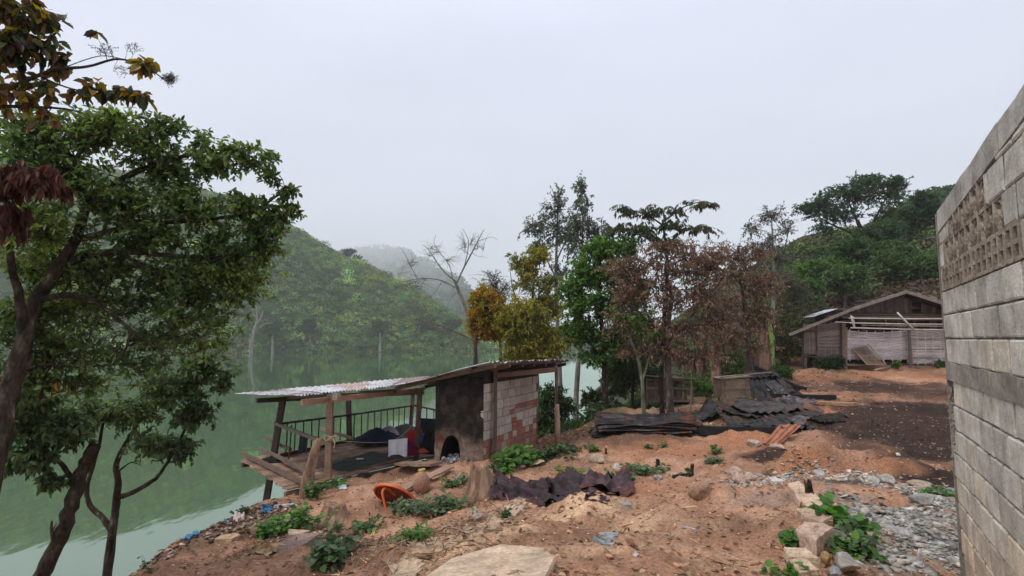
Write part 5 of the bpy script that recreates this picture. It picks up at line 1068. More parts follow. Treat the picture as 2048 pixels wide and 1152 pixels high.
rp.tube([bk+V(.14*sin(t), -.06-.02*cos(t), .05*sin(2*t)+.02) for t in np.linspace(0, 2*pi, 24)], .010, 5)
rp.tube([bk+V(.06, -.07, 0), bk+V(.10, -.08, -.08), bk+V(.09, -.09, -.19)], [.010, .012, .016], 6)
tag(rp.build('tied_rope', M['rope'], None, True), 'yellowish rope knotted round the front left post', 'rope')
rp = MB(); rp.tube(sagline(bk+V(.05, 0, -.03), P(776, 884, 14.0), .03)+sagline(P(776, 884, 14.0), P(837, 834, 14.4), .12), .007, 5)
tag(rp.build('clothes_line', M['rope'], None, True), 'thin washing line running from the knot to the next post', 'rope')
# ------------------------------------------------------------------ bamboo house
HY = 28.0
def hp(x, y, d=0.): p = P(x, y, HY); return p+V(0, d, 0)      # point on the front plane, d>0 is deeper
M['weave'] = ramp_mat('woven_bamboo', [(.3, (.55, .55, .55)), (.5, (.9, .9, .9)), (.7, (1.15, 1.15, 1.15))], 2.2, rough=.9, bump=.3, bscale=40, attr=True, stretch=(.4, 1, 1))
M['bamboo'] = ramp_mat('bamboo', [(.35, (.75, .75, .75)), (.65, (1.1, 1.1, 1.1))], 3, rough=.6, attr=True, bump=.2, bscale=30, stretch=(1, 1, .3))
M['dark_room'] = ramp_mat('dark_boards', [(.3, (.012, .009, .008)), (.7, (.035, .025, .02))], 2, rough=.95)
house = empty('bamboo_house', hp(1745, 740), 'long low house with woven bamboo walls and dark plank gable under a tin roof', 'house')
AP = hp(1788, 584, -.9); EL = hp(1561, 667, -.9); EK = hp(1682, 618.5, -.9); ER = hp(2010, 655, -.9); DEP = V(5.3, 8, -.1)
mb = MB(); mb.col = (.9, .92, 1.)
def roofside(name, A, B, nw, tint, seed, mat='metal_roof'):
    return sheet(name, (A, A+DEP, B+DEP, B), nw, .02, mat, house, cr=.02, seed=seed, tint=tint, nv=12)
roofside('roof', AP, EK, 40, (.42, .42, .44), 1); roofside('roof', EK+V(0, 0, -.03), EL, 40, (.8, .82, .9), 2); roofside('roof', AP+V(0, 0, -.01), ER, 40, (.42, .40, .38), 3)
q = hp(1633, 633, .3); sheet('roof_patch', (q, q+V(0, 1.2, 0), hp(1683, 618, .3)+V(0, 1.2, .04), hp(1683, 618, .3)+V(0, 0, .04)), 6, .012, 'metal_roof', house, cr=.01, tint=(.85, .88, .95), ragged=0)
mb = MB(); mb.col = (.26, .22, .18)
for A, B in ((AP, EK), (EK, EL), (AP, ER)): mb.bar(A+V(0, .02, -.07), B+V(0, .02, -.07), .05, .13, .003)
mb.build('barge_board', M['timber'], house, cols=True)
for x in (1600, 1660, 1700, 1760, 1830, 1880, 1940):
    zt_ = interp(x, [(1561, 667), (1682, 618.5), (1788, 584), (2010, 655)]); post('rafter', house, hp(x, zt_+5, -.85), hp(x, zt_+5, 2), .06, .07, (.10, .07, .05))
mb = MB(); x = 1690.
while x < 1960:         # gable planks
    w = NP.uniform(6, 11); yt = interp(x+w/2, [(1561, 667), (1682, 618.5), (1788, 584), (2010, 655)])+3; yb = 626
    if yb-yt > 1.5 and not (1829 < x+w/2 < 1850 and True):
        mb.col = tuple(V(.12, .09, .075)*NP.uniform(.5, 1.6)); p = (hp(x, yb)+hp(x+w, yt))/2
        mb.box(p+V(0, .15+NP.uniform(0, .02), 0), (w*HY/F-.012, .025, abs(hp(x, yb)[2]-hp(x, yt)[2])), None, .004)
    x += w
mb.col = (.07, .05, .04); mb.bar(hp(1700, 627, .13), hp(1962, 627, .13), .05, .09); mb.build('gable', M['timber'], house, cols=True)
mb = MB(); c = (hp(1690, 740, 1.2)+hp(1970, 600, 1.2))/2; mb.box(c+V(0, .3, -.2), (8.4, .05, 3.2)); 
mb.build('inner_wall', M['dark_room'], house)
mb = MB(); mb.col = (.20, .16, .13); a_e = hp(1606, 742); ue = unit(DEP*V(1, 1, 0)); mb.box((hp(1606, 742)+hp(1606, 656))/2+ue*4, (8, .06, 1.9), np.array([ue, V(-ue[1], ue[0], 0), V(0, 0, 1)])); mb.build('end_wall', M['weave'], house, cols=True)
for y, d, h, c in ((629, .05, .09, (.16, .12, .10)), (634.5, .02, .12, (.24, .20, .165)), (641, .12, .05, (.10, .08, .06))):
    post('beam', house, hp(1684, y, d), hp(1965, y+1.5, d), .06, h, c)
for x, w, c in ((1735, 12, .8), (1768, 8, .6), (1795, 10, .7), (1812, 24, 1.), (1838, 7, .8), (1875, 18, .8)):   # upright boards between the dark openings
    mb = MB(); mb.col = tuple(V(.13, .10, .08)*c); mb.box((hp(x, 640, .3)+hp(x, 664, .3))/2, (w*HY/F*.8, .03, .66)); mb.build('wall_board', M['timber'], house, cols=True)
def weave(name, x0, x1, ytop, ybot, col, d, per=22, seed=1, dark=.6, stake=26, wavy=0.):
    mb = MB(); sp = stake*HY/F; X0 = hp(x0, 700, d)[0]; X1 = hp(x1, 700, d)[0]; n = int((X1-X0)/sp*5)+2
    for r in range(per):
        pts0 = []; t = (r+.5)/per
        for i in range(n):
            x = X0+(X1-X0)*i/(n-1); pxx = x0+(x1-x0)*i/(n-1); yt, yb = ytop(pxx), ybot(pxx)
            zc = hp(pxx, yt+(yb-yt)*t, d)[2]+.012*float(fbm(x*1.4+seed, r*.7, 2, seed)); hh = (hp(pxx, yt, d)[2]-hp(pxx, yb, d)[2])/per*.46
            yy = hp(pxx, 700, d)[1]+.03*cos(pi*(x-X0)/sp+(r % 2)*pi); pts0.append((x, yy, zc, hh))
        mb.col = tuple(np.array(col)*(NP.uniform(dark, 1.15)))
        vs = []; 
        for x, yy, zc, hh in pts0: vs += [(x, yy, zc-hh), (x, yy-.008, zc+hh)]
        mb.add(vs, [(2*i, 2*i+2, 2*i+3, 2*i+1) for i in range(n-1)])
    k = 0; x = x0+stake/2
    while x < x1:
        mb.col = tuple(np.array(col)*.85); mb.bar(hp(x, ybot(x)+3, d), hp(x+NP.uniform(-.6, .6), ytop(x)-3, d), .035, .02); x += stake
    return mb.build(name, M['weave'], house, cols=True)
_W = 1.6
weave('woven_wall', 1690, 1813, lambda x: 660+4.5*math.sin((x-1690)/123*pi), lambda x: 719.0, tuple(_W*v for v in (.50, .455, .44)), -.05, 20, 1, .7, 17)
weave('woven_wall', 1810, 1893, lambda x: 661, lambda x: 727.0, tuple(_W*v for v in (.42, .38, .355)), -.12, 22, 2, .55, 15)
weave('woven_wall', 1634, 1684, lambda x: 650-(x-1634)*.13, lambda x: 713.+(x-1634)*.06, tuple(_W*v for v in (.26, .215, .18)), .05, 24, 3, .6, 12)
mb = MB(); mb.col = (.33, .26, .2)
for k in range(9): x = 1609+k*2.7; mb.col = tuple(V(.30, .245, .2)*NP.uniform(.7, 1.2)); mb.box((hp(x, 664, .02)+hp(x, 707, .02))/2, (.055, .03, 1.08))
for y in (662, 708): mb.col = (.2, .15, .11); mb.box((hp(1608, y, -.02)+hp(1633, y, -.02))/2, (.66, .03, .06))
mb.col = (.24, .18, .13); mb.box(hp(1620, 655, .03), (.64, .03, .34)); mb.build('bamboo_door', M['weave'], house, cols=True)
for x, y0, y1, w, c, dd in ((1606, 654, 748, .08, (.09, .07, .055), 0), (1634, 648, 735, .07, (.24, .17, .12), 0), (1612, 709, 750, .13, (.26, .18, .13), .1), (1634, 712, 742, .10, (.22, .16, .12), .3), (1684, 643, 744, .17, (.27, .19, .14), -.1), (1690, 655, 738, .09, (.3, .22, .16), -.1), (1892, 640, 745, .16, (.22, .18, .14), 0)):
    post('house_post', house, hp(x, y1+6, dd), hp(x, y0, dd), w, w, c)
post('floor_beam', house, hp(1604, 711, 0), hp(1686, 719, 0), .08, .09, (.12, .09, .07)); post('sill', house, hp(1690, 729, -.15), hp(1895, 735, -.15), .09, .10, (.3, .22, .17))
def pole(x0, y0, x1, y1, d, r, c, name='bamboo_rail'):
    mb = MB(); mb.col = c; mb.tube([hp(x0, y0, d), (hp(x0, y0, d)+hp(x1, y1, d))/2+V(0, 0, -.02), hp(x1, y1, d)], r, 7); return mb.build(name, M['bamboo'], house, True, cols=True)
for a in ((1674, 638, 1905, 639, -1., .035), (1676, 647, 1905, 650, -1., .033), (1648, 645, 1900, 655, -.95, .022), (1676, 656.5, 1905, 661, -1.05, .035), (1700, 651, 1905, 654, -.9, .02)): pole(*a, (.52, .46, .40))
for k in range(4): pole(1676+k*2.4, 632+k, 1682+k*1.6, 657, -1.05+.03*k, .02, (.62, .60, .56))
pole(1765, 627, 1797, 660, -1.08, .045, (.66, .62, .56)); pole(1769, 630, 1800, 661, -1.02, .03, (.6, .55, .5)); pole(1763, 637, 1764, 652, -.3, .045, (.15, .12, .1))
post('front_post', house, hp(1792, 734, -1.), hp(1790, 655, -1.), .10, .10, (.13, .11, .10)); post('slanted_board', house, hp(1815, 728, -.35), hp(1806, 660, -.3), .11, .04, (.33, .22, .16))
pr = empty('leaning_screen', hp(1725, 728, -.5), 'framed bamboo panel leaning against the woven house wall', 'panel')
A, B, C_, D = hp(1700, 697, -.2), hp(1728, 692, -.2), hp(1749, 727, -.75), hp(1715, 728, -.75)
mb = MB()
for k in range(13): t = (k+.5)/13; mb.col = tuple(V(.30, .21, .15)*NP.uniform(.75, 1.15)); mb.bar(A*(1-t)+B*t, D*(1-t)+C_*t, .075, .012)
mb.build('slats', M['weave'], pr, cols=True)
mb = MB(); mb.col = (.40, .28, .2)
for p0, p1 in ((A, B), (D, C_), (A, D), (B+V(.05, 0, .1), C_+V(.06, 0, 0)), (A*.5+D*.5, B*.5+C_*.5)): mb.bar(p0+V(0, -.03, 0), p1+V(0, -.03, 0), .06, .04)
mb.build('frame', M['timber'], pr, cols=True)

# ------------------------------------------------------------------ coops
coop = empty('wooden_coop', gp(1340, 815), 'rickety grey plank animal coop with open front under the brown tree', 'coop')
CY = 19.6
def cq(x, y, d=0): return P(x, y, CY)+V(0, d, 0)
for x, yb in ((1294, 820), (1312, 815), (1346, 822), (1384, 822)): post('leg', coop, cq(x, yb), cq(x, 756, 0), .07, .06, (.20, .135, .10))
for x in (1300, 1378): post('leg', coop, cq(x, 812, 1.1), cq(x, 756, 1.1), .07, .06, (.14, .10, .08))
def panel(nm, par, x0, x1, y0, y1, d, n, col, horiz=True, gap=.01):
    mb = MB()
    for k in range(n):
        mb.col = tuple(np.array(col)*NP.uniform(.65, 1.2)); t0, t1 = k/n, (k+1)/n
        if horiz: a = cq(x0, y0+(y1-y0)*(t0+t1)/2, d); b = cq(x1, y0+(y1-y0)*(t0+t1)/2, d); mb.bar(a, b, .022, abs(y1-y0)/n*CY/F-gap, .003)
        else: a = cq(x0+(x1-x0)*(t0+t1)/2, y0, d); b = cq(x0+(x1-x0)*(t0+t1)/2, y1, d); mb.box((a+b)/2, ((x1-x0)/n*CY/F-gap, .022, abs(y1-y0)*CY/F), None, .003)
    return mb.build(nm, M['timber'], par, cols=True)
panel('board_panel', coop, 1295, 1332, 765, 800, .0, 1, (.15, .105, .085)); panel('back_panel', coop, 1295, 1384, 760, 800, 1.15, 6, (.09, .06, .05), False); panel('board_panel', coop, 1352, 1362, 768, 800, .02, 2, (.17, .12, .10), False); panel('board_panel', coop, 1368, 1374, 778, 800, .02, 1, (.16, .12, .09), False)
for y, c in ((801, (.22, .16, .12)), (776, (.26, .19, .15)), (759, (.2, .15, .12))): post('crossbar', coop, cq(1292, y, -.05), cq(1388, y+1, -.05), .05, .07, c)
post('brace', coop, cq(1316, 798, -.06), cq(1330, 762, -.06), .03, .09, (.24, .18, .14)); post('floor_board', coop, cq(1293, 802, .5), cq(1388, 802, .5), 1.0, .03, (.14, .10, .08))
for k in range(5):
    a = cq(1287+k*3, 750+k*1.5, -.25+k*.3); b = cq(1388-(k % 2)*30, 757+k*1.2, -.2+k*.3); post('roof_board', coop, a, b, .28, .02, tuple(V(.22, .18, .155)*NP.uniform(.7, 1.2)))
bc = empty('bamboo_coop', gp(1470, 815), 'small raised cage woven from flat bamboo strips standing on legs', 'coop')
CY = 19.2
for x, yb, d in ((1444, 812, 0), (1454, 806, .75), (1492, 818, 0), (1497, 810, .75)): post('leg', bc, cq(x, yb, d), cq(x, 756, d), .055, .05, (.33, .23, .16))
panel('front_panel', bc, 1442, 1497, 758, 795, -.04, 7, (.38, .27, .185), gap=.006)
mb = MB()
for k in range(7): mb.col = tuple(V(.26, .18, .12)*NP.uniform(.8, 1.1)); p = P(1496, 758+37*(k+.5)/7, CY); mb.box(p+V(0, .38, 0), (.02, .76, .085))
mb.build('side_panel', M['timber'], bc, cols=True)
mb = MB(); 
for k in range(7): p = P(1443, 758+37*(k+.5)/7, CY); mb.box(p+V(0, .38, 0), (.02, .76, .085))
mb.c = [np.tile((.24, .165, .11), (8, 1))]*7; mb.build('side_panel', M['timber'], bc, cols=True)
for x in (1444, 1449, 1491, 1496): post('upright', bc, cq(x, 797, -.07), cq(x, 755, -.07), .03, .03, (.30, .21, .15))
for y in (759, 776, 794): post('crossbar', bc, cq(1441, y, -.065), cq(1499, y-1, -.065), .02, .03, (.42, .30, .21))
mb = MB(); mb.col = (.33, .25, .19)
for k in range(5): mb.bar(cq(1440, 757.5, -.1+k*.2), cq(1500, 752, -.1+k*.2), .19, .02, .004)
mb.build('lid', M['timber'], bc, cols=True)
for x0, y0, x1, y1, c, w, d, l in ((1438, 756, 1540, 746, (.30, .22, .17), .10, -.1, 'grey board lying across the top of the bamboo coop'),):
    tag(post('loose_board', None, cq(x0, y0, d)+V(0, 0, .03), cq(x1, y1, d)+V(0, 0, .03), w, .03, c), l, 'board')
# stakes
for x, y, h, Y0, l, r_, c in ((1378, 835, 90, None, 'thin crooked stake standing right of the dead leaf tree trunk', .022, (.20, .17, .10)), (1485, 760, 52, None, 'cut stub of a dead sapling behind the bamboo coop', .05, (.25, .18, .13)), (1388, 775, 40, None, 'leaning split stump left of the ferny bush', .09, (.30, .18, .12))):
    g = G(x, y); mb = MB(); mb.col = c; t = P(x+4, y-h, g[1]); mb.tube(smooth_path([g-V(0, 0, .1), (g+t)/2+V(.04, 0, 0), t], 4, .006), np.linspace(r_, r_*.6, 9), 7); tag(mb.build('stake', M['timber'], None, True, cols=True), l, 'stake')
# banana trunks
def banana(label, x, yb, yt, Y, r, leaf=None, dead=True):
    g = P(x, yb, Y); t = P(x+2, yt, Y); o = empty('banana_plant', g, label, 'banana plant', 'dried banana plants behind the coops')
    mb = MB()
    for k in range(13):
        a = NP.uniform(0, 2*pi); o1 = V(cos(a), sin(a), 0)*r*NP.uniform(.3, .8); mb.col = tuple(V(.24, .15, .105)*NP.uniform(.5, 1.5))
        h = NP.uniform(.7, 1.0); mb.tube(smooth_path([g+o1-V(0, 0, .1), (g+t)/2+o1*.8, g+(t-g)*h+o1*.7+NP.normal(0, .04, 3)], 3, .012), np.linspace(r*.55, r*.26, 7), 6)
    mb.build('trunk', M['timber'], o, True, cols=True)
    mb = MB()
    for k in range(9 if dead else 2):
        a = NP.uniform(0, 2*pi); top = g+(t-g)*NP.uniform(.75, 1); L_ = NP.uniform(.5, 1.0); out = V(cos(a), sin(a)*.6, 0)*NP.uniform(.1, .35)
        pts = [top, top+out+V(0, 0, .05), top+out*1.4+V(0, 0, -L_)]; sp = smooth_path(pts, 4, .01); w = np.linspace(.04, .13, len(sp)); sd = unit(np.cross(out+V(1e-3, 0, 0), V(0, 0, 1)))
        mb.col = tuple(V(.17, .105, .075)*NP.uniform(.5, 1.4)); mb.grid(np.array([[p-sd*w_, p+V(.02*sin(i*2), .02, 0), p+sd*w_] for i, (p, w_) in enumerate(zip(sp, w))]))
    mb.build('dead_leaf', M['timber'], o, cols=True)
    if leaf:
        mb = MB(); sp = smooth_path([P(*q) for q in leaf], 5); n = len(sp)
        mb.col = (.22, .36, .07); mb.grid(np.array([[p-V(.10*sin(pi*min(1, (i+.6)/n)), 0, -.04), p, p+V(.10*sin(pi*min(1, (i+.6)/n)), 0, .04)] for i, p in enumerate(sp)])); mb.build('green_leaf', M['timber'], o, True, cols=True)
banana('dried banana stem with shaggy brown sheaths, between the two coops', 1431, 790, 680, 23.5, .20)
banana('thin leaning dried banana stem right of the thin stake', 1397, 780, 705, 23, .13)
banana('thick dried banana clump behind the tin heap with one tall green leaf', 1530, 752, 625, 25.5, .24, [(1545, 735, 25.2), (1545, 700, 25.2), (1541, 660, 25.2), (1533, 635, 25.2), (1526, 622, 25.2)])
banana('dried banana stem half hidden on the left of the thick clump', 1508, 752, 690, 26, .16)

# ------------------------------------------------------------------ burnt tin
def tin(label, c4, nw, amp, seed, mat='metal_burnt', cr=.03, tint=(1, 1, 1), group='burnt corrugated sheets', sag=0., name='tin_sheet', ragged=.15):
    return sheet(name, c4, nw, amp, mat, None, cr, seed, tint, label, 'metal sheet', group, 18, sag, ragged)
# stack, left
for k, (t, l) in enumerate([((.9, .9, 1), 'bottom'), ((1.4, 1.4, 1.6), 'second lowest'), ((2.0, 2.0, 2.1), 'third from the bottom'), ((.8, .7, .7), 'middle'), ((1.6, 1.6, 1.7), 'second highest'), ((.8, .8, .9), 'topmost')]):
    dz = .04+k*.062; j = [0, -6, 4, -3, 5, -2][k]; y0 = [878, 876, 874, 872, 868, 864][k]
    a, b = G(1190+j, 878), G(1398+j*2, 873); bk_ = V(.05*k, .85-.03*k, .04*k)
    a[2] = max(a[2], b[2]-.1)+dz; b[2] += dz
    tin(f'{l} sheet of the neat pile of blackened corrugated tin', (a, a+bk_, b+bk_+V(-.05, .05, -.02*k), b), 6, .026, 30+k, cr=.05+.008*k, tint=tuple(np.array(t)*V(.62, .58, .52)), group='neat pile of blackened tin', sag=.02*((k % 3)-1))
# middle heap
g0 = G(1555, 862)
def heap4(x0, y0, x1, y1, yb, z0, z1, dx=0, Yf=None):
    a = G(x0, y0); b = G(x1, y1); dY = (G((x0+x1)/2, yb)-G((x0+x1)/2, (y0+y1)/2))[1]
    z0 *= .5; z1 *= .5; return (a+V(0, 0, z0), b+V(0, 0, z1), b+V(dx, dY*.6, .02+z1), a+V(dx, dY*.6, .02+z0))
specs = [('lowest blackened sheet in the wide tin heap, wavy edge to the front', 1495, 862, 1640, 858, 820, .10, .16, (.7, .7, .75), 'metal_burnt'),
         ('bluish blackened sheet sliding off the front of the wide tin heap', 1540, 856, 1622, 852, 815, .22, .26, (2.2, 2.3, 2.8), 'metal_burnt'),
         ('black wavy sheet crossing the middle of the wide tin heap', 1500, 848, 1660, 843, 812, .30, .34, (.6, .6, .6), 'metal_burnt'),
         ('long grey black sheet under the top of the wide tin heap', 1508, 838, 1655, 832, 803, .36, .40, (1.3, 1.3, 1.4), 'metal_burnt'),
         ('rust red sheet on the right of the wide tin heap', 1622, 842, 1695, 835, 808, .24, .20, (1, 1, 1), 'metal_rust'),
         ('dark sheet curling up at the far right of the wide tin heap', 1645, 850, 1700, 846, 815, .16, .20, (.6, .55, .5), 'metal_burnt'),
         ('pale grey sheet tilted on top of the wide tin heap', 1570, 830, 1640, 815, 800, .42, .50, (2.4, 2.4, 3.0), 'metal_burnt'),
         ('black sheet crowning the wide tin heap', 1545, 826, 1615, 824, 806, .42, .42, (.7, .7, .8), 'metal_burnt')]
for k, (l, x0, y0, x1, y1, yb, z0, z1, t, m_) in enumerate(specs):
    tin(l, heap4(x0, y0, x1, y1, yb, z0, z1, .2*sin(k*2)), 9 if x1-x0 > 100 else 6, .030, 50+k, m_, .13, tuple(np.array(t)*(V(.75, .7, .62) if m_ == 'metal_burnt' else 1)), ragged=.35)
a = G(1518, 892); b = G(1545, 897); tin('strip of rust orange tin bending down in front of the wide heap', (G(1525, 893)+V(0, 0, .03), G(1560, 892)+V(0, 0, .03), G(1605, 868)+V(0, 0, .22), G(1560, 870)+V(0, 0, .24)), 3, .018, 61, 'metal_rust', .05)
tin('small flat piece of rust orange tin beside the bent strip', (G(1500, 888)+V(0, 0, .04), G(1520, 894)+V(0, 0, .04), G(1540, 884)+V(0, 0, .04), G(1512, 882)+V(0, 0, .04)), 2, .012, 62, 'metal_rust', .03)
tin('blackened sheet bent like a tent between the pile and the coops', (G(1382, 832)+V(0, 0, .03), G(1405, 846)+V(0, 0, .05), G(1440, 838)+V(0, 0, .30), G(1424, 826)+V(0, 0, .45)), 4, .02, 63, cr=.10, tint=(.45, .42, .42))
tin('low curled end of blackened tin right of the tent shaped sheet', (G(1425, 838)+V(0, 0, .36), G(1440, 846)+V(0, 0, .25), G(1480, 850)+V(0, 0, .03), G(1465, 842)+V(0, 0, .03)), 3, .015, 64, cr=.06, tint=(.7, .55, .5))
M['char'] = ramp_mat('charred_wood', [(.3, (.006, .006, .006)), (.6, (.018, .017, .018)), (.75, (.05, .048, .05))], 5, rough=.75, bump=.8, bscale=30, bdist=.02)
def beam(name, label, cat, p0, p1, w, h, mat='char', col=(1, 1, 1), seg=8, group=None, bend=.02):
    mb = MB(); mb.col = col; mb.bar(p0, p1, w, h, .010, seg=seg, bend=bend); return tag(mb.build(name, M[mat], None, cols=True), label, cat, group)
beam('charred_beam', 'long charred black beam lying between the neat pile and the wide heap', 'beam', gp(1398, 868, .09), gp(1570, 875, .12), .2, .22)
beam('charred_beam', 'charred log in front of the far tin heap', 'beam', gp(1545, 796, .07), gp(1672, 800, .07), .2, .18)
beam('charred_beam', 'black slanted rafter sticking up from the far tin heap', 'beam', gp(1500, 772, .95), gp(1600, 790, .25), .10, .12)
beam('charred_beam', 'second black rafter resting on the far tin heap', 'beam', P(1508, 738, 22.0), gp(1612, 784, .12), .09, .10)
# far heap
for k, (l, c4, t, m_) in enumerate([('dark sheet forming the left side of the far tin heap', [(1490, 752, 22), (1535, 748, 22), (1560, 795, 21), (1505, 795, 21)], (.6, .6, .65), 0),
      ('broad black sheet sloping down the middle of the far tin heap', [(1520, 745, 22.3), (1560, 752, 22.3), (1612, 792, 21.2), (1545, 800, 21)], (.9, .9, 1.0), 0), ('grey streaked sheet on the slope of the far tin heap', [(1530, 764, 21.4), (1550, 760, 21.4), (1590, 796, 20.9), (1558, 800, 20.8)], (2.0, 2.0, 2.2), 0),
      ('brown tinged sheet on the upper right of the far tin heap', [(1548, 752, 22), (1575, 758, 22), (1600, 782, 21.2), (1570, 784, 21.2)], (1.3, 1., .95), 0), ('top edge sheet of the far tin heap', [(1488, 744, 22.6), (1550, 741, 22.6), (1560, 752, 21.8), (1500, 757, 21.8)], (.7, .65, .65), 0)]):
    tin(l, [P(*q) for q in c4], 5, .03, 70+k, 'metal_burnt', .05, tuple(np.array(t)*.6), group='sheets of the far tin heap')
beam('loose_board', 'brown board on the ground right of the far tin heap', 'board', gp(1600, 778, .08), gp(1655, 783, .08), .12, .05, 'timber', (.22, .15, .11))
beam('loose_board', 'pale board at the foot of the bamboo coop', 'board', gp(1533, 790, .2), gp(1567, 791, .2), .1, .05, 'timber', (.40, .32, .26))
beam('loose_board', 'reddish rotten board right of the bamboo coop', 'board', gp(1500, 822, .06), gp(1560, 806, .15), .16, .07, 'timber', (.16, .09, .065))
beam('loose_board', 'flat orange brown plank on the burnt ground behind the wide heap', 'board', gp(1605, 806, .05), gp(1712, 812, .05), .35, .09, 'timber', (.42, .24, .14))
beam('loose_pole', 'long thin bamboo pole lying on the orange earth before the house', 'pole', gp(1750, 742, .05), gp(1778, 738, .07), .05, .05, 'bamboo', (.5, .4, .3))
beam('loose_pole', 'pale pole lying left of the neat tin pile', 'pole', gp(1148, 853, .05), gp(1190, 852, .05), .06, .05, 'timber', (.5, .42, .34))
# crumpled heap at the front
for k, (l, c4, t) in enumerate([('crumpled purple black tin standing against the big stump', [(972, 992, .02), (1005, 1003, .02), (1022, 988, .18), (985, 968, .42)], (.95, .75, .85)), ('torn dark tin in the left middle of the crumpled heap', [(1000, 1003, .03), (1090, 1015, .02), (1110, 985, .12), (1020, 975, .20)], (.75, .6, .7)),
      ('folded dark tin in the centre of the crumpled heap', [(1060, 1003, .06), (1150, 1008, .05), (1165, 975, .16), (1075, 978, .12)], (.55, .48, .55)), ('large brown black tin on the right of the crumpled heap', [(1105, 1000, .08), (1215, 1005, .08), (1225, 968, .16), (1140, 970, .20)], (.8, .65, .72)),
      ('curled purple brown tin at the right end of the crumpled heap', [(1160, 985, .10), (1268, 990, .05), (1250, 962, .14), (1180, 966, .20)], (1.3, 1., 1.1)), ('small ragged scrap sticking out in front of the crumpled heap', [(1165, 1003, .03), (1215, 1010, .02), (1212, 998, .05), (1172, 995, .05)], (.8, .7, .7))]):
    c4 = [gp(x, y, z) for x, y, z in c4]; c4 = c4 if k in (0, 5) else [c4[0], c4[3], c4[2], c4[1]]
    tin(l, c4, 5 if k < 5 else 3, .014, 80+k, 'metal_burnt', .16 if k < 5 else .04, tuple(np.array(t)*V(.8, .62, .62)), group='crumpled heap of dark tin', sag=.03, ragged=.3)

# ------------------------------------------------------------------ stumps, posts, pot, table
M['stump'] = ramp_mat('stump_wood', [(.3, (.10, .06, .04)), (.5, (.27, .16, .105)), (.7, (.42, .29, .20))], 5, rough=.95, bump=.9, bscale=26, stretch=(1, 1, .3), dist=.4, bdist=.02)
def stump(label, x, y, r, h, seed, hollow=True, mat='stump', flare=.9, lean=(0, 0)):
    g = G(x, y); n, m_ = 48, 12; G_ = []
    for j in range(m_):
        t = j/(m_-1); row = []
        for i in range(n+1):
            a = 2*pi*i/n; jag = 1+.38*float(fbm(cos(a)*2.2+seed, sin(a)*2.2, 3, seed)); z_ = -.12+(h*jag+.12)*t
            rr = r*(1+flare*math.exp(-max(z_, 0)/(.32*h))*(.5+.8*abs(float(fbm(cos(a)*2+9, sin(a)*2, 2, seed+2)))))*(1+.13*float(fbm(cos(a)*5, sin(a)*5+t*.6, 2, seed+1)))*(1-.12*t)
            row.append(g+V(cos(a)*rr+lean[0]*t, sin(a)*rr+lean[1]*t, z_))
        G_.append(row)
    if hollow:
        top = G_[-1]; c = g+V(lean[0], lean[1], h*.35)
        G_.append([c+(p-c)*V(.72, .72, .8) for p in top]); G_.append([c+(p-c)*V(.5, .5, .15) for p in top]); G_.append([c+(p-c)*V(.02, .02, .05) for p in top])
    else:
        top = G_[-1]; c = g+V(lean[0], lean[1], h); G_.append([c+(p-c)*V(.5, .5, .6) for p in top]); G_.append([c+(p-c)*V(.02, .02, .3) for p in top])
    mb = MB(); mb.grid(np.array(G_)); return tag(mb.build('tree_stump', M[mat], None, True), label, 'tree stump')
stump('tall hollow rotten stump between the clay pot and the crumpled tin', 962, 992, .21, .48, 3)
stump('low weathered stump with spread roots below the broken post', 668, 1042, .19, .25, 5, False, flare=1.2)
stump('charred thin stump beside the low weed cluster', 1316, 936, .035, .16, 7, True, 'dark_bark', .8)
stump('small black burnt stump in the middle of the bare ground', 1380, 950, .028, .17, 9, True, 'dark_bark', .8, (.05, 0))
stump('small black peg like stump left of the low weed cluster', 1212, 908, .022, .12, 10, True, 'dark_bark', .8)
stump('split grey stump at the head of the long pale slab', 1622, 1000, .045, .22, 11, True, 'dark_bark', .9, (-.03, 0))
beam('charred_branch', 'short charred branch lying left of the small black stump', 'branch', gp(1347, 957, .03), gp(1378, 953, .04), .045, .045)
g = P(612, 1002, 11.2); mb = MB(); pts = [P(610, 1010, 11.2), P(612, 985, 11.2), P(616, 955, 11.2), P(624, 925, 11.2), P(630, 900, 11.2), P(636, 882, 11.2), P(639, 876, 11.2)]
n = 12; rows_ = []
for i, p in enumerate(pts):
    r = [.135, .13, .12, .105, .095, .085, .04][i]; rows_.append([p+V(cos(a)*r*(1+.25*float(fbm(cos(a)*2, i*.8, 2, 3))), sin(a)*r*.55, .03*float(fbm(cos(a)*3, sin(a)*3+i, 2, 4))) for a in np.linspace(0, 2*pi, n+1)])
mb.grid(np.array(rows_)); tag(mb.build('broken_post', M['stump'], None, True), 'broken weathered post with flaking bark in front of the shelter', 'post')
beam('loose_plank', 'long grey plank along the front edge of the shelter floor', 'plank', gp(606, 985, .22), gp(862, 933, .10), .22, .045, 'timber', (.38, .27, .20), bend=.0)
beam('loose_plank', 'brown plank lying from the clay pot towards the oven', 'plank', gp(803, 985, .05), gp(900, 942, .09), .20, .035, 'timber', (.36, .23, .16), bend=0)
beam('loose_plank', 'dusty wide plank beside the oven mouth', 'plank', gp(800, 935, .10), gp(872, 938, .10), .34, .05, 'timber', (.27, .18, .13), bend=0)
beam('timber_block', 'short square timber end at the corner of the deck edge', 'timber', gp(768, 944, .10), gp(785, 936, .12), .12, .12, 'timber', (.25, .18, .13), 2, bend=0)
M['clay'] = ramp_mat('clay_pot', [(.3, (.22, .115, .075)), (.6, (.36, .20, .135)), (.75, (.42, .27, .2))], 6, rough=.8, bump=.2, bscale=40)
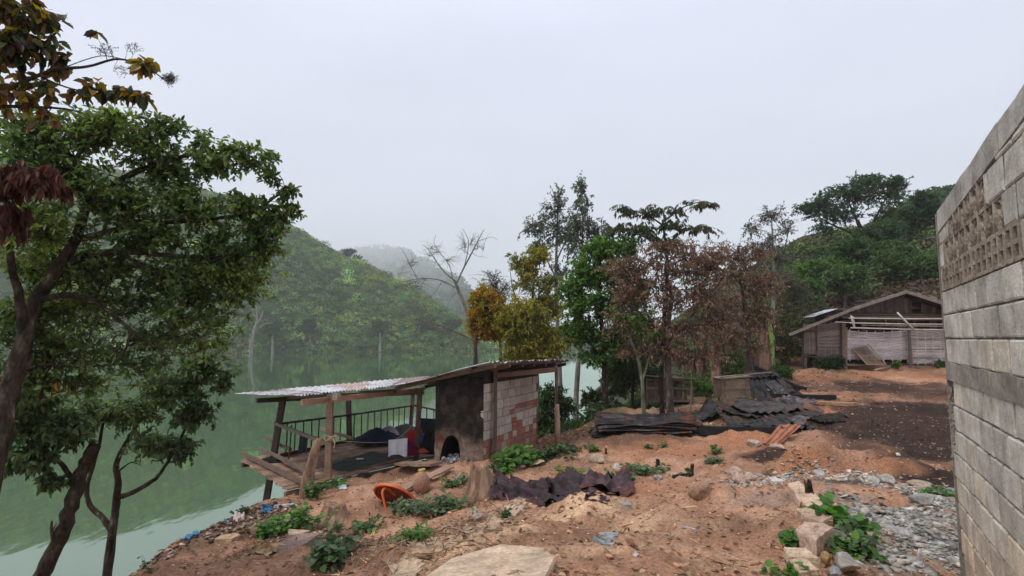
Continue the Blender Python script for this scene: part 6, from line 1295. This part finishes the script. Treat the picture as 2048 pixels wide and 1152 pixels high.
g = G(843, 984); mb = MB(); mb.lathe(g, [(.03, -.02), (.10, -.01), (.145, .06), (.158, .14), (.145, .22), (.105, .30), (.065, .355), (.045, .375), (.035, .372), (.03, .33)], 28); tag(mb.build('clay_pot', M['clay'], None, True), 'brown egg shaped clay pot standing on the slope', 'pot')
mb = MB(); 
for k, (dx, dy, r) in enumerate([(-.035, 0, .036), (.035, .01, .034), (0, -.01, .042), (.01, .02, .03)]):
    c = g+V(dx, dy, .385+.012*(k % 2)); mb.lathe(c, [(r*sin(a)+.001, -r*cos(a)*.8) for a in np.linspace(.05, pi-.05, 7)], 10)
tag(mb.build('yellow_fruit', cloth_mat('yellow_peel', (.48, .38, .10)), None, True), 'dull yellow fruit pieces resting on the mouth of the clay pot', 'fruit')
M['orange'] = ramp_mat('orange_paint', [(.35, (.50, .085, .02)), (.6, (.62, .13, .035)), (.75, (.38, .08, .03))], 4, rough=.5, spec=.4, bump=.15, bscale=20, fine=.15)
M['orange_under'] = ramp_mat('table_underside', [(.4, (.30, .06, .03)), (.6, (.18, .05, .03))], 3, rough=.8)
tb = empty('round_table', G(790, 1010), 'toppled round orange table lying on its side with a bent metal leg', 'table')
tcn = P(789, 994, 9.75)+V(0, .0, .03); nrm = unit(V(-.22, -.66, -.72)); a1 = unit(np.cross(V(0, 0, 1), nrm)); a2 = np.cross(nrm, a1); axt = np.array([a1, a2, nrm])
R_ = .37; mb = MB(); mb.lathe(tcn, [(.001, 0), (R_-.03, 0), (R_-.028, .035), (R_-.006, .035), (R_, .028), (R_, -.012), (R_-.01, -.018), (.001, -.018)], 48, axt)
o = mb.build('table_top', M['orange'], tb, False); o.data.materials.append(M['orange_under'])
for p in o.data.polygons:
    if p.index < 48: p.material_index = 1
mb = MB(); tp = smooth_path([P(790, 990, 9.6), P(778, 978, 9.55), P(768, 978, 9.5), P(765, 988, 9.45), P(769, 1008, 9.4), P(774, 1029, 9.35)], 4); mb.tube(tp, .021, 8); mb.build('leg', M['orange'], tb, True)
# ------------------------------------------------------------------ stones
M['stone'] = ramp_mat('stone', [(.3, (.55, .53, .5)), (.5, (.85, .83, .8)), (.7, (1.15, 1.12, 1.08))], 4, rough=.92, bump=.7, bscale=30, attr=True, bdist=.012)
def ico(sub=3):
    import bmesh
    bm = bmesh.new(); bmesh.ops.create_icosphere(bm, subdivisions=sub, radius=1); v = np.array([x.co[:] for x in bm.verts]); f = [tuple(q.index for q in p.verts) for p in bm.faces]; bm.free(); return v, f
ICO = ico(4); ICO2 = ico(1)
def stone(label, x, y, w, h, col, seed, deep=.8, cuts=7, ang=None, name='stone', cat='stone', group=None, sink=.3, tilt=0., rough=.06):
    """w, h: visible width and height in photo pixels"""
    g = G(x, y); s = g[1]/F; R = np.random.default_rng(seed); v = ICO[0].copy()
    for k in range(cuts):
        n = unit(R.normal(size=3)*V(1, 1, .8)); d = R.uniform(.55, .85); p = v@n; m_ = p > d; v[m_] -= n*(p[m_]-d)[:, None]
    v *= (1+rough*fbm(v[:, 0]*2.5+seed, v[:, 1]*2.5+v[:, 2]*2, 3, seed))[:, None]
    v = v*V(w/2*s*1.12, w/2*s*deep, h*s*.62); v = v@rotax(tilt, tilt*.5, R.uniform(0, 3) if ang is None else ang)
    mb = MB(); mb.col = col; mb.add(v+g+V(0, 0, h*s*(.62-sink)), ICO[1]); return tag(mb.build(name, M['stone'], None, True, cols=True), label, cat, group)
def slab(label, poly, th, col, seed, dz=0., name='stone_slab', cat='stone slab', tilt=(0, 0), jit=.012, conform=False, flat=.45):
    """poly: photo pixels of the top outline"""
    P3 = [G(x, y) for x, y in poly]; zc = np.mean([p[2] for p in P3]); out = []
    if flat < .3: P3 = [ray(x, y)*(zc/ray(x, y)[2]) for x, y in poly]
    for i, p in enumerate(P3):
        q = P3[(i+1) % len(P3)]; 
        for t in np.linspace(0, 1, 6)[:-1]: out.append(p*(1-t)+q*t+NP.normal(0, jit*.4, 3)*V(1, 1, 0))
    out = np.array(out); c = out.mean(0); zz_ = zc+flat*(out[:, 2]-zc)+dz; out[:, 2] = zz_ if not conform else H(out[:, 0], out[:, 1]); n = len(out)
    rings = [out+V(0, 0, -.0)+(out-c)*V(-.03, -.03, 0)+V(0, 0, th), out+V(0, 0, th-.02), out+V(0, 0, th*.4)+NP.normal(0, jit*.5, out.shape), out*1.+V(0, 0, -.10)]
    inner = [c+(out-c)*k+V(0, 0, th)+V(0, 0, 1)*NP.normal(0, .05*th, (n, 1)) for k in (.75, .45, .15)]
    if conform:
        for q_ in inner: q_[:, 2] = H(q_[:, 0], q_[:, 1])+th
        c[2] = float(H(c[0], c[1]))
    allr = inner[::-1]+rings; mb = MB(); mb.col = col; g = np.array(allr); g = np.concatenate([g, g[:, :1]], 1); mb.grid(g[::-1]); k_ = c+V(0, 0, th); 
    vs = list(inner[-1])+[k_]; mb.add(vs, [(i, (i+1) % n, n) for i in range(n)])
    return tag(mb.build(name, M['stone'], None, False, cols=True), label, cat)
PALE = (.55, .40, .29); GREY = (.33, .32, .30); TANC = (.50, .36, .25)
slab('big flat concrete slab at the bottom centre edge', [(835, 1175), (900, 1128), (1000, 1098), (1088, 1105), (1112, 1128), (1092, 1175)], .05, (.58, .44, .32), 1, .0, 'concrete_slab', 'slab', jit=.004, flat=1.)
slab('upper half of the cracked long pale slab beside the split stump', [(1576, 985), (1598, 978), (1632, 1010), (1602, 1022)], .09, PALE, 2, .02)
slab('lower half of the cracked long pale slab ending in the leaves', [(1603, 1023), (1633, 1012), (1658, 1036), (1632, 1048)], .08, PALE, 3, .02)
slab('thin pale slab below the cracked long slab', [(1590, 1034), (1612, 1030), (1668, 1052), (1645, 1064), (1612, 1056)], .06, (.48, .34, .25), 4, .03)
slab('large pale square stone block at the lower right', [(1590, 1096), (1612, 1078), (1650, 1076), (1667, 1088), (1634, 1114)], .15, (.56, .41, .32), 5, .0, 'stone_block', 'stone block')
slab('cream slab in front of the square stone block', [(1568, 1118), (1612, 1114), (1640, 1134), (1580, 1132)], .06, (.60, .46, .33), 6, .02)
slab('cream slab at the bottom edge below the square block', [(1580, 1135), (1610, 1130), (1640, 1165), (1600, 1170)], .06, (.58, .45, .33), 7, .02)
stone('yellow brown rounded stone beside the square block', 1652, 1125, 22, 22, (.40, .27, .12), 8)
stone('layered grey stone in the weeds right of the square block', 1692, 1138, 62, 30, (.36, .34, .31), 9, .8, 10)
stone('grey upright stone right of the round leaved plant', 1732, 1036, 24, 22, (.42, .39, .36), 10)
stone('dark grey stone above the square block', 1678, 1078, 26, 18, (.20, .19, .18), 11)
stone('flat bluish stone on the bottom edge by the weeds', 1670, 1152, 36, 18, (.34, .36, .39), 12)
stone('pink brown stone at the bottom edge', 1635, 1150, 32, 14, (.48, .33, .26), 13)
stone('pale flat stone among the leaves above the square block', 1655, 1072, 32, 14, (.55, .46, .34), 14)
slab('blue grey broken roof slate lying on the bare soil', [(1186, 1082), (1205, 1084), (1212, 1073), (1237, 1074), (1233, 1090), (1226, 1100), (1205, 1097)], .012, (.28, .32, .35), 15, .03, 'roof_slate', 'slate', jit=.003, flat=0.)
slab('small dusty slate fragment above the broken slate', [(1196, 1070), (1214, 1068), (1216, 1074), (1204, 1076)], .010, (.42, .33, .28), 16, .015, 'roof_slate', 'slate', jit=.002, flat=0.)
slab('blue green slate half sunk in the soil behind the tan crust', [(1232, 1008), (1258, 1007), (1263, 1013), (1240, 1014)], .012, (.30, .34, .34), 17, .012, 'roof_slate', 'slate', jit=.002, flat=0.)
stone('round red brown brick lump right of the broken slate', 1261, 1090, 24, 15, (.26, .12, .08), 18)
stone('tiny cube of brick on the tan earth', 1041, 1062, 9, 7, (.28, .14, .09), 19)
stone('grey stone wedge left of the little sprig', 957, 1040, 24, 14, (.38, .30, .25), 20)
stone('grey boulder behind the weed right of the clay pot', 922, 965, 36, 20, (.34, .28, .22), 21)
stone('brown boulder on the littered bank beneath the weed', 520, 1068, 40, 26, (.28, .19, .13), 22)
slab('flat tan stone on the littered bank', [(428, 1092), (440, 1080), (470, 1073), (482, 1078), (462, 1086)], .05, (.48, .33, .21), 23, .02)
slab('pale pointed slab behind the fallen sack', [(577, 1080), (578, 1070), (620, 1071), (600, 1080)], .05, (.52, .38, .28), 24, .03)
slab('long purplish board shaped stone on the red slope', [(555, 1097), (600, 1083), (640, 1078), (632, 1086), (570, 1108), (553, 1108)], .04, (.26, .18, .15), 25, .02)
stone('half buried pale stone left of the low weed cluster', 1196, 922, 46, 18, (.42, .31, .23), 26, sink=.5)
stone('white stone near the charred peg stump', 1235, 938, 22, 12, (.52, .47, .42), 27)
stone('grey rock right behind the crumpled tin heap', 1228, 955, 30, 12, (.40, .35, .31), 28)
stone('small speckled rock near the crumpled heap end', 1316, 960, 20, 12, (.42, .42, .41), 29)
stone('mossy earth lump stone with weed at its left', 1400, 985, 52, 30, (.36, .22, .14), 30, sink=.55)
stone('pale stone left of the white flat stone', 1467, 950, 36, 18, (.48, .36, .29), 31)
stone('pale brown stone in a cluster centre right', 1480, 965, 30, 18, (.46, .33, .26), 32)
stone('tan stone on top of the small cluster', 1500, 958, 28, 14, (.50, .38, .30), 33)
slab('flat white stone on the soil near the cluster', [(1538, 965), (1550, 962), (1570, 968), (1560, 972), (1543, 971)], .03, (.60, .55, .50), 34, .03)
stone('round pale grey rock topmost in the rubble line', 1772, 966, 36, 18, (.46, .42, .38), 35)
stone('pale grey rock beside the round topmost one', 1745, 966, 30, 14, (.42, .39, .35), 36)
stone('squared grey stone at the left end of the rubble line', 1637, 951, 20, 12, (.44, .41, .38), 37)
stone('layered slate lump in the grey rubble near the wall', 1848, 1004, 56, 20, (.30, .29, .27), 38, cuts=12)
stone('long grey slate rock in the middle of the rubble', 1790, 1067, 70, 16, (.36, .34, .32), 39, cuts=12)
stone('grey angular rock at the left edge of the rubble', 1772, 1055, 34, 18, (.33, .31, .29), 40, cuts=12)
stone('white quartz chip at the bottom of the rubble', 1840, 1122, 22, 24, (.62, .60, .58), 41, .3)
stone('greenish grey slab at the burnt corner beside the wall', 1900, 985, 40, 10, (.24, .25, .22), 42, cuts=12)
stone('tan slab on the burnt edge above the rubble', 1840, 973, 60, 10, (.38, .30, .22), 43, cuts=12)
stone('white pebble on the burnt ground', 1796, 912, 8, 7, (.75, .72, .68), 44, cat='pebble')
stone('pale flat stone by the rusty strip, left one', 1507, 893, 26, 13, (.45, .36, .29), 45, sink=.2)
stone('tan chunk under the corner of the rusty strip', 1556, 896, 32, 8, (.47, .34, .25), 46)
stone('brick chunk under the weed clump right of the table', 857, 1032, 16, 12, (.40, .25, .18), 47)
stone('cracked tan lump above the flat cream crust', 1125, 990, 20, 8, (.46, .34, .25), 48)
stone('pale stone peeking out beneath the leafy clump by the shed', 1042, 934, 18, 7, (.55, .46, .38), 49)
M['card'] = ramp_mat('cardboard', [(.4, (.34, .25, .17)), (.6, (.42, .31, .21))], 3, rough=.9, bump=.2)
mb = MB(); c4 = [gp(1052, 926, .05), gp(1062, 936, .04), gp(1090, 930, .07), gp(1078, 916, .10)]; mg = corr(c4, 2, .008, .02, 4, 10); mb.grid(mg); mb.grid((mg-V(0, 0, .005))[::-1]); tag(mb.build('cardboard', M['card'], None, True), 'bent piece of tan cardboard in front of the leafy clump', 'cardboard')
# sack, plastic and litter
def rag(name, label, cat, c4, seed, mat, cr=.05, nw=2):
    q4 = [gp(x, y, z) for x, y, z in c4]; ym = min(q_[1] for q_ in q4); q4 = [q_ if q_[1] < ym*1.12 else P(a_[0], a_[1], ym*1.04) for q_, a_ in zip(q4, c4)]
    mb = MB(); mg = corr(q4, nw, .012, cr, seed, 16, ragged=.4); mb.grid(mg); mb.grid((mg-V(0, 0, .004))[::-1]); return tag(mb.build(name, mat, None, True), label, cat)
rag('sack', 'crumpled tan sacking on the red slope beside the purplish board', 'sack', [(498, 1106, .02), (540, 1116, .02), (566, 1088, .08), (545, 1080, .06)], 4, cloth_mat('sacking', (.52, .35, .20)), .09, 4)
bl = cloth_mat('blue_plastic', (.06, .22, .38), rough=.4); wh = cloth_mat('white_plastic', (.62, .62, .62), rough=.45)
rag('plastic_sheet', 'torn blue plastic caught on the lower bank edge', 'plastic', [(362, 1082, .02), (378, 1080, .02), (400, 1062, .05), (385, 1064, .07)], 5, bl)
rag('plastic_sheet', 'blue plastic bag beside the foot of the stilt', 'plastic', [(522, 1026, .03), (540, 1028, .03), (546, 1018, .08), (525, 1018, .08)], 6, bl, .08)
rag('plastic_sheet', 'dull white plastic strip along the upper bank edge', 'plastic', [(545, 1020, .02), (590, 1014, .02), (588, 1010, .04), (548, 1014, .04)], 7, wh)
rag('plastic_sheet', 'pale crumpled wrapper under the blue plastic bag', 'plastic', [(466, 1044, .02), (490, 1044, .03), (488, 1034, .07), (468, 1034, .06)], 8, cloth_mat('pale_plastic', (.55, .46, .42)), .08)
rag('plastic_sheet', 'small faded blue scrap on the middle of the bank edge', 'plastic', [(446, 1048, .02), (458, 1048, .03), (456, 1038, .07), (448, 1040, .06)], 9, bl, .05)
rag('plastic_bag', 'white plastic bag hooked in the nettles by the broken post', 'plastic', [(620, 990, .20), (638, 992, .18), (642, 974, .30), (624, 972, .32)], 10, wh, .05)
rag('plastic_sheet', 'white wrapper on the soil below the front left shelter post', 'plastic', [(672, 982, .03), (694, 980, .03), (692, 971, .06), (675, 972, .05)], 11, wh, .02)
rag('wrapper', 'thin white wrapper lying on the bare earth right of centre', 'litter', [(1364, 1054, .01), (1368, 1057, .01), (1394, 1066, .02), (1390, 1062, .02)], 12, cloth_mat('wrapper_foil', (.60, .55, .60)), .01)
rag('paper_scrap', 'tiny white paper scrap near the brick lump', 'litter', [(1267, 1113, .01), (1272, 1117, .01), (1279, 1114, .02), (1273, 1110, .02)], 13, cw, .01)
rag('plastic_sheet', 'yellowish and green plastic shreds below the big stump', 'plastic', [(940, 1025, .01), (950, 1030, .01), (958, 1014, .04), (946, 1012, .04)], 14, cloth_mat('green_plastic', (.25, .42, .30)), .04)
rag('dead_leaf', 'yellow fallen leaf near the thin leaved weed', 'leaf', [(742, 1072, .01), (750, 1075, .01), (752, 1064, .05), (746, 1062, .04)], 15, cloth_mat('yellow_leaf', (.55, .42, .12)), .02)
# tan crusts of broken earth: flat irregular sheets
for k, (l, poly, c) in enumerate([('large smooth tan crust of dried mud, front left of centre', [(812, 1108), (850, 1080), (905, 1066), (935, 1080), (915, 1098), (850, 1112)], (.56, .40, .27)), ('long tan mud crust curving up from the small grey wedge', [(975, 1045), (1000, 1020), (1040, 1000), (1058, 1006), (1040, 1030), (1000, 1050)], (.60, .44, .32)),
      ('flaky tan crust below the grey wedge stone', [(920, 1072), (945, 1052), (990, 1048), (998, 1060), (960, 1076)], (.55, .40, .28)), ('tan crust at the bottom left of the concrete slab', [(760, 1175), (790, 1130), (830, 1118), (850, 1130), (820, 1175)], (.56, .42, .29)), ('small raised tan flake near the grassy tuft', [(880, 1062), (890, 1046), (915, 1044), (905, 1060)], (.52, .37, .26))]):
    slab(l, poly, .020, tuple(np.array(c)*.82), 60+k, .0, 'mud_crust', 'mud crust', jit=.07, conform=True)
# ------------------------------------------------------------------ scattered stuff
def chips(name, label, pts, sz, col, mat, flat=.35, seed=0, cj=.25):
    R = np.random.default_rng(seed); n = len(pts); B = ICO2[0]; nb = len(B); v = B[None]*R.uniform(.55, 1.2, (n, nb, 1))
    sc = sz[:, None]*np.stack([R.uniform(.7, 1.4, n), R.uniform(.5, 1.1, n), R.uniform(.5, 1.2, n)*flat], 1); v = v*sc[:, None]
    a = R.uniform(0, 2*pi, n); c, s = np.cos(a)[:, None], np.sin(a)[:, None]; x = v[..., 0]*c-v[..., 1]*s; y = v[..., 0]*s+v[..., 1]*c
    tx, ty = R.normal(0, .22, (2, n, 1)); z = v[..., 2]+x*tx+y*ty
    v = np.stack([x, y, z], -1)+pts[:, None]+V(0, 0, 1)*(sz*flat*.25)[:, None, None]
    f = np.array(ICO2[1])[None]+(np.arange(n)*nb)[:, None, None]
    ci = np.array(col)[R.integers(0, len(col), n)]*np.exp(R.normal(0, cj, (n, 1))); cc = np.repeat(ci, nb, 0)
    return tag(mesh_np(name, v.reshape(-1, 3), f.reshape(-1, 3), mat, None, cc, False, V(0, 0, 0)), label, None, kind='stuff')
def scat(n, ells, seed, cl=0.):
    R = np.random.default_rng(seed); w = np.array([e[2]*e[3] for e in ells]); idx = R.choice(len(ells), n, p=w/w.sum()); E = np.array(ells)[idx]
    u = R.normal(0, .5, (n, 2)); x = E[:, 0]+u[:, 0]*E[:, 2]; y = E[:, 1]+u[:, 1]*E[:, 3]
    s_ = (x-WF[0])*WN[0]+(y-WF[1])*WN[1]; ok = ~((s_ < .03) & (y < WF[1]+.2)); x = x[ok]; y = y[ok]
    return np.stack([x, y, H(x, y)], 1)
def everywhere(n, seed, y0=2.5, y1=24, a0=-.72, a1=.9):
    R = np.random.default_rng(seed); Y = y0*(y1/y0)**(R.random(n)**.85); X = R.uniform(a0, a1, n)*Y; s_ = (X-WF[0])*WN[0]+(Y-WF[1])*WN[1]; ok = ~((s_ < .03) & (Y < WF[1]+.2)) & (H0(X, Y) > -4.4); X = X[ok]; Y = Y[ok]
    return np.stack([X, Y, H(X, Y)], 1)
R = np.random.default_rng(5)
p = scat(4200, [ell(1860, 1085, 95, 1.0), ell(1810, 1040, 70, .8), ell(1890, 1010, 45, .8), ell(1780, 1120, 70, .4)], 1); chips('rubble', 'grey broken slate rubble heaped along the foot of the block wall', p, R.uniform(.012, .06, len(p))*R.choice([.6, 1, 1.4], len(p)), [(.33, .32, .295), (.42, .40, .36), (.26, .25, .23), (.38, .34, .29)], M['stone'], .26, 2)
p = scat(900, [ell(1700, 955, 90, .22), ell(1800, 975, 70, .3), ell(1600, 950, 60, .2), ell(1560, 960, 60, .3), ell(1480, 965, 60, .3)], 3); chips('stone_rubble', 'line of small pale stones between the soil and the burnt ground', p, R.uniform(.015, .055, len(p)), [(.42, .38, .33), (.34, .32, .29), (.46, .36, .28)], M['stone'], .55, 4)
p = everywhere(5000, 6); chips('pebbles', 'small pebbles and crumbs of soil scattered over the ground', p, R.uniform(.003, .016, len(p))*(1+p[:, 1]*.06), [(.50, .27, .16), (.58, .40, .28), (.40, .20, .12), (.6, .5, .42), (.28, .15, .09)], M['stone'], .6, 7)
p = everywhere(900, 8); chips('soil_clods', 'clods of red earth lying about', p, R.uniform(.02, .05, len(p)), [(.45, .22, .12), (.50, .27, .16), (.36, .18, .10)], M['stone'], .5, 9)
p = scat(2200, [ell(430, 1055, 100, .6), ell(540, 1040, 80, .6), ell(340, 1100, 40, .4), ell(600, 1085, 90, .5)], 10); chips('bank_litter', 'dark rubbish and crumbs littering the bank above the water', p, R.uniform(.012, .05, len(p)), [(.09, .055, .04), (.16, .10, .07), (.05, .035, .03), (.34, .27, .22), (.24, .14, .09)], M['stone'], .45, 11, .4)
p = scat(1100, [ell(1850, 870, 140, 2.4), ell(1740, 800, 120, 2), ell(1600, 930, 80, .6)], 12); chips('burnt_debris', 'charred crumbs and pale chips on the burnt ground', p, R.uniform(.008, .035, len(p)), [(.03, .026, .025), (.03, .024, .022), (.06, .045, .04), (.12, .07, .05), (.28, .24, .21)], M['stone'], .45, 13, .4)
p = scat(700, [ell(1560, 800, 110, 1.6), ell(1500, 850, 120, 1.0), ell(1640, 760, 90, 2.5), ell(1400, 830, 100, 1.2)], 14); chips('yard_debris', 'broken tiles and wood bits around the burnt tin', p, R.uniform(.02, .08, len(p)), [(.30, .22, .17), (.42, .34, .28), (.14, .10, .08), (.30, .13, .08)], M['stone'], .35, 15, .35)
def litter(name, label, p, ln, wd, pal, up=.35):
    n = len(p); d = NP.normal(0, 1, (n, 3))*V(1, 1, .18); nr = NP.normal(0, up, (n, 3))+V(0, 0, 1)
    o = leaves_mesh(name, p+V(0, 0, .008), d, nr, ln*NP.uniform(.5, 1.3, n), wd*NP.uniform(.5, 1.3, n), palette(n, pal, .3), M['dry_leaf'], None, origin=V(0, 0, 0)); return tag(o, label, kind='stuff')
p = np.vstack([everywhere(5500, 20), scat(3200, [ell(1200, 850, 120, 1.0), ell(1350, 850, 150, 1.4), ell(1120, 870, 60, 1.6), ell(1420, 825, 100, 1.5)], 21), scat(1800, [ell(950, 1050, 90, .6), ell(760, 1080, 120, .7), ell(560, 1090, 110, .6), ell(900, 1020, 100, .5)], 22)])
litter('leaf_litter', 'dry brown leaves scattered over the ground', p, .075, .035, [(2, (.20, .12, .075)), (2, (.32, .21, .13)), (1, (.12, .07, .05)), (1, (.42, .31, .2))])
p = np.vstack([everywhere(1600, 23), scat(2600, [ell(960, 1055, 90, .5), ell(850, 1095, 110, .5), ell(760, 1090, 100, .5), ell(1000, 1030, 60, .4)], 24)])
litter('straw_litter', 'pale straw and twig scraps among the mud crusts', p, .16, .010, [(2, (.42, .30, .20)), (1, (.26, .16, .10)), (1, (.5, .4, .28)), (1, (.1, .06, .05))], .3)
p = scat(1500, [ell(1850, 985, 60, .3), ell(1290, 940, 90, .4), ell(1180, 900, 60, .6), ell(1500, 820, 120, 1.2), ell(1440, 810, 90, 1.5), ell(1660, 745, 90, 1.5), ell(1330, 835, 60, .6), ell(1120, 890, 50, .8), ell(1145, 945, 40, .3)], 25)
litter('grass', 'tiny green seedlings and grass blades on the ground', p, .07, .022, [(2, (.08, .15, .04)), (1, (.13, .2, .06)), (1, (.17, .19, .07))], .8)

# ------------------------------------------------------------------ world, light, camera
W = bpy.data.worlds.new('World'); bpy.context.scene.world = W; W.use_nodes = True
nt = W.node_tree; L = nt.links.new; bg = nt.nodes['Background']
sky = N(nt, 'ShaderNodeTexSky'); sky.sky_type = 'NISHITA'; sky.sun_disc = False; sky.sun_elevation = radians(58); sky.sun_rotation = radians(240)
tc = N(nt, 'ShaderNodeTexCoord'); sx = N(nt, 'ShaderNodeSeparateXYZ'); L(tc.outputs['Generated'], sx.inputs[0])
cr = N(nt, 'ShaderNodeValToRGB'); e = cr.color_ramp.elements; e.new(.3); e.new(.6)
SKYC = [(0., (5.4, 5.7, 6.5)), (.12, (6.1, 6.4, 7.5)), (.5, (7.1, 7.5, 9.1)), (1., (10.9, 11.4, 13.0))]
for k, (p, c) in zip(cr.color_ramp.elements, SKYC): k.position = p; k.color = (*[v/13. for v in c], 1)
L(sx.outputs['Z'], cr.inputs['Fac'])
mp = N(nt, 'ShaderNodeMapping'); mp.inputs['Scale'].default_value = (1, 1, 2.6); L(tc.outputs['Generated'], mp.inputs[0])
nz = N(nt, 'ShaderNodeTexNoise'); nz.inputs['Scale'].default_value = 1.9; nz.inputs['Detail'].default_value = 5; nz.inputs['Roughness'].default_value = .45; L(mp.outputs[0], nz.inputs['Vector'])
mr = N(nt, 'ShaderNodeMapRange'); mr.inputs['From Min'].default_value = .3; mr.inputs['From Max'].default_value = .7; mr.inputs['To Min'].default_value = 13*.90; mr.inputs['To Max'].default_value = 13*1.07; L(nz.outputs['Fac'], mr.inputs['Value'])
sc = N(nt, 'ShaderNodeVectorMath', operation='SCALE'); L(cr.outputs[0], sc.inputs[0]); L(mr.outputs[0], sc.inputs['Scale'])
mx = N(nt, 'ShaderNodeMix'); mx.data_type = 'RGBA'; mx.inputs[0].default_value = .96
L(sky.outputs[0], mx.inputs[6]); L(sc.outputs[0], mx.inputs[7]); L(mx.outputs[2], bg.inputs['Color']); bg.inputs['Strength'].default_value = SKYS
sun = bpy.data.lights.new('sun', 'SUN'); sun.energy = 2.1; sun.angle = radians(14); sun.color = (1, .95, .86)
so = bpy.data.objects.new('sun', sun); C.objects.link(so)
az = radians(240); el = radians(58); d = V(sin(az)*cos(el), cos(az)*cos(el), sin(el))
from mathutils import Vector
so.rotation_euler = Vector(tuple(d)).to_track_quat('Z', 'Y').to_euler()
if HAZE:
    m = bpy.data.materials.new('haze_air'); m.use_nodes = True; m.node_tree.nodes.clear()
    pv = m.node_tree.nodes.new('ShaderNodeVolumePrincipled'); mo = m.node_tree.nodes.new('ShaderNodeOutputMaterial')
    pv.inputs['Color'].default_value = (.975, .985, 1., 1); pv.inputs['Density'].default_value = HAZE; pv.inputs['Anisotropy'].default_value = .2
    m.node_tree.links.new(pv.outputs[0], mo.inputs['Volume'])
    mb = MB(); mb.box((0, 2400, 322), (7600, 5200, 680)); o = mb.build('haze', m); tag(o, kind='stuff')
cam = bpy.data.cameras.new('camera'); co = bpy.data.objects.new('camera', cam); C.objects.link(co)
cam.sensor_width = 36; cam.lens = 36*F/2048; cam.clip_end = 8000; cam.clip_start = .05
co.location = (0, 0, 0); co.rotation_euler = (radians(90)+PITCH, 0, 0)
S = bpy.context.scene; S.camera = co
S.view_settings.view_transform = 'Standard'; S.view_settings.look = 'None'; S.view_settings.exposure = EXPO; S.view_settings.gamma = 1
S.cycles.use_denoising = True
try: S.cycles.denoiser = 'OPENIMAGEDENOISE'
except Exception: pass
S.cycles.max_bounces = 10; S.cycles.diffuse_bounces = 3; S.cycles.glossy_bounces = 3; S.cycles.transmission_bounces = 3; S.cycles.volume_bounces = 8; S.cycles.transparent_max_bounces = 4
S.cycles.use_adaptive_sampling = True; S.cycles.adaptive_threshold = .02
